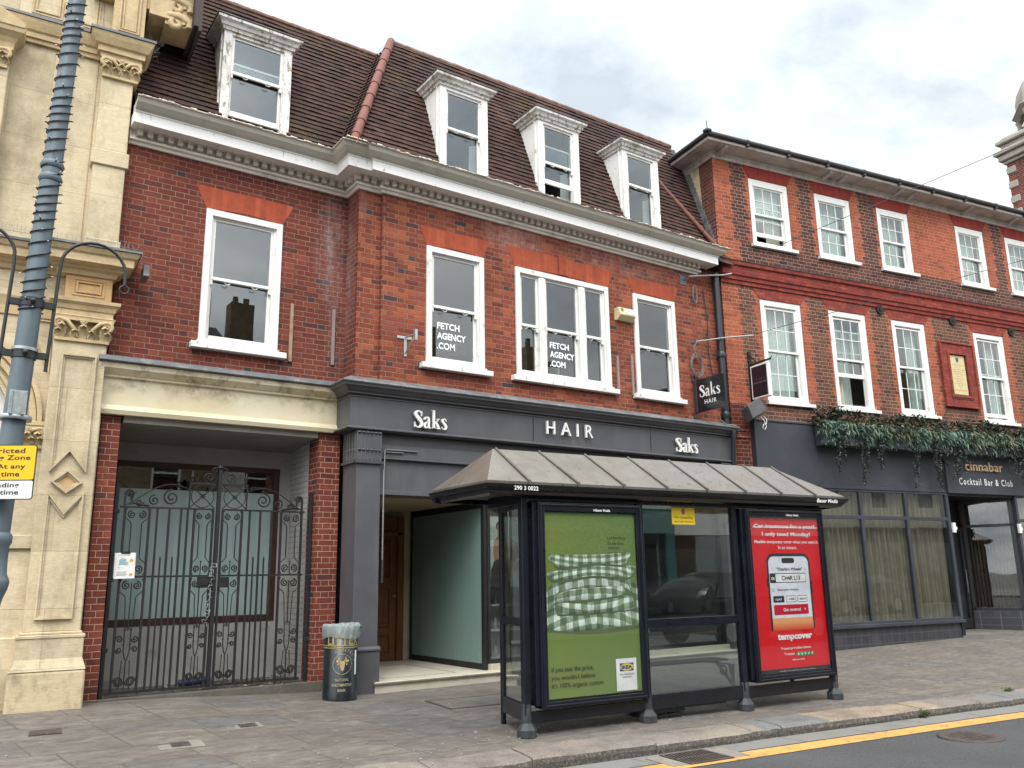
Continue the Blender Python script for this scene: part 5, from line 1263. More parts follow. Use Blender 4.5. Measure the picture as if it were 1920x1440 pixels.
def barwin(x0, x1, ms, side=False):
    f = MB(); frame_ring(f, x0, x1, .50, 3.06, .07, .07, .05, .07, -.13, -.04); f.box(x0, x1, -.12, -.05, 2.48, 2.55)
    for c in ms: f.box(c-.035, c+.035, -.125, -.045, .56, 3.02)
    f.box(x0-.02, x1+.02, -.17, .0, .46, .52)
    o = f.build('bar_window', m_bluegrey, cb, .004); g = MB(); g.box(x0+.05, x1-.05, -.095, -.09, .55, 3.02); g.build('pane', m_glass3, o)
    return o
bw = barwin(.46, 5.42, (1.72, 2.94, 4.18))
for a, b, fo in ((.52, 1.75, 9), (1.70, 2.98, 10), (2.92, 4.22, 10), (4.16, 5.42, 10)): curtain(bw, a, b, .53, 3.02, .10, m_curtG, fo, .06)
bw2 = barwin(7.54, 13., (9.2, 10.6))
for a, b, fo in ((7.60, 9.15, 13), (9.25, 10.5, 11), (10.6, 12.9, 16)): curtain(bw2, a, b, .53, 3.02, .10, m_curtG, fo, .06)
# recessed entrance
mb = MB(); mb.box(5.42, 7.80, .0, .05, 3.0, 3.05); mb.box(5.36, 5.44, -.12, 1.5, .2, 3.06); mb.box(5.44, 7.8, 1.5, 1.6, .1, 3.05); mb.box(5.4, 7.84, -.1, 1.5, 3.0, 3.05); mb.build('entrance_recess', m_black, cb)
mb = MB(); mb.box(5.36, 7.84, -.12, 1.6, .0, .205); mb.build('entrance_floor', plain('grey_entrance_slab', (.16, .15, .14), .8, 0, .2, 3), cb)
# angled side window with brown curtain
A, B = Vector((6.98, .80)), Vector((7.50, -.06)); d_ = (B-A).normalized(); nn = Vector((d_.y, -d_.x))
def sl(mb, s0, s1, o0, o1, z0, z1, m=None):
    p = [A+d_*s0+nn*o0, A+d_*s1+nn*o0, A+d_*s1+nn*o1, A+d_*s0+nn*o1]
    mb.add([(q.x, q.y, z0) for q in p]+[(q.x, q.y, z1) for q in p], [(0, 1, 2, 3), (7, 6, 5, 4), (0, 1, 5, 4), (1, 2, 6, 5), (2, 3, 7, 6), (3, 0, 4, 7)], m)
Ln = (B-A).length
mb = MB(); sl(mb, 0, Ln, -.05, .05, .2, .62); mb.build('side_stall_riser', bpy.data.materials['dark_stall_riser_tiles'], cb)
mb = MB(); sl(mb, 0, .07, -.04, .04, .62, 3.0); sl(mb, Ln-.08, Ln, -.04, .04, .62, 3.0); sl(mb, 0, Ln, -.04, .04, .60, .68); sl(mb, 0, Ln, -.04, .04, 2.40, 2.46); sl(mb, 0, Ln, -.04, .04, 2.93, 3.0); sw2 = mb.build('side_window', m_blk, cb)
mb = MB(); sl(mb, .06, Ln-.07, -.003, .003, .66, 2.95); mb.build('pane', m_glass3, sw2)
mb = MB(); vs = []; nn_ = 120
for j, z_ in enumerate((.66, 1.5, 2.2, 2.95)):
    for i in range(nn_+1): p = A+d_*(.07+(Ln-.15)*i/nn_)-nn*(.12+.04*math.sin(i/nn_*13*2*PI+.3*j)); vs.append((p.x, p.y, z_))
mb.add(vs, [(j*(nn_+1)+i, j*(nn_+1)+i+1, (j+1)*(nn_+1)+i+1, (j+1)*(nn_+1)+i) for j in range(3) for i in range(nn_)], None, True); mb.build('curtain', m_curtB, sw2, fix=False)
dr = MB(); dr.box(5.5, 7.0, .86, .92, .2, 2.98); frame_ring(dr, 6.2, 6.95, .25, 2.4, .09, .09, .08, .2, .80, .86); frame_ring(dr, 5.46, 6.18, .25, 2.4, .07, .07, .08, .2, .80, .86); dd = dr.build('bar_door', m_blk, cb, .004)
mb = MB(); mb.tube([(6.86, .77, 1.0), (6.86, .77, 1.5)], .012, 6); mb.build('handle', m_alu, dd)
for u_ in (5.44, 7.52):
    mb = MB(); mb.box(u_-.02, u_+.06, -.17, -.12, 2.24, 2.44); mb.box(u_+.02, u_+.10, -.165, -.13, 2.30, 2.36); mb.build('door_contact', m_letter, cb, .004)
# ---- planter with trailing artificial foliage
def W2(u_, v_, z_): a = R(-9.3); return (12.157+u_*math.cos(a)-v_*math.sin(a), 10.40+u_*math.sin(a)+v_*math.cos(a), z_)
pt = thing('planter', 'long window box of trailing green artificial foliage above the bar front', 'planter', W2(1.87, -.16, 3.86), R(-9.3))
mb = MB(); mb.box(0, 9.5, -.22, -.0, 0, .42); mb.build('trough', m_bluegrey, pt, .004)
rp = random.Random(12)
def leafmat(name, stops, rough=.55):
    k = NT(name); g_ = k.n.new('ShaderNodeNewGeometry'); c = k.ramp(g_.outputs['Random Per Island'], stops); k.fin(c, rough); return k.m
m_fA = leafmat('grass_green_leaf', [(0, (.055, .085, .04)), (.5, (.12, .175, .085)), (1, (.25, .31, .18))]); m_fB = leafmat('teal_green_leaf', [(0, (.04, .085, .065)), (.5, (.08, .155, .12)), (1, (.17, .26, .20))]); m_fC = leafmat('dark_green_leaf', [(0, (.012, .022, .014)), (.6, (.025, .045, .025)), (1, (.05, .085, .045))]); m_fD = leafmat('trailing_dark_leaf', [(0, (.02, .024, .022)), (.6, (.04, .048, .045)), (1, (.09, .10, .09))])
mb = MB()
def leaf(b, d, l, w, m, droop=.3):
    d = Vector(d).normalized(); s_ = d.cross(Vector((rp.gauss(0, .4), rp.gauss(0, .4), 1))).normalized()*w; m1 = b+d*l*.5+Vector((0, 0, -droop*l*.15)); t_ = b+d*l+Vector((0, 0, -droop*l*.6))
    mb.add([b, m1+s_, t_, m1-s_], [(0, 1, 2, 3)], m)
for i in range(3600):
    x_ = rp.uniform(-.05, 9.5); zone = math.sin(x_*2.3)+.6*math.sin(x_*5.1+1)
    r_ = rp.random()
    if r_ < .42:      # dark bushy foliage on top
        b = Vector((x_, rp.uniform(-.2, .05), rp.uniform(.36, .70)+.06*math.sin(x_*3))); 
        for q in range(4): leaf(b, (rp.gauss(0, 1), rp.gauss(-.5, 1), rp.gauss(.35, .6)), rp.uniform(.07, .13), .017, m_fC)
    elif r_ < .80:
        m = m_fB if zone+rp.gauss(0, .5) > .55 else (m_fC if rp.random() < .3 else m_fA)
        b = Vector((x_, rp.uniform(-.26, -.1), rp.uniform(.25, .48)))
        for q in range(5): leaf(b, (rp.gauss(0, .8), rp.gauss(-.7, .4), rp.gauss(.1, .6)), rp.uniform(.09, .19), .0100, m, 1.)
    else:
        b = Vector((x_, rp.uniform(-.30, -.18), rp.uniform(.02, .34)))
        for q in range(4): leaf(b, (rp.gauss(0, .6), rp.gauss(-.3, .3), rp.gauss(-.6, .5)), rp.uniform(.04, .09), .009, m_fB if rp.random() < .35 else m_fC, .8)
for sx, ln in ((.32, .85), (.42, .6), (.95, 1.0), (1.02, .9), (1.38, .62), (1.45, .45), (2.32, 1.0), (2.42, .8), (2.95, .95), (3.05, 1.0), (3.3, .7), (3.55, .95), (3.62, .7), (3.72, .75), (3.82, .5), (4.6, .3), (5.0, .28), (5.4, .7), (5.6, .75), (5.75, .9), (5.9, .6), (6.4, .8), (6.55, .95), (7.0, .6), (7.3, 1.), (8, .8), (8.6, .9), (9.1, .7)):
    for st_ in range(3):
        x_ = sx+rp.gauss(0, .03); z_ = .25; y_ = -.26-.03*st_; L_ = ln*rp.uniform(.7, 1.05)
        p = Vector((x_, y_, z_)); path_ = [p]
        while path_[-1].z > z_-L_: path_.append(path_[-1]+Vector((rp.gauss(0, .012)-.004, rp.gauss(0, .006), -.04)))
        mb.tube(path_, .002, 3, m_fD, False)
        for q_ in path_:
            for q in range(4): leaf(q_, (rp.gauss(0, 1), rp.gauss(0, 1), rp.gauss(-.3, .5)), rp.uniform(.03, .055), .015, m_fD)
o = mb.build('foliage', None, pt, fix=False)
# ---- memorial plaque in a red brick surround
pq = thing('wall_plaque', 'cream inscribed plaque with a shield in a moulded red surround between upper windows', 'plaque', W2(6.42, 0, 5.68), R(-9.3))
mb = MB(); frame_ring(mb, -.54, .54, -.73, .73, .24, .24, .24, .24, -.05, .01); frame_ring(mb, -.55, .55, -.74, .74, .04, .04, .04, .04, -.075, -.04); frame_ring(mb, -.33, .33, -.52, .52, .06, .06, .06, .06, -.075, -.02); mb.build('surround', m_terra, pq, .006)
mb = MB(); mb.box(-.24, .24, -.03, .0, -.44, .45); tb = mb.build('tablet', plain('cream_plaque_stone', (.60, .50, .27), .6, 0, .08, 5), pq, .004)
mb = MB(); mb.box(-.34, .34, -.06, .0, -.55, -.47); mb.build('ledge', plain('sooty_ledge', (.10, .05, .045), .8), pq)
mb = MB(); z_ = .22
for i, w_ in enumerate((.38, .20, .40, .34, .28, .17, .32, .20, .34, .13, .06, .37)):
    marks(mb, -w_/2, z_-i*.052, w_, .024, -.032, i)
mb.build('inscription', m_iron, tb, fix=False)
mb = MB(); mb.slab([(-.045, .40), (.045, .40), (.045, .33), (0, .28), (-.045, .33)], -.034, -.03); mb.build('shield', plain('blue_shield_paint', (.05, .10, .14), .5), tb)
# ---- hanging sign of the bar
hs = thing('hanging_sign', 'white framed dark hanging sign on a black iron bracket beside the bar building\'s first window', 'sign', W2(.53, -.0, 5.05), R(-9.3))
mb = MB(); mb.box(-.035, .035, -.03, 0, -.62, .58); mb.box(-.015, .015, -.58, 0, .30, .33); mb.tube([(0, -.02, .52), (0, -.2, .33), (0, -.4, .33)], .012, 6); mb.tube([(0, -.02, .20), (0, -.12, .31)], .012, 6); mb.tube([(0, -.58, .32), (0, -.62, .36)], .010, 6); mb.build('bracket', m_iron, hs)
mb = MB(); mb.box(-.04, .04, -.52, -.06, -.37, .27)
pn = mb.build('board', m_letter, hs, .004)
mb = MB(); mb.box(-.043, .043, -.49, -.09, -.34, .24); mb.build('board_face', plain('night_blue_sign', (.013, .012, .022), .35), pn)
def text_on_x(mb, s_, y0, z0, w, h, x_, bold=0., spacing=1.):
    t = MB(); t.text(s_, 0, 0, w, h, 0, 0, None, bold, spacing); mb.add([(x_, y0-v[0], z0+v[2]) for v in t.v], t.f)
mb = MB(); text_on_x(mb, 'cinnabar', -.15, -.03, .28, .05, -.045, .0); pn2 = mb.build('sign_lettering', plain('dull_bronze', (.09, .07, .06), .5), pn, fix=False)
mb = MB(); text_on_x(mb, 'Cocktail Bar & Club', -.12, -.09, .34, .03, -.045); mb.build('sign_lettering', plain('dim_white_letter', (.25, .25, .27), .5), pn, fix=False)
# ---- loudspeaker / floodlight box on the pier
fl = thing('wall_speaker', 'grey box loudspeaker tilted on the wall with a loop of white cable', 'speaker', W2(.30, -.26, 4.42), R(-9.3))
mb = MB(); mb.add([(-.17, -.10, -.10), (.17, -.16, -.10), (.17, .08, -.16), (-.17, .12, -.16), (-.15, -.10, .16), (.15, -.14, .19), (.17, .10, .10), (-.15, .12, .10)], [(0, 1, 2, 3), (4, 5, 6, 7), (0, 1, 5, 4), (1, 2, 6, 5), (2, 3, 7, 6), (3, 0, 4, 7)]); b_ = mb.build('case', plain('grey_speaker_case', (.11, .11, .115), .5), fl, .012, 2); b_.rotation_euler = (0, R(-28), 0)
mb = MB(); mb.tube([(0, .08, 0), (.02, .25, -.05)], .03, 8); mb.build('mount', m_black, fl)
mb = MB(); mb.tube([(.08, -.10, -.12), (.15, -.11, -.2), (.19, -.11, -.30), (.15, -.11, -.36), (.10, -.11, -.33), (.13, -.11, -.26), (.2, -.1, -.25), (.22, -.1, -.16), (.16, -.08, -.1)], .006, 6); mb.build('cable', m_letter, fl)
# ---- brick tower with domed stone turret far behind
tw = thing('clock_turret', 'striped brick and stone turret with a domed stone top rising behind the bar building', 'tower', (31.5, 11.0, 0), R(-9))
# turret
m_tb = brick_mat('turret_brick', REDL, (.35, .28, .24), 'x', 11); m_tby = brick_mat('turret_brick_side', REDL, (.35, .28, .24), 'y', 12)
m_ts = plain('weathered_turret_stone', (.33, .30, .26), .85, 0, .2, 1.5, .3, 12, (.18, .16, .14), 1, .5, .8)
mb = MB(); mb.box(-1.42, 1.42, -1.42, 1.42, 0, 15.7, m_tb)
for i in range(8): z_ = 14.2+i*.0
for i, f in enumerate(mb.f):
    if len({round(mb.v[j][0], 3) for j in f}) == 1: mb.mi[i] = mb.mat(m_tby)
mb.build('shaft', None, tw, fix=False)
mb = MB()
for z_ in (13.5, 14.0, 14.55, 15.1): 
    for sx in (-1, 1):
        for sy in (-1, 1): mb.box(sx*1.46-(.35 if sx > 0 else 0), sx*1.46+(.35 if sx < 0 else 0), sy*1.46-(.35 if sy > 0 else 0), sy*1.46+(.35 if sy < 0 else 0), z_, z_+.26)
for r_, a, b in ((1.52, 13.3, 13.5), (1.50, 15.5, 15.62), (1.60, 15.62, 15.85), (1.70, 15.85, 16.0), (1.50, 16.0, 16.25), (1.62, 16.25, 16.4), (1.5, 16.4, 16.5)): mb.box(-r_, r_, -r_, r_, a, b)
mb.build('stone_band', m_ts, tw, .03)
mb = MB(); a0 = PI/8
mb.lathe([(1.55, 16.5), (1.50, 16.6), (1.33, 16.75), (1.30, 17.25), (1.42, 17.32), (1.62, 17.45), (1.46, 17.5), (1.44, 17.6), (1.44, 17.95), (1.36, 18.3), (1.12, 18.65), (.7, 18.9), (.12, 19.0), (.10, 19.2), (.0, 19.3)], (0, 0, 0), 8, a0=a0, smooth=False)
mb.build('dome', m_ts, tw, .02)
mb = MB()
for i in range(8): a = i*PI/4; mb.lathe([(.18, 0), (.18, .5)], (1.17*math.cos(a), 1.17*math.sin(a), 16.75), 10)
mb.build('opening', m_dark, tw)
mb = MB()
for i in range(8):
    a = a0+i*PI/4; mb.tube([(1.58*math.cos(a), 1.58*math.sin(a), 16.5), (1.42*math.cos(a), 1.42*math.sin(a), 16.75), (1.36*math.cos(a), 1.36*math.sin(a), 17.1), (1.42*math.cos(a), 1.42*math.sin(a), 17.3)], .10, 6)
mb.build('scroll_buttress', m_ts, tw)

# ================================================================== BUS SHELTER
bs = thing('bus_shelter', 'black bus shelter with pale metal hipped roof and two framed advertisement panels', 'bus shelter', (4.987, 7.043, 0), R(-4.5))
def G(u_, v_): a = R(-4.5); X = 4.987+u_*math.cos(a)-v_*math.sin(a); Y = 7.043+u_*math.sin(a)+v_*math.cos(a); return gz(X, Y)
UP = (0, 1.475, 2.87, 4.35)
for u_ in UP:
    mb = MB(); mb.box(u_-.035, u_+.035, -.04, .04, .2, 2.36); g_ = G(u_, 0)
    p = mb.build('post', m_shel, bs, .008, 2)
    b = MB(); b.lathe([(.098, 0), (.098, .07), (.075, .10), (.052, .13), (.046, .30)], (u_, 0, g_), 8, a0=PI/8, smooth=False); b.build('foot', m_shel2, p, .004)
for u_, v_ in ((.14, .70), (1.55, .72), (4.40, .70)):
    mb = MB(); mb.box(u_-.022, u_+.022, v_-.022, v_+.022, G(u_, v_), 2.32); mb.build('rear_post', m_shel, bs, .004)
# header beams
mb = MB(); mb.box(-.03, 4.38, -.035, .035, 2.25, 2.36); mb.box(-.05, 4.4, -.045, .045, 2.33, 2.37); mb.box(.1, 4.43, .68, .73, 2.25, 2.33); mb.box(-.02, .02, .03, .7, 2.22, 2.33); mb.box(4.36, 4.40, .03, .7, 2.22, 2.33); mb.build('header_beam', m_shel, bs, .004)
mb = MB(); mb.box(.04, 1.44, -.02, .02, .12, .23); mb.box(1.51, 2.83, -.02, .02, .12, .27); mb.box(2.91, 4.31, -.02, .02, .12, .25); mb.build('bottom_rail', m_shel, bs, .004)
mb = MB(); mb.box(1.51, 2.84, -.028, .028, .945, 1.035); mb.build('middle_rail', m_shel, bs, .006)
mb = MB(); mb.box(1.515, 2.835, -.006, .0, .27, .945); mb.box(1.515, 2.835, -.006, .0, 1.035, 2.25); mb.build('glass_panel', m_glass2, bs)
# left end screen
mb = MB(); mb.box(.0, .03, .04, .1, .2, 2.3)
e_ = MB()
def endbox(mb, t0, t1, z0, z1, w=.02):   # along the line from front post to rear post
    P0, P1 = Vector((.0, .04)), Vector((.14, .68)); d = P1-P0; n_ = Vector((d.y, -d.x)).normalized()*w; a, b = P0+d*t0, P0+d*t1
    q = [a-n_, b-n_, b+n_, a+n_]; mb.add([(p.x, p.y, z0) for p in q]+[(p.x, p.y, z1) for p in q], [(0, 1, 2, 3), (7, 6, 5, 4), (0, 1, 5, 4), (1, 2, 6, 5), (2, 3, 7, 6), (3, 0, 4, 7)])
endbox(e_, 0, 1, .14, .30); endbox(e_, 0, 1, 1.02, 1.10); endbox(e_, 0, 1, 2.18, 2.28); endbox(e_, 0, .05, .2, 2.2); endbox(e_, .95, 1, .2, 2.2)
es = e_.build('end_screen', m_shel, bs, .003); g_ = MB(); endbox(g_, .05, .95, .30, 1.02, .003); endbox(g_, .05, .95, 1.10, 2.18, .003); g_.build('pane', m_glass2, es)
# roof
def shroof():
    k = NT('aged_metal_roof_sheet'); o = k.sep(k.obj)
    v = k.n.new('ShaderNodeTexNoise'); sp = k.remap(k.noise(k.scale(k.obj, 1, .6, 1), 17, 8, .85), .575, .61)
    dens = k.remap(o[0], .8, 3.6, .0, 1.); pat = k.remap(k.noise(k.obj, 3.2, 7, .7), .38, .62)
    base = k.mix(k.remap(o[0], .9, 2.6), (.25, .232, .20), (.215, .203, .19)); base = k.mix(k.M('MULTIPLY', pat, .7), base, (.175, .155, .135))
    sp2 = k.remap(k.noise(k.obj, 55, 6, .75), .56, .62); c = k.mix(k.M('MULTIPLY', sp, .85), base, (.06, .05, .04)); c = k.mix(k.M('MULTIPLY', k.M('MULTIPLY', sp2, dens), .75), c, (.085, .07, .06))
    k.bump(sp, .002, .5); r_ = k.remap(o[0], .6, 2.4, .34, .62)
    return k.fin(c, r_, .55)
m_sroof = shroof()
# roof corner coordinates (u, v) and heights
FL, FR, RL, RR = (-.50, -.18), (4.66, -.18), (-.56, .98), (4.70, .98)
RA, RB = (-.12, .40), (4.02, .40); ZE, ZR = 2.425, 2.83
mb = MB()
n = 12
mb.add([(*FL, ZE), (*FR, ZE), (*RB, ZR), (*RA, ZR), (*RL, ZE), (*RR, ZE)], [(0, 1, 2, 3), (4, 0, 3), (5, 4, 3, 2), (1, 5, 2)])
mb.add([(FL[0], FL[1], ZE), (FR[0], FR[1], ZE), (FR[0], FR[1]+.003, ZE-.035), (FL[0], FL[1]+.003, ZE-.035)], [(0, 1, 2, 3)])
mb.add([(FL[0], FL[1], ZE), (RL[0], RL[1], ZE), (RL[0]+.003, RL[1], ZE-.035), (FL[0]+.003, FL[1]+.0, ZE-.035)], [(0, 1, 2, 3)])
mb.add([(FR[0], FR[1], ZE), (RR[0], RR[1], ZE), (RR[0], RR[1], ZE-.035), (FR[0], FR[1]+.0, ZE-.035)], [(0, 1, 2, 3)])
rf = mb.build('roof', m_sroof, bs, fix=False)
m_seam = plain('dark_roof_batten', (.10, .085, .072), .5, .4, .3, 20)
def seam(ub, ut, r_=.016):
    vb = FL[1]; vt = RA[1]; mb = MB(); mb.tube([(ub, vb-.012, ZE-.03), (ub, vb-.01, ZE+.008), (ut, vt, ZR+.006)], r_, 6, None, True, False); mb.build('roof_seam', m_seam, rf)
for i in range(8):
    ub = -.02+i*.592; seam(ub, min(ub-.13+ .018*i, 4.02) if i else RA[0]+.04)

# fascia gutter round the eaves and soffit
mb = MB(); pr = [(-.09, 2.285), (-.075, 2.285), (-.035, 2.30), (.0, 2.345), (.02, 2.36), (.035, 2.385), (.035, 2.395), (-.09, 2.40)]
cx0 = (RL[0], RL[1]); mb.sweep(pr, [(RL[0], RL[1]), (FL[0], FL[1]), (FR[0], FR[1]), (RR[0], RR[1])]); mb.sweep(pr, [(RR[0], RR[1]), (RL[0], RL[1])])
mb.build('fascia', m_shel, bs)
mb = MB(); mb.add([(*FL, 2.33), (*FR, 2.33), (*RR, 2.33), (*RL, 2.33)], [(0, 1, 2, 3)]); mb.build('soffit', plain('shelter_soffit', (.03, .032, .036), .6), bs, fix=False)
m_wt = plain('white_sign_lettering', (.75, .75, .75), .5)
yfz = FL[1]-.037
mb = MB(); mb.text('290 3 0022', -.22, 2.335, .28, .042, yfz+.0, 0, None, .02, 1.02, .0); mb.build('fascia_lettering', m_wt, bs, fix=False); mb = MB(); mb.text('Bauer Media', 4.10, 2.335, .38, .048, yfz, 0, None, .02, 1., .25); mb.build('fascia_lettering', m_wt, bs, fix=False)
# advert cases: mitred frame box, poster, lettering, cover glass
def case(u0_, u1_, z0, z1, label):
    mb = MB(); t = -.10
    frame_ring(mb, u0_, u1_, z0, z1, .075, .075, .085, .065, t, .05); frame_ring(mb, u0_+.015, u1_-.015, z0+.015, z1-.015, .02, .02, .02, .02, t-.012, t+.01); mb.box(u0_+.02, u1_-.02, .0, .05, z0+.02, z1-.02)
    mb.box(u0_-.05, u0_+.01, -.07, .05, z0+.03, z1-.0)
    o = mb.build('advert_case', m_shel, bs, .006, 2); tag(o, label); return o
c1 = case(.125, 1.44, .25, 2.235, 'left advertisement case with the green bedding poster')
c2 = case(2.985, 4.315, .285, 2.24, 'right advertisement case with the red insurance poster')
yp = -.062
def gingham(px_=.125, pz_=.10, cv=0., ph=0., zr=(0, 1)):
    k = NT('green_gingham_cloth_print'); o = k.sep(k.obj)
    wx = k.M('MULTIPLY', k.M('SUBTRACT', k.noise(k.obj, 3.5, 4), .5), .09); wz = k.M('MULTIPLY', k.M('SUBTRACT', k.noise(k.scale(k.obj, 1, 1, 1.3), 4.5, 4), .5), .05)
    xx = k.M('ADD', k.M('ADD', o[0], wx), ph); q_ = k.M('SUBTRACT', o[0], .8); zz = k.M('ADD', k.M('ADD', o[2], wz), k.M('MULTIPLY', k.M('MULTIPLY', q_, q_), cv))
    a = k.M('GREATER_THAN', k.M('FRACT', k.M('DIVIDE', xx, px_)), .5); b = k.M('GREATER_THAN', k.M('FRACT', k.M('ADD', k.M('DIVIDE', zz, pz_), ph*3+.2)), .5)
    s_ = k.M('MULTIPLY', k.M('ADD', a, b), .5)
    c = k.ramp(s_, [(0, (.66, .76, .68)), (.5, (.28, .36, .24)), (1, (.12, .18, .10))])
    f = k.noise(k.scale(k.obj, 3.5, 1, 1.2), 4.5, 7, .6, 1.2); c = k.mix(1., c, k.ramp(f, [(.32, .62), (.6, 1.12)]), 'MULTIPLY')
    c = k.mix(1., c, k.ramp(k.remap(o[2], zr[0], zr[1]), [(0, .30), (.25, .78), (.6, 1.08), (.92, 1.0), (1, .8)]), 'MULTIPLY')
    return k.fin(c, .5)
def pgreen():
    k = NT('green_poster_backdrop'); o = k.sep(k.obj)
    c = k.mix(k.remap(o[2], .35, 2.1), (.15, .22, .065), (.09, .15, .04)); wall = k.remap(o[2], .94, .92); c = k.mix(wall, k.mix(k.remap(k.noise(k.obj, 60, 6, .8), .35, .65), (.10, .16, .05), (.19, .26, .08)), c)
    c = k.mix(k.remap(o[0], 1.1, .3, 0, .35), c, (.22, .26, .03)); return k.fin(c, .45)
m_pg = pgreen(); m_ging = gingham(.15, .13, .35, 0., (.94, 1.12)); m_gi2 = gingham(.155, .12, -.3, .06, (1.11, 1.27)); m_gi3 = gingham(.15, .11, .25, .11, (1.24, 1.39)); m_gi4 = gingham(.115, .062, .3, .03, (1.45, 1.60)); m_gi5 = gingham(.112, .066, -.2, .0, (1.56, 1.74)); m_ink = plain('black_print', (.015, .02, .015), .5); m_pw = plain('white_print', (.74, .74, .73), .5); m_blue = plain('blue_print', (.0, .05, .24), .5); m_yp = plain('yellow_print', (.75, .52, .01), .5)
mb = MB(); mb.box(.198, 1.398, yp, yp+.006, .33, 2.14); ps1 = mb.build('green_poster', m_pg, c1)
def blob(mb, pts, y, n=7, m=None):
    P = pts; N_ = len(P); res = []
    for i in range(N_):
        p0, p1, p2, p3 = P[i-1], P[i], P[(i+1) % N_], P[(i+2) % N_]
        for j in range(n):
            t = j/n; res.append(tuple(.5*((2*p1[q])+(-p0[q]+p2[q])*t+(2*p0[q]-5*p1[q]+4*p2[q]-p3[q])*t*t+(-p0[q]+3*p1[q]-3*p2[q]+p3[q])*t*t*t) for q in range(2)))
    mb.flat(res, y, m)
def pp(q): return [(.198+a*1.2, .33+b*1.81) for a, b in q]
mb = MB()
m_sh = plain('poster_fold_line', (.10, .14, .07), .5)
# coordinates read from the poster (0..1)
bot = [(.0, .41), (.0, .385), (.1, .355), (.3, .345), (.5, .352), (.8, .362), (.97, .372), (1.0, .40), (1.0, .44), (.95, .455), (.7, .44), (.3, .42), (.12, .44), (.05, .47)]
blob(mb, pp([(.0, .35), (.5, .325), (1.0, .345), (1., .36), (.5, .35), (0, .37)]), yp-.0008, 6, plain('poster_contact_shadow', (.09, .12, .05), .5))
blob(mb, pp([(.0, .50), (.02, .56), (.10, .61), (.3, .635), (.55, .64), (.85, .63), (.97, .58), (1.0, .52), (.99, .42), (.97, .372), (.8, .362), (.5, .352), (.3, .345), (.1, .355), (.0, .385), (-.0, .44)]), yp-.0015, 7, m_ging)
blob(mb, pp([(.10, .50), (.11, .45), (.16, .43), (.5, .435), (.8, .44), (.93, .45), (.95, .49), (.90, .55), (.80, .575), (.45, .565), (.17, .54)]), yp-.0022, 7, m_sh)
blob(mb, pp([(.11, .49), (.13, .45), (.18, .437), (.5, .44), (.8, .447), (.92, .455), (.94, .49), (.88, .53), (.7, .515), (.35, .495), (.2, .50)]), yp-.003, 7, m_gi2)
blob(mb, pp([(.10, .51), (.13, .545), (.25, .57), (.5, .578), (.78, .585), (.83, .56), (.80, .535), (.5, .515), (.25, .51), (.16, .50)]), yp-.0038, 7, m_gi3)
for q in ([(.03, .66), (.12, .675), (.45, .70), (.9, .70), (.955, .685), (.86, .63), (.5, .645), (.13, .62)],):
    blob(mb, [(a_, b_-.020) for a_, b_ in pp(q)], yp-.0042, 7, m_sh); blob(mb, pp(q), yp-.0045, 7, m_gi4)
mb.flat([(a_, b_-.018) for a_, b_ in pp([(.06, .745), (.5, .76), (.9, .765), (.84, .70), (.55, .712), (.18, .685), (.13, .70)])], yp-.0050, m_sh)
mb.flat(pp([(.035, .745), (.08, .765), (.5, .762), (.88, .775), (.92, .77), (.84, .70), (.55, .715), (.18, .685), (.13, .70)]), yp-.0053, m_gi5)
mb.build('bedding_picture', None, ps1, fix=False)
# fold lines between the layers
mb = MB()
def fl_(pts, w=.004):
    P = [Vector((a, yp-.006, b)) for a, b in pp(pts)]
    for a, b in zip(P[:-1], P[1:]): d = (b-a).normalized(); n_ = Vector((-d.z, 0, d.x))*w; mb.add([a-n_, b-n_, b+n_, a+n_], [(0, 1, 2, 3)])
fl_([(.10, .50), (.05, .47), (.02, .43)]); fl_([(.13, .62), (.5, .642), (.86, .63)]); fl_([(.15, .69), (.5, .712), (.84, .70)]); fl_([(.12, .44), (.4, .43), (.93, .45)]); fl_([(.85, .62), (.9, .56), (.93, .50)]); fl_([(.12, .545), (.16, .575), (.14, .61)])
mb.build('fold_line', m_sh, ps1, fix=False)
mb = MB(); yq = yp-.007
for i, (s_, w_) in enumerate((('If you saw the price,', .80), ("you wouldn't believe", .83), ("it's 100% organic cotton.", 1.))): mb.text(s_, .255, .565-i*.075, .66*w_*.95, .060, yq, 0, None, .004)
for i, s_ in enumerate(('LATANVINGE', 'Double duvet', 'cover set,', 'organic cotton.')): mb.text(s_, 1.00, 1.865-i*.052, (.24, .21, .15, .24)[i], .032, yp-.001, 0, None, .0)
mb.text('£30', 1.0, 1.635, .20, .065, yp-.001, 0, None, .03)
mb.build('poster_lettering', m_ink, ps1, fix=False)
mb = MB(); mb.box(1.04, 1.30, yq, yq+.002, .345, .66, m_pw); mb.rect(1.085, 1.262, .535, .615, yq-.001, m_blue); n = 28
mb.flat([(1.1735+.085*math.cos(2*PI*i/n), .575+.036*math.sin(2*PI*i/n)) for i in range(n)], yq-.002, m_yp); mb.text('IKEA', 1.105, .556, .137, .038, yq-.003, 0, m_blue, .05)
mb.text('THE WONDERFUL', 1.075, .495, .20, .017, yq-.001, 0, m_ink, .01); mb.text('EVERYDAY', 1.115, .468, .12, .017, yq-.001, 0, m_ink, .01); mb.build('logo_card', None, ps1, fix=False)
for c_, a, z_ in ((c1, .80, 2.155), (c2, 3.66, 2.165)):
    mb = MB(); mb.text('Bauer Media', a+.03, z_, .19, .026, -.113 if 0 else -.1015, 0, None, .03); mb.lathe([(.012, 0), (.012, .001)], (0, 0, 0), 14); mb.v[-28:] = [(a+.012+v[0], -.1015, z_+.012+v[1]) for v in mb.v[-28:]]; mb.build('case_lettering', m_wt, c_, fix=False)
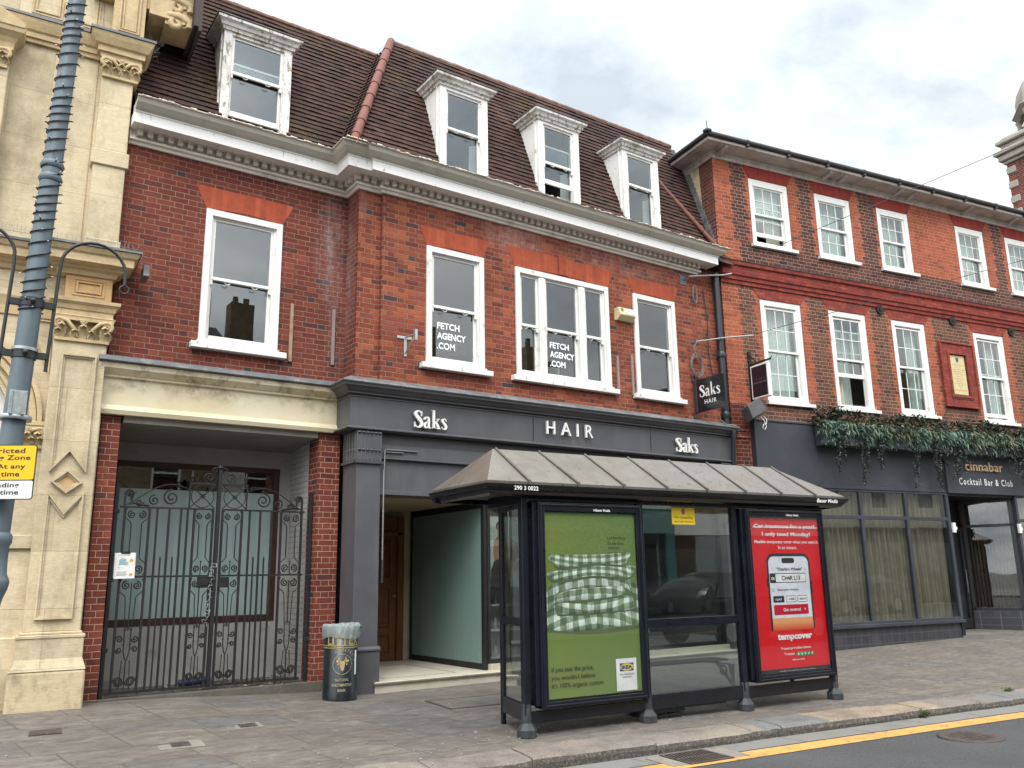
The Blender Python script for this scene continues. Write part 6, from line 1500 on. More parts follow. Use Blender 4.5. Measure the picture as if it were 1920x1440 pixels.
mb = MB(); mb.box(.19, 1.375, -.088, -.084, .32, 2.15); mb.build('cover_glass', m_gposter, c1)
# red poster
m_red = plain('red_poster', (.62, .008, .014), .45, 0, .05); m_redb = plain('red_button', (.50, .005, .03), .5); m_scr = plain('phone_screen_print', (.66, .68, .74), .5); m_case = plain('phone_body_print', (.022, .022, .025), .5)
X0, X1, Z0_, Z1_ = 3.075, 4.285, .36, 2.14
def q2(a, b): return (X0+(X1-X0)*a, Z0_+(Z1_-Z0_)*b)
mb = MB(); mb.box(X0, X1, yp, yp+.006, Z0_, Z1_); ps2 = mb.build('red_poster', m_red, c2)
mb = MB(); mb.rect(X0, X1, Z0_, Z0_+.05, yp-.001); mb.build('poster_foot', m_case, ps2, fix=False)
def rrect(mb, a, b, c, d, r_, y, m=None, top_only=False):
    p, q = q2(a, c), q2(b, d); pts = []
    cs = [(q[0]-r_, q[1]-r_, 0), (p[0]+r_, q[1]-r_, PI/2)]+([] if top_only else [(p[0]+r_, p[1]+r_, PI), (q[0]-r_, p[1]+r_, 1.5*PI)])
    for cx_, cz_, a0_ in cs: pts += [(cx_+r_*math.cos(a0_+PI/2*i/6), cz_+r_*math.sin(a0_+PI/2*i/6)) for i in range(7)]
    if top_only: pts += [(p[0], p[1]), (q[0], p[1])]
    mb.flat(pts, y, m)
mb = MB(); rrect(mb, .19, .80, .27, .765, .11, yp-.0015, m_case, True); rrect(mb, .215, .775, .27, .745, .085, yp-.0022, m_scr, True); rrect(mb, .40, .58, .70, .735, .028, yp-.003, m_case)
mb.rect(*[q2(.178, 0)[0], q2(.192, 0)[0]], q2(0, .55)[1], q2(0, .6)[1], yp-.0014, m_case); mb.rect(q2(.8, 0)[0], q2(.812, 0)[0], q2(0, .5)[1], q2(0, .58)[1], yp-.0014, m_case)
rrect(mb, .22, .30, .575, .632, .012, yp-.003, m_case); rrect(mb, .22, .725, .572, .635, .014, yp-.0028, m_case); rrect(mb, .30, .72, .577, .630, .010, yp-.0034, m_pw)
rrect(mb, .245, .395, .445, .487, .01, yp-.003, m_case); rrect(mb, .42, .56, .445, .487, .01, yp-.003, m_case); rrect(mb, .425, .555, .448, .484, .01, yp-.0035, m_pw); rrect(mb, .58, .72, .445, .487, .01, yp-.003, m_case); rrect(mb, .585, .715, .448, .484, .01, yp-.0035, m_pw)
rrect(mb, .245, .725, .365, .430, .012, yp-.003, m_redb)
mb.build('phone_picture', None, ps2, fix=False)
k = NT('orange_red_fade'); o_ = k.sep(k.obj); c_ = k.mix(k.remap(o_[2], .83, .93), (.62, .03, .014), (.72, .33, .14)); k.fin(c_, .5)
mb = MB(); p_, q_ = q2(.215, .262), q2(.775, .345); mb.rect(p_[0], q_[0], p_[1], q_[1], yp-.004); mb.build('poster_fade', k.m, ps2, fix=False)
def T(mb, s_, cx_, b_, w_, h_, bold=.0, m=None, dy=0.): 
    p = q2(cx_-w_/2, b_); mb.text(s_, p[0], p[1], w_*(X1-X0), h_*(Z1_-Z0_), yp-.005-dy, 0, m, bold)
mb = MB(); T(mb, 'Car insurance for a year?', .49, .925, .86, .035, .025); mb.rect(*[q2(.04, 0)[0], q2(.95, 0)[0]], q2(0, .936)[1], q2(0, .942)[1], yp-.0055)
T(mb, 'I only need Monday!', .50, .872, .68, .036, .03); T(mb, 'Flexible temporary cover when you want it.', .50, .826, .90, .026, .02); T(mb, 'In an instant.', .50, .793, .26, .022, .005)
T(mb, 'Get covered', .49, .387, .24, .022, .02); T(mb, '1DAY', .32, .458, .09, .014, .02); T(mb, '>', .675, .388, .018, .018, .02)
T(mb, 'tempcover', .50, .195, .48, .050, .045); T(mb, 'Trusted by 4 million drivers.', .50, .140, .42, .020, .012); T(mb, 'Trustpilot', .40, .105, .14, .020, .01); T(mb, '4.8 June 2026', .52, .070, .17, .014, .008); marks(mb, q2(.25, 0)[0], q2(0, .010)[1], .6, .012, yp-.005, 8)
mb.build('poster_lettering', m_wt, ps2, fix=False)
mb = MB(); T(mb, '"Charlie\'s Wheels"', .50, .652, .36, .020, .02); T(mb, 'CH4R L13', .51, .588, .26, .030, .02); T(mb, 'Select your duration:', .46, .517, .30, .018, .01); T(mb, '1 WEEK', .49, .459, .10, .012, .02); T(mb, '1 MONTH', .65, .459, .11, .012, .02); T(mb, '<', .27, .652, .015, .016); T(mb, '>', .72, .652, .015, .016)
frame_ring(mb, q2(.235, 0)[0], q2(.265, 0)[0], q2(0, .515)[1], q2(0, .535)[1], .003, .003, .003, .003, yp-.005, yp-.004)
mb.build('poster_lettering', m_ink, ps2, fix=False)
mb = MB(); T(mb, 'GB', .26, .592, .045, .018, .03); mb.build('poster_lettering', m_wt, ps2, fix=False)
mb = MB(); m_gr = plain('green_print', (.0, .28, .08), .5)
for i in range(5): p = q2(.505+i*.048, .100); mb.rect(p[0], p[0]+.052, p[1], p[1]+.045, yp-.004, m_gr); c_ = (p[0]+.026, p[1]+.022); mb.flat([(c_[0]+(.018 if j % 2 == 0 else .008)*math.sin(j*PI/5), c_[1]+(.018 if j % 2 == 0 else .008)*math.cos(j*PI/5)) for j in range(10)], yp-.0052, m_pw)
mb.build('rating_stars', None, ps2, fix=False)
mb = MB(); mb.box(3.05, 4.25, -.088, -.084, .35, 2.155); mb.build('cover_glass', m_gposter, c2)
# sticker in the middle pane
mb = MB(); mb.box(1.945, 2.285, -.009, -.0065, 2.045, 2.235, plain('yellow_sticker', (.78, .55, .02), .5)); mb.flat([(2.115+.03*math.cos(2*PI*i/16), 2.19+.036*math.sin(2*PI*i/16)) for i in range(16)], -.0095, plain('faded_purple_print', (.30, .10, .18), .5))
mb.text('No stopping', 1.985, 2.105, .26, .034, -.0095, 0, m_ink, .012); mb.text('except buses', 1.975, 2.062, .285, .027, -.0095, 0, m_ink, .012); mb.build('notice_sticker', None, bs, fix=False)
# bench slung behind the middle bay, and the kick panel beneath
mb = MB(); mb.box(1.3, 2.95, .30, .56, .505, .53); bn = mb.build('bench', plain('worn_timber_bench', (.055, .036, .026), .6, 0, .3, 9), bs, .006)
mb = MB()
for u_ in (2.76,): 
    mb.tube([(u_, .62, .50), (u_, .30, .50), (u_, .05, .26), (u_, .05, .5)], .022, 6); mb.tube(spiral((0, 0), .055, .055, 0, 1, 14, 0) and [(u_, .20+.05*math.cos(2*PI*i/14), .42+.05*math.sin(2*PI*i/14)) for i in range(15)], .012, 6)
    mb.box(u_-.012, u_+.012, .02, .60, .485, .50); mb.tube([(u_, .1, .5), (u_, .02, .15)], .02, 6)
mb.build('bench_bracket', m_shel, bn)
mb = MB(); mb.box(1.56, 1.98, .01, .05, .07, .27); mb.box(2.02, 2.6, .01, .05, .10, .27); mb.box(1.54, 2.2, .25, .5, .03, .12); mb.tube([(2.0, .3, .0), (2.0, .3, .1)], .02, 6); mb.build('kick_panel', m_shel, bs, .004)
# ================================================================== WROUGHT IRON GATE
YG = 11.10
gt = thing('iron_gate', 'rusty black wrought iron double gate with scrolls closed across the shop recess', 'gate', (3.09, YG, .22))
gx, gz0 = 3.09, .22
def bar(mb, x_, z0, z1, r_=.0085): mb.box(x_-gx-r_, x_-gx+r_, -r_, r_, z0-gz0, z1-gz0)
def rail(mb, x0, x1, z_, h=.011): mb.box(x0-gx, x1-gx, -.012, .012, z_-gz0-h, z_-gz0+h)
def scr_(mb, cx, cz, r_, a0_, t_, w=.0065): w *= 1.35; mb.tube(spiral((cx-gx, cz-gz0), r_, r_*.18, a0_, t_, 20), w, 5)
def panel(mb, x0, x1):
    c = (x0+x1)/2; w = (x1-x0)/2
    bar(mb, x0, .27, 2.40, .013); bar(mb, x1, .27, 2.40, .013)
    iw = w*.42
    # top scroll heart, middle hearts either side of the rail, lower tulips, bottom roses
    for s_ in (-1, 1):
        bar(mb, c+s_*iw, 1.80, 2.20, .006)
        mb.tube([(c+s_*iw-gx, 0, 2.20-gz0), (c+s_*(iw+.02)-gx, 0, 2.23-gz0), (c+s_*w*.9-gx, 0, 2.27-gz0), (c+s_*w*.95-gx, 0, 2.36-gz0), (c+s_*w*.8-gx, 0, 2.385-gz0)], .006, 5)
        scr_(mb, c+s_*w*.42, 2.31, w*.34, PI/2, -s_*1.6)
        mb.tube([(c+s_*iw-gx, 0, 1.80-gz0), (c+s_*(iw+.02)-gx, 0, 1.775-gz0), (c+s_*w*.95-gx, 0, 1.73-gz0), (c+s_*w*.98-gx, 0, 1.64-gz0), (c+s_*w*.8-gx, 0, 1.59-gz0)], .006, 5)
        scr_(mb, c+s_*w*.42, 1.665, w*.36, -PI/2, s_*1.6)
        mb.tube([(c+s_*iw-gx, 0, 1.34-gz0), (c+s_*(iw+.02)-gx, 0, 1.365-gz0), (c+s_*w*.95-gx, 0, 1.41-gz0), (c+s_*w*.98-gx, 0, 1.50-gz0), (c+s_*w*.8-gx, 0, 1.55-gz0)], .006, 5)
        scr_(mb, c+s_*w*.42, 1.475, w*.36, PI/2, -s_*1.6)
        mb.tube([(c+s_*iw-gx, 0, 1.34-gz0), (c+s_*w*.26-gx, 0, .92-gz0)], .006, 5)
        mb.tube([(c+s_*w*.26-gx, 0, .93-gz0), (c+s_*w*.24-gx, 0, .72-gz0), (c+s_*w*.1-gx, 0, .64-gz0), (c-gx, 0, .62-gz0)], .007, 5)
        scr_(mb, c+s_*w*.62, .86, w*.30, PI, s_*1.4); scr_(mb, c+s_*w*.62, .74, w*.26, PI, -s_*1.4)
        mb.tube([(c+s_*w*.3-gx, 0, .62-gz0), (c+s_*w*.42-gx, 0, .30-gz0)], .006, 5)
        for a0_ in (0, PI): mb.tube(spiral((c+s_*w*.47-gx, .385-gz0), w*.42, w*.1, a0_, s_*1.1, 16), .009, 5)
        mb.lathe([(.0, -.014), (.014, 0), (0, .014)], (c+s_*w*.26-gx, 0, .80-gz0), 8)
    bar(mb, c, .28, .62, .006); bar(mb, c, .95, 1.50, .006); mb.lathe([(0, -.016), (.014, 0), (0, .016)], (c-gx, 0, 1.75-gz0), 8); bar(mb, c, 1.57, 1.74, .005)
    mb.tube([(c+w*.2*math.cos(a)-gx, 0, .95+w*.3*math.sin(a)-gz0) for a in [PI*i/8 for i in range(9)]], .006, 5)
def crest(mb, xa, xb, hinge):   # sweeping crest from the centre down to the outer stile
    n_ = 16; s_ = 1 if xb > xa else -1
    pts = [(xa+(xb-xa)*t-gx, 0, 2.42+.30*math.sin(PI*min(1, .25+.75*t))*(1-t)**.25-gz0) for t in [i/n_ for i in range(n_+1)]]
    mb.tube(pts, .007, 5); L_ = abs(xb-xa)
    scr_(mb, xa+s_*L_*.28, 2.53, .10, PI*.5, -s_*1.7, .008); scr_(mb, xa+s_*L_*.55, 2.49, .065, PI*.5, -s_*1.5, .007); scr_(mb, xa+s_*L_*.78, 2.46, .045, 0, s_*1.3, .008)
    mb.tube([(xa+s_*L_*.62-gx, 0, 2.42-gz0), (xa+s_*L_*.85-gx, 0, 2.45-gz0), (xb-gx, 0, 2.43-gz0)], [.012, .016, .006], 6)
    for a in (-.5, .0, .5): mb.tube([(xa+s_*L_*.9-gx, 0, 2.46-gz0), (xa+s_*L_*.9+.03*a-gx, -.01, 2.55-gz0), (xa+s_*L_*.9+.10*a-gx, -.02, 2.60-gz0)], [.006, .010, .003], 5)
def leaf_(name, stile_x, p1, bars_, p2, cx0, crest_to):
    mb = MB(); lo_, hi_ = min(p1[0], p2[0], stile_x), max(p1[1], p2[1], stile_x)
    rail(mb, lo_, hi_, 2.40); rail(mb, lo_, hi_, 1.575); rail(mb, lo_, hi_, .265, .014)
    panel(mb, *p1); panel(mb, *p2)
    for x_, short in bars_:
        bar(mb, x_, .28, 1.78 if short else 2.39, .0085 if short else .0115)
        if short: mb.lathe([(0, -.018), (.012, -.005), (.008, .01), (0, .03)], (x_-gx, 0, 1.79-gz0), 6)
    s_ = -1 if stile_x < gx else 1
    # crossed square beside the centre post, with rosette and urn finial
    a, b = sorted((gx+s_*.045, gx+s_*.36)); rail(mb, a, b, 2.72); bar(mb, gx+s_*.36, 2.40, 2.74, .008)
    c = ((a+b)/2, 2.56)
    for t_ in (-1, 1): mb.tube([(a-gx, 0, c[1]-t_*.15-gz0), (c[0]-gx, -.0, c[1]-gz0), (b-gx, 0, c[1]+t_*.15-gz0)], .007, 5)
    mb.tube([(c[0]+.14*math.cos(q)-gx, 0, c[1]+.14*math.sin(q)-gz0) for q in [2*PI*i/24 for i in range(25)]], .006, 5)
    for i in range(6): q = i*PI/3; mb.lathe([(0, -.008), (.014, 0), (0, .008)], (c[0]+.024*math.cos(q)-gx, -.01, c[1]+.024*math.sin(q)-gz0), 6)
    mb.lathe([(.008, 0), (.022, .01), (.01, .03), (.026, .06), (.03, .085), (.012, .10), (.018, .12), (.0, .15)], (gx+s_*.34-gx, 0, 2.735-gz0), 10)
    scr_(mb, gx+s_*.13, 2.80, .075, -PI*.5, s_*1.5, .008); scr_(mb, gx+s_*.06, 2.90, .045, -PI*.5, s_*1.3, .007)
    crest(mb, gx+s_*.37, crest_to, None)
    xo = crest_to; bar(mb, xo, 2.40, 2.56, .011); scr_(mb, xo-s_*.045*(-1), 2.58, .045, PI if s_ < 0 else 0, (-1 if s_ < 0 else 1)*1.2, .010) if 0 else scr_(mb, xo+(.05 if s_ < 0 else -.05), 2.56, .05, PI if s_ < 0 else 0, -1.25 if s_ < 0 else 1.25, .011)
    return mb.build(name, m_iron, gt)
leaf_('gate_leaf', 1.93, (1.99, 2.27), [(2.36, 0), (2.43, 1), (2.50, 0), (2.57, 1), (2.64, 0), (2.72, 0)], (2.80, 3.03), 0, 1.98)
leaf_('gate_leaf', 4.24, (3.15, 3.40), [(3.50, 0), (3.57, 1), (3.64, 0), (3.71, 1), (3.79, 0)], (3.92, 4.20), 0, 4.20)
mb = MB(); mb.box(-.022, .022, -.03, .03, .03, 2.70); mb.lathe([(.03, 0), (.05, .02), (.03, .05), (0, .08)], (0, 0, 2.69), 10); mb.build('centre_post', m_iron, gt, .003)
for x_ in (1.885, 4.325):
    mb = MB(); mb.box(x_-gx-.022, x_-gx+.022, -.025, .025, .0, 2.45); 
    for z_ in (.5, 1.3, 2.1): mb.box(x_-gx-.03, x_-gx+.04, -.03, .03, z_, z_+.05)
    mb.build('hinge_post', m_iron, gt, .003)
mb = MB(); mb.box(-.21, -.03, -.035, -.01, 1.21, 1.35); mb.tube([(-.12, -.045, 1.28+.0), (-.12, -.03, 1.28)], .045, 14); mb.box(.04, .18, -.03, -.01, 1.21, 1.34); mb.build('lock_box', m_iron, gt, .003)
mb = MB(); rc = random.Random(6); p = [Vector((-.05, -.04, 1.50))]
for i in range(60): t_ = i/60; p.append(Vector((.030*math.sin(i*1.0)-.03+.015*math.cos(i*.4)-.06*t_, -.045+.012*math.cos(i*1.3), 1.50-.75*t_+.02*math.sin(i*2.1))))
mb.tube(p, .0032, 5)
ch = mb.build('chain', m_galv); ch.location = gt.location; tag(ch, 'thin silver chain wound round the centre bars of the iron gate', 'chain')
# notice on the gate
nb = thing('notice_board', 'white laminated notice with orange spots tied to the left of the iron gate', 'notice', (2.03, YG-.035, 1.705))
mb = MB(); mb.box(-.115, .115, -.004, .004, -.15, .15, m_pw); n_o = mb.build('sheet', None, nb); n_o.rotation_euler = (0, R(-1), 0)
mb = MB(); mb.box(-.05, .05, -.012, -.004, .14, .165); mb.build('clip', m_black, nb)
mb = MB(); y_ = -.0045; lb = plain('pale_blue_print', (.25, .42, .50), .5); lg = plain('pale_green_print', (.38, .48, .28), .5); ob = plain('orange_print', (.70, .33, .05), .5)
marks(mb, -.075, .112, .13, .014, y_, 3, m_iron); mb.flat([(-.07, .06), (-.03, .09), (.02, .07), (.0, .03), (.03, .0), (-.03, .01), (-.075, .0), (-.06, .03)], y_, lb); mb.flat([(-.0, .04), (.035, .05), (.04, .01), (.01, .005)], y_-.0003, lg)
mb.flat([(.07+.022*math.cos(2*PI*i/14), .06+.02*math.sin(2*PI*i/14)) for i in range(14)], y_, ob); marks(mb, -.085, -.03, .085, .014, y_, 5, m_ink); marks(mb, -.085, -.05, .05, .011, y_, 6, m_ink)
for i in range(4): mb.rect(-.085, .03-.012*(i % 2), -.072-i*.014, -.067-i*.014, y_, plain('grey_print', (.3, .3, .32), .5) if i == 0 else m_iron)
mb.rect(.055, .09, -.12, -.09, y_, ob); mb.build('printing', None, nb, fix=False)
# rolled blue mat lying behind the gate and dead leaves
mb = MB(); mb.tube([(-.19, 0, 0), (.19, 0, .03)], .045, 14); o = mb.build('rolled_mat', plain('dark_blue_plastic', (.015, .03, .075), .4)); o.location = (3.05, 11.55, .265); tag(o, 'dark blue rolled mat lying on the floor behind the iron gate', 'mat')
mb = MB(); rl = random.Random(21)
for i in range(500):
    X = rl.uniform(1.9, 4.3) if rl.random() < .4 else rl.gauss(3.75, .28); Y = rl.uniform(11.0, 11.95); 
    if not 1.88 < X < 4.33: continue
    a = rl.uniform(0, 2*PI); l = rl.uniform(.012, .032); z_ = .218+rl.uniform(0, .015); d = (l*math.cos(a), l*math.sin(a)); e_ = (-d[1]*.5, d[0]*.5)
    mb.add([(X-d[0], Y-d[1], z_), (X+e_[0], Y+e_[1], z_+rl.uniform(0, .015)), (X+d[0], Y+d[1], z_+.004), (X-e_[0], Y-e_[1], z_+rl.uniform(0, .012))], [(0, 1, 2, 3)])
tag(mb.build('dead_leaves', leafmat('dead_leaf', [(0, (.06, .04, .025)), (.6, (.16, .11, .07)), (.85, (.28, .22, .16)), (1, (.5, .47, .42))], .8), fix=False), kind='stuff')
# ================================================================== LITTER BIN
bn_ = thing('litter_bin', 'black round litter bin with gold lettering and a ram\'s head roundel', 'litter bin', (4.43, 10.20, gz(4.43, 10.2)-.005), R(-25))
BR = .205
mb = MB(); mb.lathe([(BR+.004, 0), (BR+.004, .09), (BR, .10), (BR, .86), (BR-.02, .87), (BR-.02, .3), (0, .3)], (0, 0, 0), 40); mb.build('drum', plain('black_gloss_bin', (.010, .014, .017), .30, 0, .3, 7, .03, 40, (.07, .065, .055), 4, .62, .8), bn_)
m_gold2 = plain('gold_bin_paint', (.42, .32, .12), .5, .2, .25, 40); m_cream2 = plain('worn_cream_lettering', (.32, .28, .19), .6, 0, .4, 60)
def wrap(mb, src, r_=BR+.003):
    b = len(mb.v); vs = []
    for x_, y_, z_ in src.v: a = -PI/2+x_/r_; rr_ = r_-y_; vs.append((rr_*math.cos(a), rr_*math.sin(a), z_))
    mb.add(vs, src.f)
gb = MB(); t_ = MB(); t_.text('LITTER', -.17, .655, .42, .10, 0, 0, None, .02, 1.1); wrap(gb, t_)
for z_ in (.615, .64): gb.lathe([(BR+.003, z_), (BR+.005, z_+.004), (BR+.003, z_+.009)], (0, 0, 0), 40)
gb.build('gold_lettering', m_gold2, bn_, fix=False)
gb = MB(); 
for i, c_ in enumerate('DONATED BY'):
    if c_ == ' ': continue
    a = R(118-i*(236/9)*.5); t_ = MB(); t_.text(c_, -.011, .0, .020, .032, 0, 0, None, .02); sa = a-PI/2
    t2 = MB(); t2.add([(.03+.155*math.cos(a)+(v[0]*math.cos(sa)-v[2]*math.sin(sa)), 0, .43+.150*math.sin(a)+(v[0]*math.sin(sa)+v[2]*math.cos(sa))) for v in t_.v], t_.f); wrap(gb, t2)
gb.build('cream_lettering', m_cream2, bn_, fix=False)
for i, (s_, w_) in enumerate((('NATIONAL', .17), ('WESTMINSTER', .25), ('BANK', .10))): gb = MB(); t_ = MB(); t_.text(s_, .03-w_/2, .235-i*.06, w_, .034, 0, 0, None, .015); wrap(gb, t_); gb.build('cream_lettering', m_cream2, bn_, fix=False)
gb = MB()
ring = MB(); n = 36
for i in range(n):
    a, b = 2*PI*i/n, 2*PI*(i+1)/n; ring.add([(.03+r_*math.cos(q), 0, .43+r_*math.sin(q)) for r_, q in ((.118, a), (.118, b), (.112, b), (.112, a))], [(0, 1, 2, 3)])
wrap(gb, ring); gb.build('cream_ring', m_cream2, bn_, fix=False)
gb = MB(); em = MB(); em.flat([(.03-.035, .47), (.03+.035, .47), (.03+.028, .42), (.03+.018, .37), (.03, .345), (.03-.018, .37), (.03-.028, .42)], 0)
for s_ in (-1, 1):
    em.flat([(.03+s_*.03, .465), (.03+s_*.065, .49), (.03+s_*.085, .47), (.03+s_*.06, .45)], 0); em.flat([(.03+s_*.02, .47), (.03+s_*.035, .50), (.03+s_*.03, .525), (.03+s_*.055, .50), (.03+s_*.045, .475)], 0)
    em.flat([(.03+s_*.035, .45), (.03+s_*.07, .43), (.03+s_*.05, .42)], 0)
wrap(gb, em, BR+.004); gb.build('emblem', plain('worn_gold_emblem', (.38, .29, .13), .6, 0, .6, 90), bn_, fix=False)
gb = MB(); t_ = MB(); 
for i in range(3): t_.add([(.20+i*.012, 0, .30), (.212+i*.012, 0, .30), (.212+i*.012, 0, .585), (.20+i*.012, 0, .585)], [(0, 1, 2, 3)])
wrap(gb, t_, BR+.005); gb.build('white_sticker', m_pw, bn_, fix=False)
# clear bag turned over the rim
bg = MB(); n = 96; rgs = []; rr2 = random.Random(5)
prof = [(BR-.05, .62), (BR-.03, .80), (BR-.01, .875), (BR+.012, .895), (BR+.028, .87), (BR+.022, .82), (BR+.026, .77), (BR+.016, .735)]
for j, (r_, z_) in enumerate(prof):
    for i in range(n): a = 2*PI*i/n; w_ = .006*math.sin(a*17+j*.8)+.004*math.sin(a*29+j*1.7)+.004*math.sin(a*7); bg.v.append(((r_+w_)*math.cos(a), (r_+w_)*math.sin(a), z_+.004*math.sin(a*11+j)+(.012*math.sin(a*3+1) if j > 5 else 0)+.008*math.sin(a*2)))
for j in range(len(prof)-1):
    for i in range(n): bg.f.append((j*n+i, j*n+(i+1) % n, (j+1)*n+(i+1) % n, (j+1)*n+i)); bg.mi.append(0); bg.sm.append(True)
k = NT('thin_clear_polythene'); k.fin((.45, .52, .50), .22); k.p.inputs['Alpha'].default_value = .48; k.bump(k.noise(k.scale(k.obj, 8, 8, 1.5), 9, 6, .6), .02, .8)
bo = bg.build('bin_bag', k.m, fix=False); bo.location = bn_.location; bo.rotation_euler = bn_.rotation_euler; tag(bo, 'crumpled translucent bag turned over the rim of the black litter bin', 'bag')
mb = MB(); mb.lathe([(0, -.03), (.025, -.015), (.03, .01), (0, .03)], (.0, 0, 0), 8); mb.tube([(-.03, 0, 0), (-.08, .01, -.02)], .012, 6); o = mb.build('green_bag_knot', plain('green_polythene', (.02, .12, .08), .4)); o.location = (4.65, 10.14, gz(4.43, 10.2)+.85); tag(o, 'green plastic knot poking out at the right rim of the litter bin', 'bag')
# ================================================================== LAMP POST with lights, sign and brackets
lp = thing('lamp_post', 'tall blue grey steel lamp post at the left edge with curved hanging basket brackets', 'lamp post', (.385, 6.20, gz(.385, 6.8)))
ax = lambda z_: (.385+(z_-1.5)*.029-.008, 6.20, z_)
g0_ = gz(.385, 6.8); loc0 = Vector((.385, 6.20, g0_))
def A_(z_, dx=0, dy=0): p = Vector(ax(z_)); return p+Vector((dx, dy, 0))-loc0
m_post = plain('blue_grey_post_paint', (.115, .150, .175), .5, .1, .14, 2.5, .08, 60, (.20, .23, .24), 3, .6, .85)
mb = MB(); zs_ = [1.5+i*.5 for i in range(16)]; mb.tube([A_(z_) for z_ in zs_], [.072-.0020*i for i in range(16)], 20); mb.build('pole', m_post, lp)
mb = MB(); zz = [g0_, g0_+.3, 1.1, 1.15, 1.18, 1.22, 1.30, 1.34, 1.36, 1.42, 1.48, 1.52, 1.54, 1.57, 1.66, 1.74, 1.76, 1.80, 1.82]; rr_ = [.09, .075, .07, .07, .07, .07, .07, .07, .072, .080, .100, .106, .100, .085, .078, .078, .088, .088, .076]
mb.tube([A_(z_) for z_ in zz], rr_, 20); mb.build('base', m_post, lp)
mb = MB()
for z_ in (4.22, 4.32): mb.tube([A_(z_-.02), A_(z_), A_(z_+.03)], [.066, .078, .066], 16)
mb.build('joint_collar', m_post, lp)
for zc_, tl in ((3.32, 1), (2.97, 1)):
    mb = MB(); mb.tube([A_(zc_-.03), A_(zc_+.03)], .074, 18); mb.box(*[A_(zc_, -.13).x, A_(zc_, .13).x], -.02, .02, A_(zc_).z-.02, A_(zc_).z+.02); mb.lathe([(.0, -.02), (.018, -.01), (.018, .01), (0, .02)], tuple(A_(zc_, 0, -.085)), 8); mb.build('bracket_clamp', m_black if 0 else plain('black_bracket', (.02, .022, .026), .5), lp)
m_brk = plain('black_bracket_iron', (.022, .024, .028), .5)
for s_ in (-1, 1):
    mb = MB(); p = [A_(2.87, s_*.135), A_(3.2, s_*.135), A_(3.55, s_*.135)]
    c0 = A_(3.62, s_*.34)
    for i in range(1, 15): a = PI-PI*i/14*1.02; p.append(Vector((c0.x+s_*.205*math.cos(a), c0.y, c0.z+.20*math.sin(a))))
    p.append(p[-1]+Vector((s_*.0, 0, -.06))); mb.tube(p, .0115, 8)
    e_ = p[-1]; mb.tube([(e_.x+s_*.0+.03*math.cos(a), e_.y, e_.z-.03+.03*math.sin(a)) for a in [2*PI*i/16 for i in range(17)]], .006, 6); mb.build('basket_bracket', m_brk, lp)
mb = MB(); mb.tube([A_(2.99), A_(3.01)], .080, 18); mb.build('clamp_band', m_galv, lp); mb = MB(); mb.tube([A_(2.53), A_(2.56)], .10, 18); mb.box(A_(2.6, -.045).x, A_(2.6, .045).x, -.10, -.06, A_(2.555).z, A_(2.71).z); mb.box(A_(2.6, -.05).x, A_(2.6, -.03).x, -.11, -.10, A_(2.555).z, A_(2.71).z); mb.box(A_(2.6, .03).x, A_(2.6, .05).x, -.11, -.10, A_(2.555).z, A_(2.71).z); mb.build('steel_bracket', m_galv, lp, .002)
# string lights wound round it
sl_ = thing('string_lights', 'black cable of small unlit bulbs wound up the lamp post', 'string lights', tuple(loc0))
mb = MB(); p = []; z_ = 3.25; a = 0; rs_ = random.Random(3); pitch_ = .078
while z_ < 6.6: r_ = .076-.0020*((z_-1.5)/.5)+.004; q = A_(z_); p.append(Vector((q.x+r_*math.cos(a), q.y+r_*math.sin(a), q.z+.022*math.sin(a+.5)))); a += .42; z_ += pitch_*.42/(2*PI)*(1+.25*math.sin(z_*9))
mb.tube(p, .0052, 5, m_cable)
for i in range(4, len(p)-4, 7):
    c_ = A_(p[i].z+loc0.z); d = Vector((p[i].x-c_.x, p[i].y-c_.y, 0)).normalized(); d = (d+Vector((rs_.gauss(0, .35), rs_.gauss(0, .35), rs_.gauss(.1, .5)))).normalized(); e_ = p[i]+d*.020
    mb.tube([p[i], e_], .0048, 5, m_cable); mb.tube([e_, e_+d*.016], [.0038, .0025], 5, m_glass if 0 else m_pw)
mb.build('light_cable', None, sl_, fix=False)
# parking sign
sg_ = thing('parking_sign', 'yellow and white restricted parking zone sign plate fixed to the lamp post', 'sign', (.335, 6.07, 2.18), R(-30))
def signtext(): pass
SW, SH = .46, .335
mb = MB()
def rr2_(mb, w0, w1, h0, h1, r_, y, m):
    pts = []
    for cx_, cz_, a0_ in ((w1-r_, h1-r_, 0), (w0+r_, h1-r_, PI/2), (w0+r_, h0+r_, PI), (w1-r_, h0+r_, 1.5*PI)): pts += [(cx_+r_*math.cos(a0_+PI/2*i/5), cz_+r_*math.sin(a0_+PI/2*i/5)) for i in range(6)]
    mb.slab(pts, y, y+.003, m)
m_sy = plain('yellow_sign_face', (.86, .48, .0), .4, 0, .03)
W0, W1 = -.23, .23
rr2_(mb, W0, W1, -.17, .17, .018, 0, m_black); rr2_(mb, W0+.006, W1-.006, -.047, .164, .013, -.0012, m_sy); rr2_(mb, W0+.006, W1-.006, -.164, -.054, .012, -.0012, m_pw)
mb.build('plate', None, sg_)
mb = MB(); mb.text('Restricted', -.125, .117, .285, .031, -.0025, 0, None, .018, 1.03); mb.text('Parking Zone', -.15, .066, .345, .038, -.0025, 0, None, .018, 1.03); mb.text('At any', .0, .012, .17, .038, -.0025, 0, None, .018, 1.03); mb.text('time', .03, -.028, .11, .030, -.0025, 0, None, .018, 1.03)
mb.text('No loading', -.13, -.103, .275, .038, -.0025, 0, None, .018, 1.03); mb.text('at any time', -.125, -.148, .27, .037, -.0025, 0, None, .018, 1.03); mb.build('sign_lettering', m_black, sg_, fix=False)
mb = MB(); c_ = (-.10, .005)
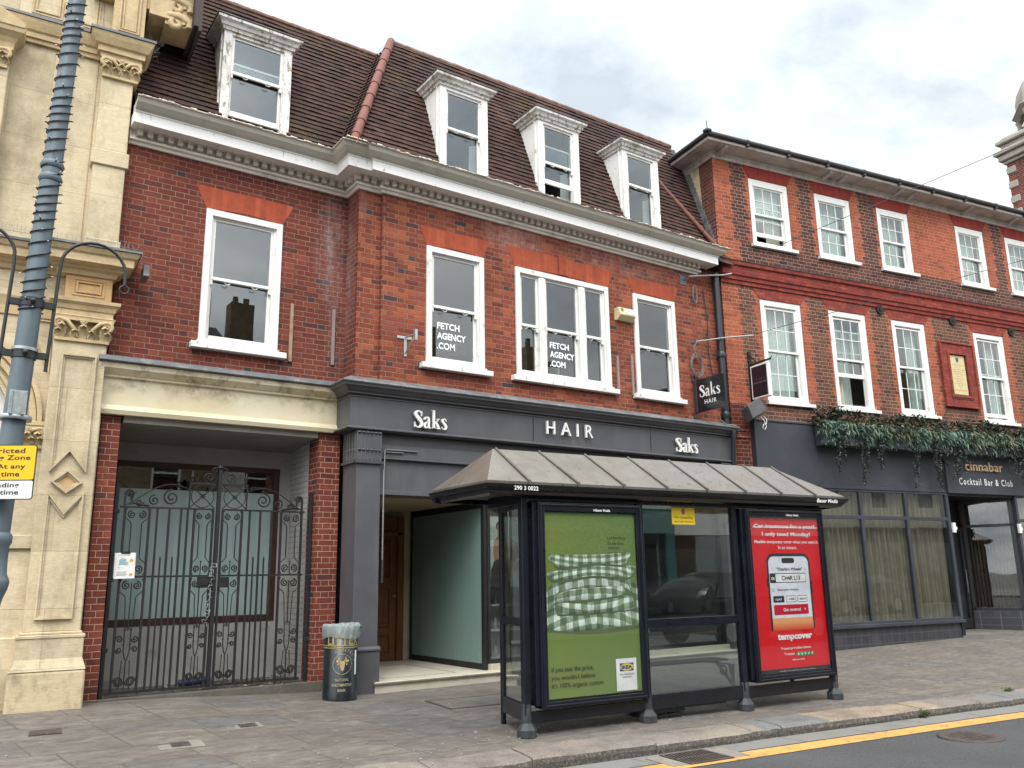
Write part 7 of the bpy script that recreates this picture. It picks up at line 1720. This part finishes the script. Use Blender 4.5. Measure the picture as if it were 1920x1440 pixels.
for r_, m, y_ in ((.046, plain('red_sign_ring', (.55, .01, .03), .4), -.0022), (.035, plain('blue_sign_disc', (.01, .06, .38), .4), -.0028)): mb.flat([(c_[0]+r_*math.cos(2*PI*i/24), c_[1]+r_*math.sin(2*PI*i/24)) for i in range(24)], y_, m)
mb.flat([(c_[0]-.03, c_[1]+.022), (c_[0]-.022, c_[1]+.03), (c_[0]+.03, c_[1]-.022), (c_[0]+.022, c_[1]-.03)], -.0033, bpy.data.materials['red_sign_ring']); mb.build('roundel', None, sg_, fix=False)
# ================================================================== small things on the brick building
hs2 = thing('hanging_sign', 'black square salon sign projecting over the pavement beside the drainpipe', 'sign', (11.30, 10.50, 4.63))
mb = MB(); mb.box(-.018, .018, -.75, -.06, -.30, .30); pn = mb.build('board', plain('gloss_black_sign', (.014, .014, .018), .18), hs2, .004)
mb = MB(); mb.box(-.03, .03, -.10, -.03, -.30, .29); mb.box(-.04, .04, -.03, 0, -.40, -.30); mb.box(-.04, .04, -.03, 0, .29, .40); mb.build('fixing', plain('dark_sign_fixing', (.05, .05, .055), .4, .3), hs2, .004)
t = MB(); serif_saks(t, 0, 0, .48, .22, 0, .004); mb = MB(); mb.add([(-.019+v[1]*.9, -.17-v[0], -.04+v[2]) for v in t.v], t.f); mb.build('sign_lettering', m_letter, pn)
mb = MB(); t = MB(); t.text('HAIR', 0, 0, .28, .075, 0, 0, None, .01, 1.2); mb.add([(-.0195, -.27-v[0], -.17+v[2]) for v in t.v], t.f); mb.build('sign_lettering', m_letter, pn, fix=False)
al = thing('alarm_box', 'cream burglar alarm box on the wall between the two right bay windows', 'alarm', (9.66, YB, 5.90))
mb = MB(); mb.add([(-.20, 0, -.10), (.20, 0, -.10), (.20, 0, .12), (-.20, 0, .12), (-.17, -.14, -.02), (.17, -.14, -.02), (.20, -.10, .12), (-.20, -.10, .12), (-.19, -.05, -.10), (.19, -.05, -.10)], [(3, 2, 6, 7), (7, 6, 5, 4), (4, 5, 9, 8), (8, 9, 1, 0), (3, 7, 4, 8, 0), (2, 1, 9, 5, 6)]); b_ = mb.build('case', plain('cream_plastic', (.62, .52, .30), .45), al, .008, 2)
mb = MB(); mb.add([(-.03, -.106, .108), (.185, -.106, .108), (.165, -.143, .0), (-.03, -.143, .0)], [(0, 1, 2, 3)]); mb.build('label_plate', m_pw, b_, fix=False)
t = MB(); t.text('SECURITY', 0, .05, .14, .022, 0, 0, None, .02); marks(t, -.02, .012, .17, .022, 0, 4)
mb = MB(); mb.add([(.0+v[0], -.146+v[2]*.34, v[2]) for v in t.v], t.f); mb.build('label_lettering', m_ink, b_, fix=False)
mb = MB(); 
for i in range(4): mb.box(-.15, -.09, -.125-.005*i*-1, -.118, .04+i*.016, .046+i*.016)
mb.build('louvre', m_dark, b_)
br = thing('wall_bracket', 'small galvanised wall bracket on the brickwork left of the first bay window', 'bracket', (5.42, YB, 4.80))
mb = MB(); mb.box(-.13, .10, -.012, 0, .06, .10); mb.box(-.02, .02, -.014, 0, -.20, .10); mb.tube([(0, -.02, -.15), (.02, -.25, .05)], .009, 6); mb.tube([(0, -.02, .08), (.02, -.28, .08)], .012, 6); mb.box(.0, .035, -.31, -.25, -.02, .14); mb.build('arm', m_galv, br, .002)
# cables
def cable(name, pts, r_, label, m=None, sag=0., n_=24, cat='cable'):
    mb = MB(); P = [Vector(p) for p in pts]
    if len(P) == 2: P = [P[0].lerp(P[1], i/n_)-Vector((0, 0, sag*4*(i/n_)*(1-i/n_))) for i in range(n_+1)]
    mb.tube(P, r_, 6); o = mb.build(name, m or m_gcable); return tag(o, label, cat)
anc = W2(4.05, -.05, 6.98)
def ray_pt(px, py, d):   # a point on a sight line, for wires strung across the street
    v = rr*(px-960)+uu*(720-py)+F*1585; v = v/v.length; return Vector((0, 0, 1.5))+v*d
mb = MB(); rcb = random.Random(4)
for k_ in range(6):
    cx_, cz_, a_, b_ = 11.36+rcb.gauss(0, .012), 5.22+rcb.gauss(0, .015), .15+rcb.gauss(0, .012), .20+rcb.gauss(0, .015)
    mb.tube([(cx_+a_*math.cos(q), YB-.05-.008*k_, cz_+b_*math.sin(q)) for q in [2*PI*i/24 for i in range(25)]], .0075, 6)
mb.tube([(11.36, YB-.06, 5.42), (11.33, YB-.06, 5.58), (11.40, YB-.06, 5.66)], .012, 6); tag(mb.build('cable_coil', m_gcable), 'coil of grey cable hung on the bricks above the salon hanging sign', 'cable')
mb = MB()
for k_ in range(3): mb.tube([(11.44+.05*math.cos(q), YB-.05-.01*k_, 6.60+.17*math.sin(q)) for q in [2*PI*i/18 for i in range(19)]], .009, 6)
tag(mb.build('cable_coil', m_gcable), 'narrow loop of grey cable hung below the wall plate near the cornice end', 'cable')
wp = thing('wall_plate', 'grey square hook plate on the brickwork under the right end of the cornice', 'bracket', (11.22, YB, 6.86))
mb = MB(); mb.box(-.10, .06, -.012, 0, -.09, .09); mb.tube([(0, -.01, 0), (.03, -.10, .02), (.07, -.10, .05), (.05, -.04, .07)], .012, 6); mb.build('plate', plain('grey_steel_plate', (.13, .14, .15), .5, .4), wp)
cable('cable', [(11.27, YB-.10, 6.92), (11.75, YB-.14, 7.02), (12.1, YB-.18, 7.08), (12.3, YB-.25, 7.13)], .016, 'thick twisted cable running from the wall plate to the top of the drainpipe', m_galv)
cable('cable', [(11.38, YB-.07, 5.68), (11.7, YB-.12, 5.75), (12.1, YB-.18, 5.84), (12.6, 10.1, 5.90)], .013, 'white weathered cable stretched past the drainpipe above the cable coil', m_galv)
cable('cable', [(11.7, YB-.03, 6.75), (11.78, YB-.03, 6.2), (11.74, YB-.03, 5.6), (11.80, YB-.03, 5.1), (11.85, YB-.03, 4.95)], .009, 'thin black cable running down the brickwork left of the drainpipe', m_cable)
cable('cable', [(11.65, YB-.25, 4.33), (11.75, YB-.2, 4.22), (11.9, YB-.2, 4.15), (12.1, YB-.25, 4.14)], .010, 'pale cable drooping below the salon hanging sign', m_galv)
p1 = Vector(W2(1.45, -.05, 7.92)); cable('overhead_wire', [tuple(p1), tuple(ray_pt(1990, 236, 22))], .006, 'thin wire rising across the upper windows of the chequered building into the sky', m_cable)
p2 = Vector(W2(.55, -.1, 5.95)); cable('overhead_wire', [tuple(p2), tuple(ray_pt(1990, 468, 21))], .006, 'thin wire slanting across the wall between the two window rows at the right', m_cable)
# ================================================================== the other side of the street (seen only as reflections)
def opp(x0, x1, h, wallm, label, shop, y=-6.8):
    h += 1.7; y -= max(0, (x0-8)*.17)
    t = thing('terrace_house', label, 'building', ((x0+x1)/2, y, 0)); w = (x1-x0)/2
    n_ = max(2, int((x1-x0)/2.4)); hol = []
    fl = int((h-3.6)/2.8)
    for f_ in range(fl):
        for i in range(n_): c = -w+(i+.5)*2*w/n_; hol.append((c-.5, c+.5, 4.3+f_*2.8, 6.1+f_*2.8))
    mb = MB(); wall_holes(mb, -w, w, 3.3, h, 0, hol, wallm, -.12); mb.build('wall', None, t, fix=False)
    mb = MB(); mb.box(-w, w, -7, -.2, 0, h-.05); mb.build('body', m_dark, t)
    mb = MB(); mb.box(-w, w, 0, .12, 2.75, 3.45); mb.box(-w, -w+.3, 0, .1, 0, 2.75); mb.box(w-.3, w, 0, .1, 0, 2.75); mb.box(-w, w, -.1, .08, 0, .5); mb.build('shop_fascia', shop, t)
    mb = MB(); mb.box(-w+.3, w-.3, -.1, -.05, .5, 2.75); mb.build('shop_glass', m_glass3, t)
    mb = MB(); mb.box(-w, w, 0, .25, h-.3, h); mb.add([(-w, .2, h), (w, .2, h), (w, -3.4, h+2.2), (-w, -3.4, h+2.2)], [(0, 1, 2, 3)]); mc = MB(); mc.box(-w+.4, -w+1.3, -3.6, -2.9, h, h+3.6); mc.box(w-1.6, w-.4, -3.6, -2.9, h, h+3.4)
    for q in (-w+.65, -w+1.05, w-1.3, w-.8): mc.lathe([(.13, 0), (.11, .5)], (q, -3.25, h+3.4), 8)
    mc.build('chimney', m_gb, t)
    mb.build('roof', m_slate, t, fix=False)
    for a, b, c, d in hol:
        f = MB(); frame_ring(f, a, b, c, d, .08, .08, .08, .08, -.10, -.02); f.box(a, b, -.09, -.03, (c+d)/2-.03, (c+d)/2+.03); o = f.build('window', m_white, t); g_ = MB(); g_.box(a+.05, b-.05, -.08, -.075, c+.05, d-.05); g_.build('pane', m_glassC, o)
m_cw = plain('cream_render', (.62, .60, .54), .8, 0, .08, 2); m_gb = brick_mat('yellow_stock_brick', [(0, (.22, .17, .10)), (.5, (.30, .23, .14)), (1, (.16, .12, .08))], (.3, .27, .22), 'x', 15)
opp(-14, -6, 7.2, m_gb, 'yellow brick shop terrace across the road, furthest left', m_bluegrey); opp(-6, 1.5, 6.6, m_cw, 'cream rendered shop house across the road behind the viewer', m_white)
opp(1.5, 8.5, 7.2, m_gb, 'narrow yellow brick shop across the road behind the camera', plain('teal_fascia', (.04, .14, .13), .5)); opp(8.5, 17, 6.8, m_cw, 'cream rendered shop house across the road, right of the yellow brick shop', bpy.data.materials['teal_fascia'])
opp(17, 25, 7.4, m_gb, 'yellow brick shop terrace across the road, furthest right', m_white); opp(25, 38, 6.8, m_cw, 'long cream rendered house across the road at the far right', m_bluegrey)
def car(name, loc, rz, body, label, suv=True):
    t = thing(name, label, 'car', loc, rz, 'cars parked along the far kerb')
    L_, Wd, H = (4.5, .92, 1.62) if suv else (4.2, .88, 1.45)
    prof = [(-2.2, .35, .95), (-2.24, .55, .98), (-2.2, .85, 1.0), (-1.95, 1.02, 1.0), (-1.1, 1.12, 1.0), (-.45, H-.08, .78), (.2, H, .74), (1.1, H-.02, .74), (1.75, H-.22, .78), (2.15, 1.12, .95), (2.24, .9, 1.0), (2.22, .5, .98), (2.15, .32, .95)]
    mb = MB(); vs = []
    for x_, z_, k_ in prof: vs += [(x_, -Wd*k_, z_), (x_, -Wd*k_*.6, z_+(.03 if z_ > .9 else 0)), (x_, Wd*k_*.6, z_+(.03 if z_ > .9 else 0)), (x_, Wd*k_, z_)]
    n_ = len(prof); mb.add(vs, [(4*i+j, 4*i+4+j, 4*i+5+j, 4*i+1+j) for i in range(n_-1) for j in range(3)], None, True)
    for s_ in (0, 3):
        lo_ = [vs[4*i+s_] for i in range(n_)]; b = [(p[0], (-1 if s_ == 0 else 1)*Wd, min(p[2], 1.0)) for p in lo_]
        mb.add(lo_+b, [(i, i+1, n_+i+1, n_+i) for i in range(n_-1)], None, True); mb.add(b+[(2.1, b[0][1], .3), (-2.1, b[0][1], .3)], [tuple(range(n_+2))])
    mb.build('body', body, t, .0)
    g_ = MB()
    for s_ in (-1, 1): g_.add([(-.95, s_*Wd*1.003, 1.05), (1.85, s_*Wd*1.003, 1.08), (1.55, s_*Wd*.82, H-.2), (-.38, s_*Wd*.82, H-.17)], [(0, 1, 2, 3)])
    g_.build('side_window', m_black, t, fix=False)
    for x_ in (-1.35, 1.4):
        for s_ in (-1, 1):
            w_ = MB(); w_.tube([(x_, s_*(Wd+.01), .35), (x_, s_*(Wd-.2), .35)], .35, 24); wo = w_.build('wheel', m_black, t); h_ = MB(); h_.tube([(x_, s_*(Wd+.012), .35), (x_, s_*(Wd-.05), .35)], .22, 10); h_.build('rim', m_alu, wo)
    for s_ in (-1, 1): q_ = MB(); q_.box(-2.2, -2.0, s_*.7-.15, s_*.7+.15, .75, .88); q_.build('headlight', m_alu, t, .02)
car('parked_car', (15.1, -1.7, RZ+.02), R(172), plain('black_car_paint', (.012, .012, .014), .12), 'black sport utility car parked opposite the bus shelter')
car('parked_car', (25.6, -4.6, RZ+.02), R(-11), plain('silver_car_paint', (.16, .17, .18), .2, .4), 'grey car parked across the road opposite the bar', False)
